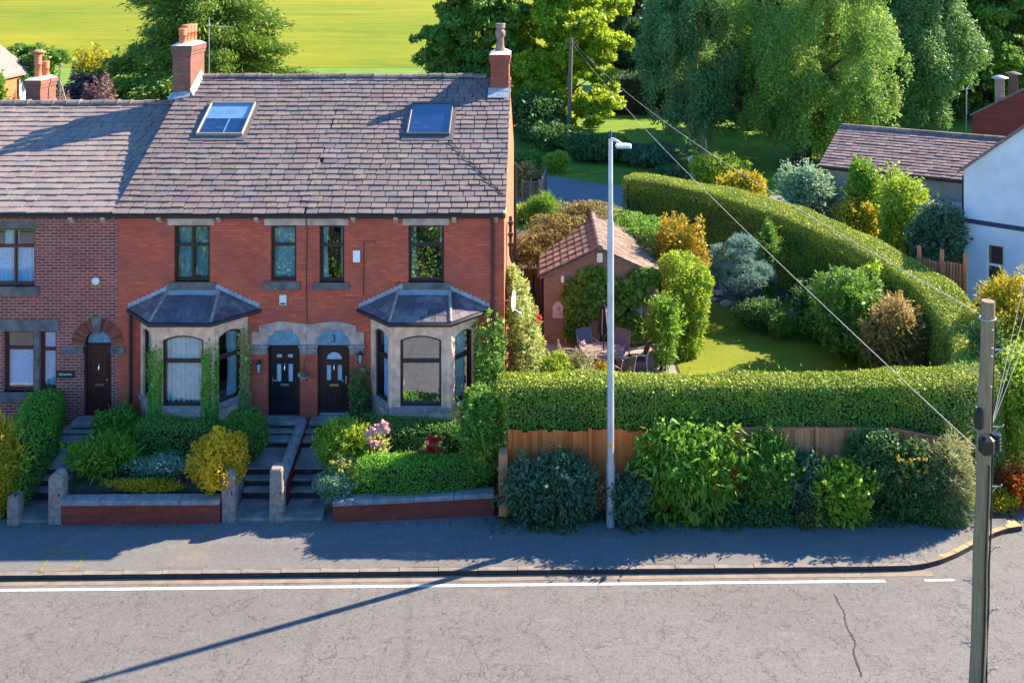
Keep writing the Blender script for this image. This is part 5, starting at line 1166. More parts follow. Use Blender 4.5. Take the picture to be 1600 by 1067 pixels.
hedge('box_hedge', 'dark clipped hedge under the right bay', 'box', [(PX(568, -1.3), -1.3, -.6, .46, .75), (PX(735, -1.3), -1.25, -.6, .40, .75)], .055, 1.1)
def roses_red(t, rng, c, s):
    flowers(t, rng, [(PX(p, -2.2), -2.22, PZ(q, -2.2)) for p, q in ((672, 685), (676, 688), (671, 698), (675, 706), (687, 704), (684, 686))], 'red_petal', 'rose', .085, 34, .08)
shrub('red_rose', 'small rose bush with red blooms against the dark hedge', 'varieg', 678, 687, 718, 26, -1.95, .06, .45, 4, z0=-.6, cat='rose bush', extra=roses_red)
shrub('flower_bed', 'strip of small pink flowers behind the trimmed low hedge', 'mid', 640, 706, 722, 110, -2.15, .05, .35, 8, z0=-.66, depth=.4, cat='flower bed', extra=veg_flowers('pink_petal', 10, .03, .02, (.7, 1.2)))
shrub('holly_hedge', 'tall rounded green hedge clump at the end of the right front garden', 'mid', 752, 606, 748, 78, -2.15, .075, 1.2, 5, z0=-.8, depth=1.7, spread=.35, amp=.08)

# ------------------------------------------------------------------ the big clipped hedge
hp = smooth_path([(PX(786, -2.15)+.05, -2.15, -1.0, 2.04, 1.0), (6, -2.12, -1.0, 2.05, 1.0), (9.3, -2.1, -1.0, 2.06, 1.05), (11.5, -1.9, -.9, 2.03, 1.25), (12.65, .1, -.7, 2.0, 1.4), (13.1, 2.5, -.5, 2.08, 1.5), (13.35, 4.8, -.4, 2.25, 1.65), (12.5, 7.7, -.3, 2.5, 1.8), (11.2, 10.5, -.1, 2.75, 1.85), (9.4, 13.6, 0, 2.9, 1.85), (7.2, 16.2, .1, 2.98, 1.8), (4.45, 17.9, .1, 3.0, 1.5)], 3)
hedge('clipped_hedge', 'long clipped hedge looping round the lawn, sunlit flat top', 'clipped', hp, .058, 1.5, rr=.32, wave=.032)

# ------------------------------------------------------------------ fence and shrubs along the pavement
FY = -2.75; fence = thing('wooden_fence', 'brown board fence in panels below the long clipped hedge', 'fence', (PX(1150, FY), FY, -.98))
posts = [797, 922, 1040, 1158, 1277, 1394, 1513]; tops = [673, 671, 672, 669, 669, 670, 692]
for i, p in enumerate(posts):
    x = PX(p, FY); z = PZ(tops[i], FY)+.03; m = MB(); m.cbox(x-.05, x+.05, FY-.03, FY+.07, -1.15, z, .01, rs.random()); m.build('post', M['fence_new' if i < 3 else 'fence_old'], fence)
for i in range(6):
    x0, x1 = PX(posts[i], FY)+.055, PX(posts[i+1], FY)-.055; z0, z1 = PZ(tops[i], FY), PZ(tops[i+1], FY); m = MB(); n = int((x1-x0)/.125)
    if i < 3: z0 = z1 = PZ(674, FY)
    for j in range(n):
        a, b = x0+(x1-x0)*j/n, x0+(x1-x0)*(j+1)/n; zt = z0+(z1-z0)*(j+.5)/n+(rs.gauss(0, .022) if i < 2 else rs.gauss(0, .004)); y = FY+.02+(.012 if j % 2 else 0)
        m.box(a+.001, b-.001, y, y+.02, -1.1, zt-(.03 if i >= 2 else 0), rs.random())
    m.box(x0, x1, FY+.054, FY+.09, -.5, -.42, .5)
    fp = m.build('panel', M['fence_new' if i < 3 else 'fence_old'], fence)
    if i >= 3: m = MB(); m.add([(x0, FY-.01, z0-.03), (x1, FY-.01, z1-.03), (x1, FY+.08, z1-.03), (x0, FY+.08, z0-.03), (x0, FY-.01, z0), (x1, FY-.01, z1), (x1, FY+.08, z1), (x0, FY+.08, z0)], [(0,1,2,3)[::-1],(4,5,6,7),(0,1,5,4),(2,3,7,6),(1,2,6,5),(3,0,4,7)]); m.build('cap_rail', M['fence_old'], fp)
m = MB(); x0 = PX(797, FY); m.box(x0-.28, x0-.06, FY-.3, FY+.05, -1.1, PZ(700, FY), .8); m.build('panel', M['fence_old'], fence)
BK = 'shrubs growing along the fence by the pavement'
def bank(*a, **k): k.setdefault('group', BK); k.setdefault('z0', -1.27); return shrub(*a, **k)
bank('cotoneaster', 'wide dark blue green shrub at the left end of the fence', 'darkblue', 862, 706, 826, 178, -3.17, .095, 1.0, 9, depth=0.97)
bank('shrub', 'dark low shrub round the foot of the street lamp', 'darkblue', 984, 742, 826, 74, -3.26, .085, .9, 6, depth=0.79)
bank('cherry_laurel', 'big leafy green shrub with drooping pale tips right of the street lamp', 'bright', 1078, 664, 830, 178, -3.17, .19, .85, 10, aspect=.34, droop=.7, depth=1.08, amp=.2)
bank('shrub', 'feathery mid green bush third along the fence', 'mid', 1204, 676, 822, 96, -3.07, .10, .9, 7, aspect=.35, depth=0.86)
bank('shrub', 'narrow dark bush with grey green leaves left of the bright green shrub', 'darkblue', 1268, 712, 822, 74, -3.12, .08, .9, 6, depth=0.72)
bank('philadelphus', 'bright green shrub with yellow lit leaves halfway along the fence', 'lime', 1318, 722, 812, 108, -3.37, .12, .8, 7, depth=0.72, follow=.5)
bank('shrub', 'dark evergreen bush touching the fence behind the bright green shrub', 'dark', 1370, 676, 815, 96, -3.05, .085, 1.0, 7, depth=0.79)
bank('shrub', 'dark bush with a scatter of yellow flowers near the pole end of the fence', 'dark', 1428, 690, 828, 110, -3.17, .085, 1.0, 7, depth=0.86, extra=lambda t, r, c, s: flowers(t, r, [(c[0]-.35+.75*r.random(), c[1]-.45-.1*r.random(), c[2]+s[2]*(.75+.2*r.random())) for i in range(16)], 'golden_petal', 'blossom', .06, 10, .06)) if False else None
M['golden_petal'] = FOL['amber']
bank('shrub', 'dark bush with a scatter of yellow flowers near the pole end of the fence', 'dark', 1424, 690, 830, 112, -3.17, .085, 1.0, 7, depth=0.86,
     extra=lambda t, r, c, s: flowers(t, r, [(c[0]-.55+.8*r.random(), c[1]-.35-.25*r.random(), c[2]+s[2]*(.68+.25*r.random())) for i in range(16)], 'golden_petal', 'blossom', .06, 10, .06))
bank('buddleia', 'pale wispy straw green bush beside the wooden pole', 'straw', 1482, 686, 834, 92, -3.27, .15, .8, 8, aspect=.14, follow=.75, depth=0.86)
bank('shrub', 'dark ragged undergrowth at the corner kerb below the wispy bush', 'dark', 1470, 768, 838, 120, -3.30, .10, .9, 6, aspect=.3, depth=.7)
bank('dead_bush', 'withered brown plant low among the fence shrubs', 'rust', 1272, 798, 836, 52, -3.35, .06, .8, 4, depth=.4)
bank('shrub', 'low dark green growth at the pavement edge under the drooping shrub', 'dark', 1180, 788, 834, 120, -3.25, .08, .9, 7, depth=.5)
rng = nrng(); L = Leaves(); n = 900; X = np.concatenate([rng.normal(PX(795, -3.2), .35, 420), rng.uniform(-1.2, 11, 350), rng.uniform(-14, -1.2, 130)]); Yv = np.concatenate([-3.05+.25*rng.normal(size=420), -3.42+.14*rng.normal(size=350), -3.12+.06*np.abs(rng.normal(size=130))*-1])
y0 = kerbY(X)+.14; y1 = np.where(X < -.9, -2.7, -3.15); Zv = zr(X)-.075*(1-(Yv-y0)/(y1-y0))+.012
L.add(np.stack([X, Yv, Zv], 1), np.tile([0, 0, 1.], (n, 1)), .055, rng, follow=0, aspect=.6); tag(L.build('fallen_leaves', FOL['litter']), 'dry fallen leaves scattered along the back of the pavement', 'leaves', kind='stuff')

# ------------------------------------------------------------------ street lamp, poles, wires
LX, LY = PX(954, -3.3), -3.3; zl = -1.27
lamp = thing('street_lamp', 'tall grey street lamp rising from the shrubs at the pavement', 'street lamp', (LX, LY, zl))
ztop = PZ(218, LY); m = MB(); m.lathe([(.108, 0), (.108, 1.6), (.088, 1.75), (.080, ztop-zl-2.1), (.060, ztop-zl-2.0), (.052, ztop-zl), (.045, ztop-zl+.02)], (LX, LY, zl), 16); m.build('column', M['galv'], lamp)
m = MB(); m.tube([(LX, LY, ztop-.05), (LX+.03, LY-.05, ztop+.02), (LX+.12, LY-.5, ztop+.05), (LX+.20, LY-1.02, ztop+.05)], .036, 10); m.build('arm', M['lamp_head'], lamp)
m = MB(); hx0, hy0, hz0 = LX+.22, LY-1.1, ztop+.05; m.cbox(hx0-.19, hx0+.19, hy0-.085, hy0+.085, hz0-.045, hz0+.04, .025); m.cbox(hx0-.12, hx0+.10, hy0-.05, hy0+.05, hz0+.038, hz0+.052, .006); lh = m.build('lamp_head', M['lamp_head'], lamp)
m = MB(); m.box(hx0-.17, hx0+.19, hy0-.09, hy0+.09, hz0-.058, hz0-.0455); m.build('lens', M['frosted'], lh)
m = MB(); m.lathe([(.03,0),(.035,.03),(.035,.16),(.02,.2)], (LX, LY, ztop+.02), 10); m.build('photocell', M['navy'], lamp)
m = MB(); zz = PZ(692, LY); m.box(LX-.04, LX+.03, LY-.118, LY-.112, zz-.09, zz+.06); m.build('sticker', M['orange_mark'], lamp)
UY = -12.3; k = k_at(UY); UX0, UX1 = PX(1544, UY), PX(1544, UY)-.26; zt = PZ(470, UY)
up = thing('utility_pole', 'weathered wooden utility pole with black junction boxes near the camera', 'utility pole', (UX1, UY, -1.5))
def pole_at(z): s = (zt-z)/(zt+1.5); return Vector((UX0+(UX1-UX0)*s, UY, z))
m = MB(); m.tube([pole_at(zt-(zt+1.6)*i/12)+Vector((.01*math.sin(i*2.1), 0, 0)) for i in range(13)], [.100+.028*i/12 for i in range(13)], 18); m.build('shaft', M['pole_wood'], up)
m = MB(); p = pole_at(PZ(686, UY)); m.cbox(p.x-.16, p.x+.06, UY-.28, UY-.10, p.z-.15, p.z+.14, .05); m.build('junction_box', M['black_metal'], up)
m = MB()
for i in range(5): m.lathe([(.075,0),(.085,.02),(.085,.035),(.07,.05)], (p.x+.13, UY-.10, p.z-.13+i*.055), 12)
m.build('splice_closure', M['black_metal'], up)
p = pole_at(PZ(650, UY)); m = MB(); m.cbox(p.x-.19, p.x-.08, UY-.15, UY-.02, p.z-.16, p.z+.16, .03); m.build('cable_guard', M['black_metal'], up)
for i, (py, sgn) in enumerate(((545, 1), (573, -1), (665, 1), (665, -1), (758, 1), (802, -1), (853, 1), (905, -1), (950, 1), (1002, -1), (1043, 1))):
    p = pole_at(PZ(py, UY)); m = MB(); m.tube([p+Vector((sgn*.10, -.03, 0)), p+Vector((sgn*.27, -.03, 0)), p+Vector((sgn*.28, -.03, .03))], .010, 6); m.tube([p+Vector((sgn*.11, -.03, -.10)), p+Vector((sgn*.21, -.03, 0))], .008, 5); m.build('step_iron', M['grey_metal'], up)
m = MB(); m.tube([pole_at(z)+Vector((.115+.006*math.sin(z*5), -.05, 0)) for z in np.linspace(-1.4, PZ(690, UY), 30)], .014, 6); m.tube([pole_at(z)+Vector((.02+.006*math.sin(z*3), -.135, 0)) for z in np.linspace(-1.4, PZ(720, UY), 30)], .016, 6); m.tube([pole_at(z)+Vector((.09, -.06, 0)) for z in np.linspace(PZ(670, UY), PZ(495, UY), 20)], .010, 6); m.build('cable_run', M['gutter'], up)
for py in (512, 540, 553, 600): p = pole_at(PZ(py, UY)); m = MB(); m.lathe([(.018, 0), (.018, .012)], (p.x+.03, UY-.115, p.z), 8); m.build('bolt', M['galv'], up)
m = MB(); p = pole_at(PZ(497, UY)); m.tube([p+Vector((.12*math.cos(a), .12*math.sin(a), .012*math.cos(a))) for a in np.linspace(0, 6.28, 20)], .010, 5); m.build('wire_band', M['wire'], up)
bx, by = PX(889, 39.5), 39.5; bp = thing('telegraph_pole', 'distant grey telegraph pole in front of the sunlit sycamore', 'utility pole', (bx, by, .3)); btop = PZ(60, by)
m = MB(); m.tube([(bx, by, .2), (bx+.06, by, btop*.5), (bx+.15, by, btop)], [.17, .15, .12], 10); m.build('shaft', M['pole_wood2'], bp); m = MB(); m.box(bx-.2, bx+.45, by-.06, by+.06, btop-.35, btop-.25); m.build('crossarm', M['pole_wood2'], bp)
def wire(label, a, b, sag, r=.0065, n=24):
    a, b = Vector(a), Vector(b); m = MB(); m.tube([a.lerp(b, i/n)-Vector((0, 0, sag*4*(i/n)*(1-i/n))) for i in range(n+1)], r, 5); return tag(m.build('overhead_wire', M['wire']), label, 'wire', 'overhead telephone wires')
p1 = pole_at(PZ(700, UY)); p2 = pole_at(PZ(492, UY)); A2 = (bx+.1, by, btop-.2)
wire('white overhead wire crossing the lawn from the pole boxes to the far telegraph pole', p1+Vector((-.12, 0, 0)), A2, .55)
wire('upper overhead wire passing over the far hedge to the distant telegraph pole', p2+Vector((-.1, 0, 0)), (bx+.3, by, btop-.25), .75)
for (px, py, Yw, l) in ((1600, 372, -9, 'leftmost of the wires fanning up right from the pole boxes'), (1625, 372, -9, 'middle of the wires fanning up right from the pole boxes'), (1660, 380, -9, 'rightmost of the wires fanning up right from the pole boxes')):
    wire(l, pole_at(PZ(668, UY))+Vector((.1, 0, 0)), (PX(px+40, Yw), Yw, PZ(py-120, Yw)), .08, .0045)

# ------------------------------------------------------------------ the right-hand garden
GY = 6.4; gx0, gx1, gc = PX(850, GY), PX(1027, GY), PX(937, GY); ge, ga = PZ(427, GY), PZ(386, GY); GD = 6.5
gar = thing('garage', 'brown brick garage with clay tiled gable roof beside the lawn', 'garage', (gc, GY+3, -.5))
m = MB(); out = [(gx0, -.75), (gx1, -.75), (gx1, ge-.05), (gc, ga-.06), (gx0, ge-.05)]; m.panel(out, [], .22, (0, GY, 0), (1,0,0), (0,1,0))
m.box(gx0, gx0+.22, GY+.22, GY+GD, -.75, ge-.08); m.box(gx1-.22, gx1, GY+.22, GY+GD, -.75, ge-.08); m.build('wall', M['brick_garage'], gar)
m = MB(); rg = random.Random(4)
for side in (-1, 1):
    ex = gx0-.14 if side < 0 else gx1+.14; ez = ge-.06; e0 = Vector((ex, 0, ez)); r0 = Vector((gc, 0, ga)); d = r0-e0; rows = 8; nn = Vector((-d.z, 0, d.x)) if side < 0 else Vector((d.z, 0, -d.x)); nn.normalize()
    m.add([e0+Vector((0, GY-.12, -.04)), r0+Vector((0, GY-.12, -.02)), r0+Vector((0, GY+GD, -.02)), e0+Vector((0, GY+GD, -.04)), e0+Vector((0, GY-.12, -.12)), r0+Vector((0, GY-.12, -.10))], [(0,1,2,3), (0,4,5,1)], .3)
    for i in range(rows):
        y = GY-.14
        while y < GY+GD:
            w = .30; a = e0+d*(i/rows); b = e0+d*min(1, (i+1.12)/rows); th = .03*rg.uniform(.8, 1.3); q = [a+Vector((0, y+.004, 0))+nn*th, a+Vector((0, y+w-.004, 0))+nn*th, b+Vector((0, y+w-.004, 0))+nn*.008, b+Vector((0, y+.004, 0))+nn*.008]; q += [q[0]-nn*th, q[1]-nn*th]
            m.add(q, [(0,1,2,3), (0,4,5,1), (0,3,4)], min(1, max(0, rg.gauss(.5, .2)))); y += w
    for i in range(0, 12):                                      # rolled joints of the tiles
        y = GY-.1+i*.6 if side < 0 else None
        if y is not None and y < GY+GD: m.tube([e0+Vector((0, y, 0))+nn*.04, r0+Vector((0, y, 0))+nn*.03], .03, 6, tint=.2)
rf = m.build('roof', M['tile'], gar)
m = MB(); y = GY-.15
while y < GY+GD-.1: m.tube([(gc, y, ga), (gc, y+.40, ga)], .11, 10, tint=rg.random()); m.tube([(gc, y+.38, ga), (gc, y+.44, ga)], .125, 10, tint=rg.random()); y += .44
m.build('ridge_tiles', M['ridge'], rf)
m = MB(); m.tube([(gx0-.18, GY-.1, ge-.13), (gx0-.18, GY+GD, ge-.13)], .05, 8); m.tube([(gx0-.1, GY+.1, ge-.15), (gx0-.07, GY+.1, -.5)], .04, 8); m.tube([(gx1+.18, GY-.1, ge-.13), (gx1+.18, GY+GD, ge-.13)], .05, 8); m.tube([(gx1+.08, GY-.08, ge-.15), (gx1+.05, GY-.06, -.5)], .045, 8); m.build('downpipe', M['gutter'], gar)
m = MB(); m.cbox(gc-.10, gc+.10, GY-.12, GY-.002, PZ(409, GY), PZ(394, GY), .02); m.build('floodlight', M['cream_paint'], gar)
m = MB(); xx = PX(872, GY); zz = PZ(484, GY); pts = [(xx-.19, zz-.28), (xx+.19, zz-.28), (xx+.19, zz+.12), (xx+.12, zz+.20)]+[(xx+.12*math.cos(a), zz+.2+.09*math.sin(a)) for a in np.linspace(.3, 2.84, 6)]+[(xx-.12, zz+.20), (xx-.19, zz+.12)]; m.panel(pts, [], .04, (0, GY-.045, 0), (1,0,0), (0,1,0)); pq = m.build('wall_plaque', M['plaque'], gar)
m = MB(); m.sphere((xx, GY-.055, zz+.06), (.07, .03, .07), 12); m.sphere((xx, GY-.055, zz-.12), (.09, .025, .03), 12); m.build('relief', M['stone_lintel'], pq)
m = MB(); xx = PX(879, GY); m.cbox(xx-.06, xx+.06, GY-.14, GY-.002, PZ(440, GY), PZ(430, GY), .02); m.build('bird_box', M['cream_paint'], gar)
tr = thing('trellis', 'white slatted trellis on the garage wall behind the vine', 'trellis', (PX(898, GY), GY-.06, -.4)); m = MB()
for x0, x1 in ((PX(883, GY), PX(906, GY)), (PX(985, GY), PX(1003, GY))):
    for i in range(28): z = -.3+i*.068; m.box(x0, x1, GY-.05, GY-.035, z, z+.028)
    for xx in (x0+.02, x1-.02): m.box(xx-.015, xx+.015, GY-.033, GY-.008, -.4, 1.6)
m.build('slats', M['cream_paint'], tr)
rng = nrng(); t = thing('grape_vine', 'broad leaved green vine over the front of the garage', 'vine', (PX(935, GY), GY-.1, -.5)); L = Leaves(); m = MB()
for (px, py, rx, rz) in ((905, 455, .55, .5), (925, 430, .5, .35), (900, 488, .45, .45), (950, 452, .6, .45), (985, 455, .55, .5), (1005, 432, .5, .32), (970, 490, .5, .5), (990, 510, .35, .45), (1018, 430, .3, .25), (893, 515, .25, .3), (925, 478, .35, .35)):
    blob(L, (PX(px, GY), GY-.13, PZ(py, GY)), (rx, .22, rz), 520, .17, rng, .25, aspect=.9, flat_bottom=False, droop=.3)
for i in range(8): a = rng.uniform(-.9, 1.4); m.tube([(gc+a*.5, GY-.05, -.5), (gc+a*.9, GY-.06, .6), (gc+a*1.1, GY-.06, 1.8)], [.03, .02, .01], 6)
L.build('foliage', FOL['mid'], t); m.build('stems', M['twig'], t)
# creeper over the garage roof and the mixed hedge left of it
rng = nrng(); t = thing('creeper', 'reddish brown creeper spread over the left and rear of the garage roof', 'climber', (PX(870, 10), 10, 1)); L = Leaves()
for (px, py, Y, rx, ry, rz) in ((925, 325, 11.5, 1.0, 1.0, .45), (890, 345, 10.5, .9, 1.0, .4), (905, 330, 12, 1.0, 1.2, .5), (860, 365, 10, .9, 1.0, .5), (840, 385, 9.5, .7, 1.0, .5), (830, 405, 9.2, .7, .9, .5), (855, 350, 12.5, .8, 1.2, .5), (820, 390, 9.5, .6, .8, .6)):
    blob(L, (PX(px, Y), Y, PZ(py, Y)-.2), (rx, ry, rz), 1500, .11, rng, .25, aspect=.5, flat_bottom=True)
L.build('foliage', FOL['rust'], t); m = MB(); m.tube([(PX(845, 8.5), 8.5, -.5), (PX(850, 9), 9, 1.2), (PX(880, 10), 10, 2.0)], [.06, .05, .02], 6); m.tube([(PX(830, 9), 9, -.5), (PX(835, 9.5), 9.5, 1.4)], [.05, .02], 6); m.build('stems', M['twig'], t)
rng = nrng(); t = thing('creeper', 'green creeper over the right slope of the garage roof', 'climber', (PX(1000, 11), 11, 1)); L = Leaves()
for (px, py, Y, rx, ry, rz) in ((985, 348, 11.5, 1.0, 1.2, .4), (1010, 362, 10.5, .8, 1.0, .4), (965, 338, 12, .8, 1.0, .35), (1025, 375, 9.5, .6, 1.0, .5), (1000, 345, 12.5, 1.0, .9, .4)):
    blob(L, (PX(px, Y), Y, PZ(py, Y)-.15), (rx, ry, rz), 1500, .10, rng, .25, aspect=.6)
L.build('foliage', FOL['mid'], t); m = MB(); m.tube([(PX(1035, 10), 10, -.4), (PX(1030, 10), 10, 1.5), (PX(1005, 11), 11, 2.3)], [.06, .05, .02], 6); m.build('stems', M['twig'], t)
bw = thing('yard_wall', 'low brown brick yard wall with dark arched opening behind the laurel', 'wall', (PX(825, 9.4), 9.4, -.4)); m = MB(); xa, xb = GX+.25, gx0-.15; m.panel(rect(xa, xb, -.6, PZ(428, 9.4)), [arch((xa+xb)/2-.1, xb-.15, -.55, PZ(440, 9.4), .25)], .22, (0, 9.4, 0), (1,0,0), (0,1,0)); m.build('brickwork', M['brick_garage'], bw); m = MB(); m.cbox(xa-.03, xb+.03, 9.34, 9.68, PZ(428, 9.4)+.003, PZ(424, 9.4)+.02, .015); m.build('coping', M['coping'], bw)
shrub('golden_elder', 'amber golden shrub at the right corner of the garage roof', 'amber', 1062, 345, 470, 92, 8.6, .11, .9, 7, z0=-.4, depth=2.0)
rng = nrng(); t = thing('bay_tree', 'tall lime green columnar shrub at the corner of the garage', 'shrub', (PX(1075, 5.6), 5.6, -.5)); L = Leaves()
for (px, py, Y, rx, rz) in ((1062, 420, 6.4, .75, .6), (1075, 445, 5.8, .75, .7), (1083, 470, 5.6, .6, .8), (1066, 480, 5.8, .6, .8), (1085, 500, 5.6, .42, .5), (1060, 510, 5.8, .35, .6), (1050, 430, 6.2, .45, .7), (1095, 440, 5.8, .4, .6), (1076, 530, 5.5, .5, .6), (1066, 548, 5.3, .4, .5)): blob(L, (PX(px, Y), Y, PZ(py, Y)), (rx, rx*.9, rz), 1900, .10, rng, .2, aspect=.5, flat_bottom=False)
L.build('foliage', FOL['lime'], t); m = MB(); stems(m, (PX(1075, 5.6), 5.6, .6), -.5, (.5, .5, 1.4), rng, 6, .035); m.build('stems', M['twig'], t)
shrub('young_tree', 'slender bright shrub with trailing tips between patio and lawn', 'bright', 1036, 462, 575, 52, 4.3, .13, .8, 7, aspect=.35, z0=-.5, droop=.5, depth=.9, amp=.25)
shrub('mound_shrub', 'small rounded bush behind the left end of the long hedge', 'lime', 868, 552, 590, 70, 1.4, .07, 1.0, 5, z0=-.55, depth=1.0)
def tulips(t, rng, c, s):
    flowers(t, rng, [(PX(910, 1.6), 1.6, PZ(536, 1.6)), (PX(917, 1.6), 1.6, PZ(556, 1.6)), (PX(909, 1.6), 1.6, PZ(545, 1.6))], 'pink_petal', 'blossom', .10, 12, .05)
shrub('lily', 'spiky straw coloured plant with pink buds beside the garden chairs', 'straw', 906, 546, 588, 34, 1.7, .16, .5, 4, aspect=.16, follow=.9, z0=-.55, depth=.5, cat='plant', extra=tulips)
shrub('marigold', 'small orange flowering plant under the garden table', 'amber', 941, 566, 590, 24, 1.9, .06, .6, 3, z0=-.55, cat='plant')
# lawn planting
rng = nrng(); Yp = 9.2; t = thing('blue_pine', 'dome shaped blue green pine on a bare stem in front of the far hedge', 'tree', (PX(1155, Yp), Yp, -.2)); L = Leaves()
for i in range(30):
    a = rng.random()*6.28; u = rng.random()**.5; hgt = (1-u*u)*.75
    blob(L, (PX(1150, Yp)+math.cos(a)*1.15*u, Yp+math.sin(a)*1.1*u, PZ(425, Yp)+hgt*1.7-.35*u), (.42, .42, .30), 520, .13, rng, .25, aspect=.16, follow=.7, flat_bottom=True)
L.build('crown', FOL['bluepine'], t); m = MB(); X = PX(1155, Yp); m.tube([(X, Yp, -.4), (X+.04, Yp, .4), (X-.02, Yp, 1.0)], [.09, .07, .05], 8)
for a in range(6): m.tube([(X, Yp, .5+.06*a), (X+.8*math.cos(a), Yp+.8*math.sin(a), 1.25)], [.04, .015], 6)
m.build('trunk', M['bark'], t)
shrub('cypress', 'narrow upright cypress beside the blue pine', 'mid', 1202, 350, 462, 26, 10.0, .10, 1.2, 5, aspect=.3, z0=-.2, depth=.8, follow=.8, cat='tree', spread=.25)
shrub('azalea', 'dark low evergreen among the pond stones', 'dark', 1190, 468, 505, 90, 7.6, .08, .9, 6, z0=-.42, depth=1.4)
shrub('juniper', 'spreading dark green ground shrub at the end of the pond stones', 'mid', 1222, 486, 512, 60, 6.9, .09, .9, 5, z0=-.42, depth=1.0, aspect=.3)
shrub('rhododendron', 'dark rounded shrub against the shaded side of the far hedge', 'dark', 1270, 442, 510, 70, 7.4, .11, 1.0, 6, z0=-.4, depth=1.6)
shrub('rhododendron', 'large mid green rhododendron in the middle of the lawn border', 'mid', 1332, 428, 560, 128, 5.2, .14, 1.0, 9, aspect=.4, z0=-.5, depth=2.2)
shrub('laurel', 'low broad dark laurel in the border below the far hedge right of the pond stones', 'box', 1292, 476, 528, 82, 6.4, .10, 1.0, 7, z0=-.45, depth=1.4)
shrub('shrub', 'small mid green shrub in front of the large rhododendron', 'mid', 1362, 512, 560, 56, 4.2, .09, 1.0, 6, z0=-.5, depth=1.0)
shrub('photinia', 'pink tipped shrub in the curve of the long hedge', 'pinkleaf', 1400, 468, 560, 100, 3.6, .10, .9, 8, z0=-.5, depth=1.9)
shrub('sapling', 'pale lime young growth above the rhododendron', 'lime', 1366, 416, 470, 44, 6.2, .13, .6, 5, aspect=.4, z0=.3, depth=.8, follow=.6)
for i, (px, py, s, l) in enumerate(((1122, 470, .17, 'pale'), (1135, 484, .2, ''), (1150, 491, .17, ''), (1166, 495, .2, ''), (1184, 499, .18, ''), (1203, 503, .2, ''), (1221, 505, .15, ''), (1113, 478, .15, ''), (1246, 494, .22, ''), (1158, 466, .2, ''))):
    X, Y = G(px, py, -.42); m = MB(); rng = nrng(); V = []; n1 = 10
    m.sphere((X, Y, gz(X, Y)+s*.3), (s*1.3, s, s*.7), 10); m.v = [(p[0]+rng.normal()*s*.10, p[1]+rng.normal()*s*.10, p[2]+rng.normal()*s*.07) for p in m.v]; m.sm = [False]*len(m.sm)
    tag(m.build('pond_stone', M['stonepale']), 'pale rounded stone in the row edging the lawn by the pine', 'stone', 'stones edging the lawn by the pine')
# table, parasol, chairs
TX, TY = PX(943, 4.1), 4.1; tz = gz(TX, TY)+.012
tb = thing('garden_table', 'round slatted grey garden table on the patio', 'table', (TX, TY, tz))
m = MB(); m.lathe([(.70, .70), (.72, .715), (.72, .735), (.70, .74), (.045, .74)], (TX, TY, tz), 28)
for i in range(-6, 7): w = math.sqrt(max(0, .68**2-(i*.10)**2)); m.box(TX-w, TX+w, TY+i*.10-.04, TY+i*.10+.04, tz+.741, tz+.752, rs.random())
m.build('tabletop', M['teak'], tb)
for a in range(4):
    m = MB(); c_, s_ = math.cos(a*1.571+.785), math.sin(a*1.571+.785); m.tube([(TX+.5*c_, TY+.5*s_, tz+.70), (TX+.52*c_, TY+.52*s_, tz+.35), (TX+.58*c_, TY+.58*s_, tz)], .025, 8); m.build('leg', M['black_metal'], tb)
ps = thing('parasol', 'folded black garden parasol with pale stripes standing in the garden table', 'parasol', (TX, TY, tz)); ptop = PZ(473, TY); m = MB(); m.tube([(TX, TY, tz), (TX, TY, ptop)], .022, 10); m.sphere((TX, TY, ptop+.03), .05, 10); m.build('pole', M['black_metal'], ps)
m = MB(); pr = [(.02, ptop-.02), (.09, ptop-.18), (.14, ptop-.55), (.17, ptop-.85), (.15, ptop-.98)]; n_ = 24; V = []
for r_, z in pr:
    for j in range(n_): a = j*2*math.pi/n_; rr_ = r_*(1+.22*math.cos(a*8)); V.append((TX+rr_*math.cos(a), TY+rr_*math.sin(a), z))
m.add(V, [(i*n_+j, i*n_+(j+1) % n_, (i+1)*n_+(j+1) % n_, (i+1)*n_+j) for i in range(4) for j in range(n_)], smooth=True); pc = m.build('canopy', M['parasol'], ps)
for a0 in (-.95, -.45, -1.9):
    m = MB(); m.tube([(TX+(r_*1.16)*math.cos(a0), TY+(r_*1.16)*math.sin(a0), z) for r_, z in pr[1:]], .012, 5); m.build('stripe', M['cream_cloth'], pc)
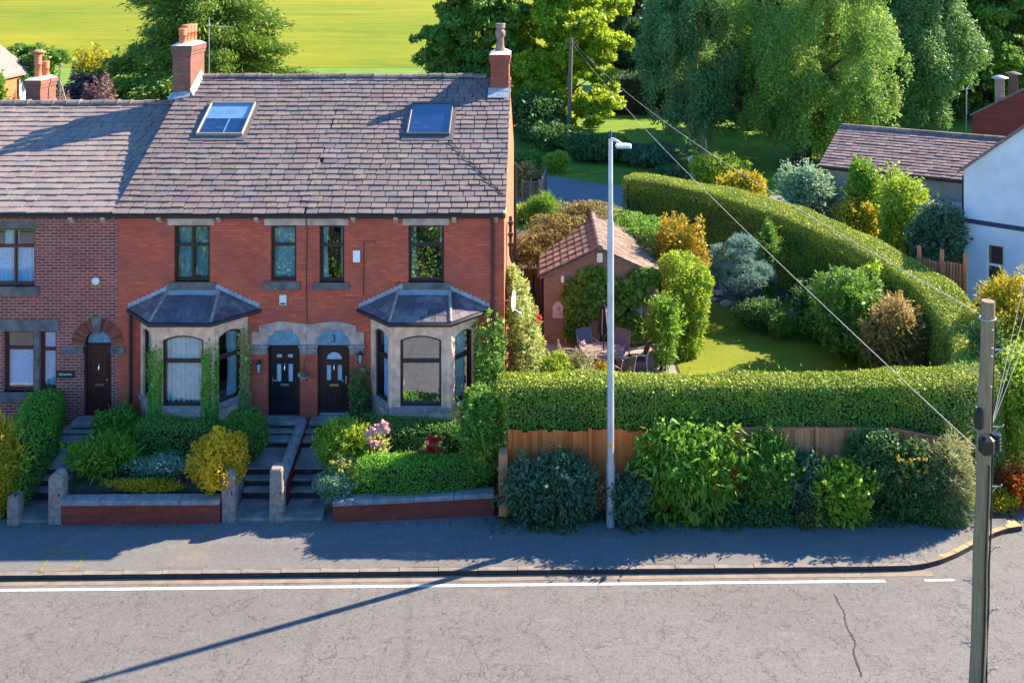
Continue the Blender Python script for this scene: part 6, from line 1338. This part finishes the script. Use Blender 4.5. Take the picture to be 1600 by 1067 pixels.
def chair(label, seatmat, ang, dist):
    x, y = TX+math.cos(ang)*dist, TY+math.sin(ang)*dist; t = thing('garden_chair', label, 'chair', (x, y, gz(x, y)+.012), 'chairs round the garden table', ang-math.pi/2)
    m = MB(); m.cbox(-.25, .25, -.24, .24, .40, .45, .015); m.build('seat', M[seatmat], t, True)
    m = MB(); V = []
    for i in range(5):
        z = .45+.5*i/4
        for j in range(7): u = -.25+.5*j/6; V.append((u*(1+.05*i), .24+.10*i/4+.05*(1-(u/.25)**2)*.6, z+.04*(1-(u/.25)**2)*(i == 4)))
    V += [(p[0], p[1]+.025, p[2]) for p in V]; F_ = [(i*7+j, i*7+j+1, (i+1)*7+j+1, (i+1)*7+j) for i in range(4) for j in range(6)]; F_ += [tuple(35+q for q in f[::-1]) for f in F_]; F_ += [(28+j, 29+j, 64+j, 63+j) for j in range(6)]
    m.add(V, F_); m.build('backrest', M[seatmat], t, True)
    for sx in (-1, 1):
        m = MB(); m.tube([(sx*.28, -.24, .62), (sx*.29, 0, .65), (sx*.28, .26, .64)], .020, 8); m.build('armrest', M['cream_cloth' if seatmat == 'wicker' else 'grey_metal'], t, True)
        m = MB(); m.tube([(sx*.27, -.23, .62), (sx*.27, -.25, 0)], .017, 8); m.build('leg', M['black_metal'], t, True); m = MB(); m.tube([(sx*.27, .37, .96), (sx*.27, .25, .5), (sx*.27, .28, 0)], .017, 8); m.build('leg', M['cream_cloth' if seatmat == 'wicker' else 'grey_metal'], t, True)
    return t
chair('dark wicker garden chair at the left end of the table', 'wicker', math.pi-.05, 1.12); chair('dark wicker garden chair with open arms right of the table', 'wicker', .08, 1.12)
chair('dark garden chair with its back to the hedge, left front of the table', 'wicker', -2.15, 1.0); chair('dark garden chair with its back to the hedge, beside the lamp column', 'wicker', -1.0, 1.0); chair('grey blue sling chair behind the table near the garage wall', 'mesh_grey', 2.0, 1.05); chair('grey sling chair behind the lamp column on the garage side', 'mesh_grey', 1.0, 1.05)

# ------------------------------------------------------------------ lane, back gardens
def picket(label, a, b, h, n, mat='picket', posts=2, top=True):
    a, b = Vector(a), Vector(b); t = thing('picket_fence', label, 'fence', tuple(a.lerp(b, .5))); m = MB(); d = (b-a); U = d.normalized(); L_ = d.length; Wn = Vector((-U.y, U.x, 0)); Mx = Matrix(((U.x, Wn.x, 0, a.x), (U.y, Wn.y, 0, a.y), (0, 0, 1, a.z), (0, 0, 0, 1)))
    for i in range(n): x = L_*(i+.5)/n; w = L_/n*.33; m.box(x-w, x+w, -.012, .012, .05, h*(.97+.03*rs.random()), rs.random(), M=Mx)
    for z in (h*.25, h*.8): m.box(0, L_, .013, .055, z-.045, z+.045, .4, M=Mx)
    if top: m.box(0, L_, -.03, .05, h*1.02, h*1.02+.05, .5, M=Mx)
    m.build('pales', M[mat], t)
    for i in range(posts+1): p = MB(); x = L_*i/posts; p.cbox(x-.06, x+.06, -.05, .09, -.2, h*1.12, .012, M=Mx); p.build('post', M[mat], t)
    return t
p0 = G(797, 330, .2); picket('grey picket fence beside the lane past the gable', (GX+.2, 22.3, .15), (PX(842, 22.3), 22.3, .15), 1.45, 11); picket('short weathered fence return facing the lane', (PX(842, 22.3)+.08, 22.4, .15), (PX(853, 26), 26, .15), 1.35, 6)
picket('dark picket fence between the far hedge and the white house', (PX(1436, 7.5), 7.5, -.7), (PX(1508, 6.6), 6.6, -.7), PZ(404, 7.2)+.7, 15, 'fence_old', 2, False)
BG = 'shrubs by the lane'
shrub('holly', 'tall dark evergreen bush between the gable and the telegraph pole', 'dark', 838, 140, 250, 104, 42, .24, 1.0, 9, z0=.3, depth=5)
def back(*a, **k): return shrub(*a, **k)
back('shrub', 'leafy shrub with orange tips behind the picket fence', 'pinkleaf', 822, 258, 300, 52, 25.5, .16, .9, 6, z0=.2, depth=1.6)
back('fern', 'bright arching grass clump beside the lane', 'bright', 852, 306, 345, 46, 20.3, .30, .7, 6, aspect=.10, z0=.1, follow=.9, depth=1.4, cat='plant')
back('shrub', 'low lime plants at the foot of the grey picket fence', 'lime', 818, 322, 350, 46, 20.2, .18, .8, 5, z0=.1, depth=1.0, aspect=.35)
hedge('low_hedge', 'flat topped dark hedge behind the gable at the lane end', 'mid', [(PX(800, 32), 32, .25, PZ(236, 32), 2.0), (PX(838, 32), 31.6, .25, PZ(238, 32), 2.0)], .14, 1.0)
back('rhododendron', 'dark rhododendron with a few orange flowers beneath the sunlit sycamore', 'dark', 868, 192, 262, 84, 38, .20, 1.0, 8, z0=.3, depth=4, extra=lambda t, r, c, s: flowers(t, r, [(c[0]-.6+.4*i, c[1]-s[1]*.8, c[2]+s[2]*.85) for i in range(3)], 'orange_petal', 'blossom', .2, 14, .22) if 'orange_petal' in M else None)
M['orange_petal'] = FOL['orange']
back('laurel', 'broad dark laurel on the far side of the lane', 'dark', 938, 212, 288, 120, 35, .20, 1.0, 9, z0=.25, depth=4)
back('laurel', 'dark evergreen bank behind the lamp head', 'darkblue', 1015, 228, 290, 110, 33.5, .19, 1.0, 9, z0=.25, depth=4)
back('shrub', 'small sunlit shrub on the lane verge', 'lime', 872, 238, 274, 40, 31.5, .16, .7, 5, z0=.25, depth=1.4)
back('shrub', 'yellow green shrub beside the round signpost', 'lime', 1122, 242, 300, 92, 26, .16, .9, 8, z0=.2, depth=3)
back('golden_shrub', 'rounded golden green bush behind the far hedge', 'yellow', 1160, 268, 322, 86, 22.5, .15, 1.0, 5, z0=.2, depth=2.6, amp=.1)
back('shrub', 'dim shrub under the left birch at the lawn edge', 'dark', 1058, 262, 305, 74, 29, .17, .9, 6, z0=.2, depth=3)
back('sapling', 'bushy grey green sapling with pale leaf backs behind the far hedge', 'silver', 1262, 258, 350, 92, 17.5, .16, .8, 9, z0=.2, depth=2.4, follow=.5)
back('sapling', 'bright tall sapling in front of the tiled outbuilding', 'bright', 1352, 250, 352, 52, 15.5, .17, .8, 7, z0=.1, depth=1.6)
back('shrub', 'yellowish shrub at the foot of the bright sapling', 'yellow', 1340, 318, 372, 76, 14.5, .14, .8, 6, z0=.1, depth=1.8)
back('sapling', 'leafy sapling left of the white house', 'lime', 1412, 268, 392, 84, 13.0, .16, .8, 9, z0=0, depth=2.2, follow=.5)
back('shrub', 'dark shadowed shrub against the white house wall', 'darkblue', 1462, 320, 420, 90, 11.2, .15, .9, 8, z0=-.2, depth=2.0)
sg = thing('signpost', 'small round white sign on a post beyond the far hedge', 'sign', (PX(1080, 27), 27, .2)); m = MB(); X = PX(1081, 27); m.tube([(X, 27, .1), (X, 27, PZ(243, 27))], .05, 8); m.build('post', M['frame_white'], sg); m = MB(); m.lathe([(.19,0),(.19,.03)], (0,0,0), 18); d = MB(); d.add([(X-.05+p[0], 26.93-p[2], PZ(249, 27)+p[1]) for p in m.v], m.f); d.build('disc', M['white_paint'], sg)
# white house, outbuilding, brick building (all turned 30 degrees)
U30 = Vector((math.cos(R(30)), -math.sin(R(30)), 0)); W30 = Vector((math.sin(R(30)), math.cos(R(30)), 0))
UO, WO = U30, W30; U30 = Vector((math.cos(R(38.5)), -math.sin(R(38.5)), 0)); W30 = Vector((math.sin(R(38.5)), math.cos(R(38.5)), 0))
HYw = 11.0; o = Vector((PX(1506, HYw), HYw, 0)); wh = thing('white_house', 'white rendered gable house with a navy band at the right edge', 'house', tuple(o))
ez = PZ(265, HYw); m = MB(); Wd = 6.2; apx = ez+Wd/2*.86
wz0, wz1, wu0, wu1 = PZ(447, 10.4), PZ(382, 10.4), .84, 1.46
m.panel([(0, -1.2), (Wd, -1.2), (Wd, ez), (Wd/2, apx), (0, ez)], [rect(wu0, wu1, wz0, wz1)], .3, o, U30, W30)
m.add([o+W30*.3+Vector((0,0,-1.2)), o+W30*8+Vector((0,0,-1.2)), o+W30*8+Vector((0,0,ez)), o+W30*.3+Vector((0,0,ez))], [(0,1,2,3)]); q = o+U30*Wd; m.add([q+W30*.3+Vector((0,0,-1.2)), q+W30*8+Vector((0,0,-1.2)), q+W30*8+Vector((0,0,ez)), q+W30*.3+Vector((0,0,ez))], [(0,1,2,3)])
m.build('wall', M['white_render'], wh)
m = MB(); e1 = o-U30*.22-W30*.15+Vector((0,0,ez-.17)); rr1 = o+U30*Wd/2-W30*.15+Vector((0,0,apx+.03)); e2 = o+U30*(Wd+.22)-W30*.15+Vector((0,0,ez-.17)); bk = W30*8.4; th = Vector((0,0,.11))
for a, b in ((e1, rr1), (rr1, e2)): m.add([a, b, b+bk, a+bk, a+th, b+th, b+bk+th, a+bk+th], [(0,1,2,3)[::-1],(4,5,6,7),(0,1,5,4),(3,0,4,7),(1,2,6,5)], .4)
m.build('roof', M['tile_dark'], wh)
m = MB(); zb = PZ(348, 10.6); m.panel(rect(-.02, Wd, zb-.09, zb+.09), [], .03, o-W30*.03, U30, W30); m.build('band', M['navy'], wh)
m = MB(); m.panel(rect(wu0, wu1, wz0, wz1), [rect(wu0+.05, wu1-.05, wz0+.06, wz0+(wz1-wz0)*.48), rect(wu0+.05, wu1-.05, wz0+(wz1-wz0)*.53, wz1-.05)], .07, o+W30*.10, U30, W30); ww = m.build('window', M['frame_white'], wh); m = MB(); m.panel(rect(wu0+.02, wu1-.02, wz0+.02, wz1-.02), [], .01, o+W30*.15, U30, W30); m.build('pane', M['glass'], ww)
m = MB(); m.panel(rect(wu0-.03, wu1+.03, wz0-.05, wz1+.05), [], .02, o+W30*.9, U30, W30); m.build('room', M['interior'], ww)
m = MB(); m.panel(rect(wu0-.08, wu1+.1, wz0-.10, wz0-.02), [], .10, o-W30*.08, U30, W30); m.build('sill', M['navy'], wh)
m = MB(); m.tube([o-U30*.1+W30*.3+Vector((0,0,ez-.3)), o-U30*.1+W30*.3+Vector((0,0,-1))], .05, 8); m.build('downpipe', M['black_metal'], wh)
# outbuilding
UH, WH = U30, W30; U30, W30 = UO, WO
rl = Vector((PX(1316, 20.7), 20.7, PZ(197, 20.7))); Lr = 7.2; ob = thing('outbuilding', 'low outbuilding with brown stone tiled roof behind the saplings', 'outbuilding', (rl.x+2, rl.y-3, 0)); er = rl-W30*3.0-U30*.35; er.z = PZ(259, er.y)
m = MB(); rg = random.Random(9); dd = er-rl; nrm = U30.cross(-dd).normalized(); nrm = nrm if nrm.z > 0 else -nrm
m.add([rl, rl+U30*Lr, rl+U30*Lr+dd, er, rl-dd+Vector((0,0,2*dd.z)), rl+U30*Lr-dd+Vector((0,0,2*dd.z))], [(0,1,2,3), (1,0,4,5)], .3)
rows = 15
for i in range(rows):
    a = er-dd*(i/rows); b = er-dd*min(1, (i+1.15)/rows); x = -.1
    while x < Lr:
        w = rg.uniform(.3, .45); th = rg.uniform(.03, .055); q = [a+U30*(x+.006)+nrm*th, a+U30*min(Lr, x+w-.006)+nrm*th, b+U30*min(Lr, x+w-.006)+nrm*.01, b+U30*(x+.006)+nrm*.01]; q += [q[0]-nrm*th, q[1]-nrm*th]; m.add(q, [(0,1,2,3), (0,4,5,1)], min(1, max(0, rg.gauss(.5, .2)))); x += w
orf = m.build('roof', M['tile_dark'], ob); m = MB(); x = 0
while x < Lr: m.tube([rl+U30*x+Vector((0,0,.0)), rl+U30*(x+.44)+Vector((0,0,.0))], .12, 8, tint=rg.random()); x += .46
m.build('ridge_tiles', M['ridge'], orf)
m = MB(); w0 = er+W30*.25+U30*.3; w0.z = 0; m.panel([(0, -.5), (Lr-.3, -.5), (Lr-.3, er.z-.02), (0, er.z-.02)], [rect(2.6, 3.6, -.4, 1.8), rect(4.6, 5.8, .8, 1.8)], .25, w0, U30, W30)
m.add([w0+Vector((0,0,-.5)), w0+W30*5.4+Vector((0,0,-.5)), w0+W30*5.4+Vector((0,0,er.z)), w0+W30*2.75+Vector((0,0,rl.z-.1)), w0+Vector((0,0,er.z))], [(0,1,2,3,4)]); m.build('wall', M['pale_render'], ob)
m = MB(); m.panel(rect(2.6, 3.6, -.4, 1.8), [], .05, w0+W30*.12, U30, W30); m.build('door', M['fence_old'], ob); m = MB(); m.panel(rect(4.6, 5.8, .8, 1.8), [rect(4.66, 5.17, .86, 1.74), rect(5.23, 5.74, .86, 1.74)], .05, w0+W30*.12, U30, W30); owf = m.build('window', M['frame_white'], ob); m = MB(); m.panel(rect(4.62, 5.78, .82, 1.78), [], .01, w0+W30*.15, U30, W30); m.build('pane', M['glass'], owf)
m = MB(); g0 = er-W30*.06-Vector((0,0,.08)); m.tube([g0, g0+U30*Lr], .06, 8); m.build('gutter', M['black_metal'], ob)
ct = thing('lean_to', 'pale flat roofed lean to beside the white house', 'outbuilding', (PX(1450, 14), 14, 0)); m = MB(); cc0 = Vector((PX(1405, 15.5), 15.5, 0)); zt_ = PZ(312, 15.5); m.panel(rect(0, 4.4, -.5, zt_-.1), [], .2, cc0, U30, W30); m.build('wall', M['pale_render'], ct); m = MB(); cs = cc0-W30*.15-U30*.15; V = [cs, cs+U30*4.7, cs+U30*4.7+W30*2.6, cs+W30*2.6]; m.add([v+Vector((0,0,zt_-.098)) for v in V]+[v+Vector((0,0,zt_+.02)) for v in V], [(3,2,1,0),(4,5,6,7),(0,1,5,4),(1,2,6,5),(2,3,7,6),(3,0,4,7)]); m.build('roof', M['pale_render'], ct)
U30, W30 = UH, WH
bo = Vector((PX(1519, 27.7), 27.7, 0)); bb = thing('brick_building', 'red brick gabled building with two metal flues behind the white house', 'house', tuple(bo)); bz = PZ(181, 27.7); m = MB(); sl = .62; m.panel([(0, -.3), (9, -.3), (9, bz), (4.5, bz+4.5*sl), (0, bz)], [], .3, bo, U30, W30); m.add([bo+W30*.3+Vector((0,0,-.3)), bo+W30*7+Vector((0,0,-.3)), bo+W30*7+Vector((0,0,bz)), bo+W30*.3+Vector((0,0,bz))], [(0,1,2,3)]); m.build('wall', M['brick_wall'], bb)
m = MB(); e1 = bo-U30*.1-W30*.1+Vector((0,0,bz-.03)); r1 = bo+U30*4.5-W30*.1+Vector((0,0,bz+4.5*sl+.03)); e2 = bo+U30*9.1-W30*.1+Vector((0,0,bz-.03)); bk = W30*7.3
th = Vector((0,0,.11))
for a, b in ((e1, r1), (r1, e2)): m.add([a, b, b+bk, a+bk, a+th, b+th, b+bk+th, a+bk+th], [(0,1,2,3)[::-1],(4,5,6,7),(0,1,5,4),(3,0,4,7),(1,2,6,5)], .5)
m.build('roof', M['tile_dark'], bb)
for (px, tp, mt, s) in ((1562, 118, 'galv', .8), (1583, 112, 'pole_wood2', 2.4)):
    m = MB(); q = bo+W30*s; X = PX(px, q.y); zb_ = PZ(160, q.y); zt_ = PZ(tp, q.y); m.lathe([(.26, zb_-1.5), (.26, zt_-.25), (.30, zt_-.24), (.48, zt_-.16), (.46, zt_-.12), (.1, zt_)], (X, q.y, 0), 14); m.build('flue', M[mt], bb)
m = MB(); q = bo-U30*.1; m.tube([q+Vector((0,.5,bz-1)), q+Vector((0,.5,bz+1.5))], .03, 6); m.tube([q+Vector((-.4,.5,bz+1.4)), q+Vector((.4,.5,bz+1.5))], .02, 5); m.build('aerial', M['grey_metal'], bb)
# house far left
lx = -41.2; lh_ = thing('far_house', 'pale slate roofed brick house at the far left edge', 'house', (lx-3, 46, .3)); m = MB(); ly0, ly1 = 41.0, 45.2; lz = PZ(117, 41.0); lx = PX(4, 41.0)
ly1 = 44.6
m.add([(lx, ly0, .2), (lx, ly1, .2), (lx, ly1, lz), (lx, ly0, lz), (lx-6, ly0, .2), (lx-6, ly1, .2), (lx-6, ly1, lz), (lx-6, ly0, lz), (lx-3, ly0, lz+2.3), (lx-3, ly1, lz+2.3)], [(0,1,2,3),(4,0,3,8,7),(1,5,6,9,2),(5,4,7,6)]); m.build('wall', M['brick_gable'], lh_)
m = MB(); m.add([(lx+.25, ly0-.2, lz-.15), (lx+.25, ly1+.2, lz-.15), (lx-3, ly1+.2, lz+2.4), (lx-3, ly0-.2, lz+2.4), (lx-6.25, ly0-.2, lz-.15), (lx-6.25, ly1+.2, lz-.15)], [(0,1,2,3),(3,2,5,4)], .6); m.add([(lx+.25, ly0-.2, lz-.3), (lx+.25, ly1+.2, lz-.3), (lx+.25, ly1+.2, lz-.15), (lx+.25, ly0-.2, lz-.15)], [(0,1,2,3)], .6); m.build('roof', M['slate_old'], lh_)
m = MB(); m.box(lx+.003, lx+.06, 42.9, 44.3, 2.6, 4.6); fw = m.build('window', M['frame'], lh_); m = MB(); m.box(lx+.062, lx+.075, 43.1, 44.1, 2.7, 4.5); m.build('pane', M['frosted'], fw)
# ------------------------------------------------------------------ trees
def gp_(px, py, z=.3): return G(px, py, z)
def crown(px, top, bot, w, Y, dep=None):
    k = k_at(Y); zc = (PZ(top, Y)+PZ(bot, Y))/2; return (PX(px, Y), Y, zc), (w/k/2, (dep or w/k)/2, (PZ(top, Y)-PZ(bot, Y))/2)
# big conifer behind the roof: tiers of feathery sprays
rng = nrng(); Yc = 30; Xc = PX(318, Yc); t = thing('cedar_tree', 'large feathery conifer behind the roof of the middle house', 'tree', (Xc, Yc, .3)); L = Leaves(); m = MB(); m.tube([(Xc, Yc, 0), (Xc, Yc, 7), (Xc+.2, Yc, 14.5)], [.4, .25, .05], 10)
for i in range(150):
    z = 2.0+13.4*(i/150)**1.0; Rr_ = 7.0*(1-((z-2)/14.6)**1.5)*(.72+.4*rng.random())
    if rng.random() < .12: Rr_ *= 1.12
    a = rng.random()*6.28; tip = np.array([Xc+math.cos(a)*Rr_, Yc+math.sin(a)*Rr_, z-.10*Rr_]); b = np.array([Xc, Yc, z+.35]); nb = max(3, int(Rr_*2.2)); m.tube([b, (b+tip)/2+np.array([0, 0, .15]), tip], [.06, .04, .012], 5)
    for j in range(nb):
        s = .25+.75*(j+rng.random())/nb; c = b+(tip-b)*s; rad = .55+.55*s*(1.1-s)*2
        n = 150; D = rng.normal(size=(n, 3))*np.array([rad*.55, rad*.55, .18]); P = c+D; out = np.tile(np.array([math.cos(a), math.sin(a), -.35]), (n, 1))+rng.normal(size=(n, 3))*.5
        L.add(P, unit(out), .26, rng, aspect=.28, follow=.75, tint=np.clip(rng.random(n)*.6+.4*rng.random(), 0, 1))
L.build('crown', FOL['conifer'], t); m.build('trunk', M['bark'], t)
def T(name, label, mat, px, top, bot, w, Y, clumps, rc, per, leaf, basepx=None, **kw):
    c, r = crown(px, top, bot, w, Y, kw.pop('dep', None)); X = PX(basepx if basepx else px, Y); return tree(name, label, mat, X, Y, zg1(X, Y), c, r, clumps, rc, per, leaf, **kw)
T('sycamore_tree', 'dark leafed sycamore behind the right chimney', 'syc_dark', 755, -95, 195, 170, 47, 62, 1.35, 720, .27, trunk_r=.3, aspect=.75)
T('sycamore_tree', 'sunlit yellow green sycamore behind the telegraph pole', 'sycamore', 885, -60, 222, 190, 46, 66, 1.35, 760, .26, trunk_r=.3, aspect=.75)
T('birch_tree', 'weeping birch with pale trunk on the park lawn', 'birch2', 1082, -70, 226, 158, 37, 38, 1.2, 1100, .18, basepx=1101, bark='bark_birch', trunk_r=.18, squash=1.25, droop=.7, hang=True, aspect=.5, conical=.35, inner=.5)
T('willow_tree', 'large thick trunked weeping tree left of the outbuilding', 'birch', 1268, -120, 236, 262, 34, 66, 1.4, 1150, .18, basepx=1252, trunk_r=.55, squash=1.25, droop=.7, hang=True, aspect=.45, limbs=14, inner=.5)
T('birch_tree', 'second birch behind the ridge of the tiled outbuilding', 'birch2', 1432, -80, 218, 140, 45, 42, 1.4, 1000, .21, bark='bark_birch', trunk_r=.2, squash=1.25, droop=.7, hang=True, aspect=.5, inner=.5)
T('beech_tree', 'dark beech in the upper right corner above the brick building', 'syc_dark', 1560, -110, 192, 190, 52, 62, 1.6, 760, .28, trunk_r=.4, aspect=.7)
T('beech_tree', 'dim broad tree between the second birch and the brick building', 'syc_dark', 1487, -110, 200, 125, 54, 44, 1.6, 700, .28, trunk_r=.4, aspect=.7)
WD = 'dark trees at the back of the park'
for (px, w, Y, l) in ((975, 110, 62, 'dark backdrop tree between sunlit sycamore and weeping birch'), (1050, 130, 72, 'dark backdrop tree over the top of the pale trunked birch'), (1180, 130, 70, 'dark backdrop tree in the gap between birch and weeping tree'), (1330, 140, 74, 'dark backdrop tree behind the large weeping tree'), (1430, 130, 76, 'dark backdrop tree behind the second birch'), (1620, 130, 72, 'dark backdrop tree cut by the right edge'), (1540, 120, 80, 'dark backdrop tree behind the dark beech')):
    T('park_tree', l, 'far', px, -120, 165, w, Y, 44, 2.0, 520, .38, trunk_r=.35, group=WD, aspect=.7)
hedge('park_hedge', 'dark tall hedge closing the back of the park', 'far', [(PX(950, 55), 55, .2, 3.6, 3.0), (PX(1300, 54), 54, .2, 4.4, 3.0), (PX(1640, 53), 53, .2, 4.4, 3.0)], .28, .8, wave=.25)
T('park_tree', 'dark dense tree in the gap between pale trunked birch and thick trunked weeping tree', 'far', 1175, -60, 215, 110, 46, 40, 1.6, 700, .30, trunk_r=.3, group=WD, aspect=.7)
T('hawthorn_tree', 'round green tree in front of the yellow field at far left', 'syc_dark', 45, 62, 150, 82, 46, 24, .95, 600, .20, trunk_r=.15)
back('purple_plum', 'dark purple shrub behind the ridge of the left roof', 'purple', 128, 106, 175, 96, 27, .18, 1.0, 8, z0=.2, depth=3.4)
back('smoke_bush', 'pinkish purple mounded shrub left of the big chimney', 'plum', 160, 134, 182, 64, 22, .15, 1.0, 5, z0=.2, depth=2.4)
back('smoke_bush', 'small pink tinged shrub by the rear chimney', 'plum', 100, 148, 180, 44, 21, .14, .9, 5, z0=.2, depth=1.8)
back('elder', 'sun dappled yellow shrub on the field edge left of the conifer', 'yellow', 152, 80, 135, 78, 44, .24, .6, 7, z0=.3, depth=3)
back('shrub', 'bright green foliage at the left edge by the slate roofed house', 'bright', 2, 118, 170, 16, 30, .18, .9, 4, z0=1.5)
# right of the side lane
back('golden_laurel', 'sunlit yellow laurel below the white house window', 'yellow', 1600, 440, 560, 165, 1.4, .11, 1.0, 9, z0=-.6, depth=2.6, aspect=.45)
back('laurel', 'green laurel behind the wooden pole at the right edge', 'lime', 1600, 545, 775, 150, -.6, .12, 1.0, 9, z0=-1.2, depth=2.4, aspect=.45)
back('laurel', 'shaded laurel between the hedge end and the wooden pole', 'dark', 1543, 500, 700, 46, -.5, .11, 1.0, 6, z0=-1.2, depth=1.0, aspect=.45)
back('berberis', 'orange leafed bush at the right edge of the side road', 'orange', 1597, 735, 805, 60, -2.1, .07, 1.0, 5, z0=-1.3, depth=1.2)
back('shrub', 'small yellow green weed patch below the orange leafed bush', 'yellow', 1560, 766, 806, 60, -2.4, .09, .7, 5, z0=-1.35, depth=.8)
# opposite side of the road, mirrored in the window panes
hedge('roadside_hedge', 'tall hedge across the road from the terrace, mirrored in its upstairs windows', 'mid', [(-22, -15.4, -1.4, 1.5, 1.2), (14, -15.4, -1.3, 1.7, 1.2)], .16, .8, wave=.15)
rng = nrng(); L = Leaves(); n = 9000; X = rng.uniform(-.9, 11.0, n); u = rng.random(n); Yv = -3.62+.75*u+.10*np.sin(X*2.3)*np.cos(X*5.1); Zv = -1.28+(.12+.55*u)*rng.random(n)*(.6+.4*np.sin(X*3.1))
L.add(np.stack([X, Yv, Zv], 1), np.tile([0, -.4, .8], (n, 1)), .085, rng, follow=.2, aspect=.5); tag(L.build('ground_cover', FOL['dark']), 'dark ivy and weeds filling the foot of the fence shrubs', 'ground cover', kind='stuff')
# ------------------------------------------------------------------ light
AZ, EL = 24.5, 35.0
sun = bpy.data.lights.new('sun', 'SUN'); sun.energy = 5.0; sun.angle = R(.5); sun.color = (1, .84, .60); so = bpy.data.objects.new('sun', sun); C.objects.link(so)
sdir = Vector((math.cos(R(EL))*math.cos(R(AZ)), math.cos(R(EL))*math.sin(R(AZ)), math.sin(R(EL)))); so.rotation_euler = sdir.to_track_quat('Z', 'Y').to_euler(); so.location = sdir*60
wd = bpy.data.worlds.new('World'); S.world = wd; wd.use_nodes = True; nt = wd.node_tree; bg = nt.nodes['Background']; sky = nt.nodes.new('ShaderNodeTexSky'); sky.sky_type = 'NISHITA'; sky.sun_disc = False; sky.sun_elevation = R(EL); sky.sun_rotation = R(90-AZ); sky.ozone_density = 6.0; sky.air_density = 1.0; sky.dust_density = .2
hs = nt.nodes.new('ShaderNodeHueSaturation'); hs.inputs['Saturation'].default_value = 1.18; nt.links.new(sky.outputs[0], hs.inputs['Color']); nt.links.new(hs.outputs[0], bg.inputs[0]); bg.inputs[1].default_value = .125
cam = bpy.data.cameras.new('camera'); co = bpy.data.objects.new('camera', cam); C.objects.link(co); co.location = (0, -DF, HC); co.rotation_euler = (R(90), 0, 0)
cam.sensor_width = 36; cam.sensor_fit = 'HORIZONTAL'; cam.lens = F/1600*36; cam.shift_x = (800-XC)/1600; cam.shift_y = -(533.5-YH)/1600; cam.clip_end = 4000; cam.clip_start = .1; S.camera = co
S.view_settings.view_transform = 'Standard'; S.view_settings.look = 'None'; S.view_settings.exposure = 1.85; S.view_settings.gamma = 1
S.render.engine = 'CYCLES'; S.cycles.max_bounces = 6; S.cycles.transparent_max_bounces = 8; S.cycles.use_denoising = True; S.cycles.sample_clamp_indirect = 4
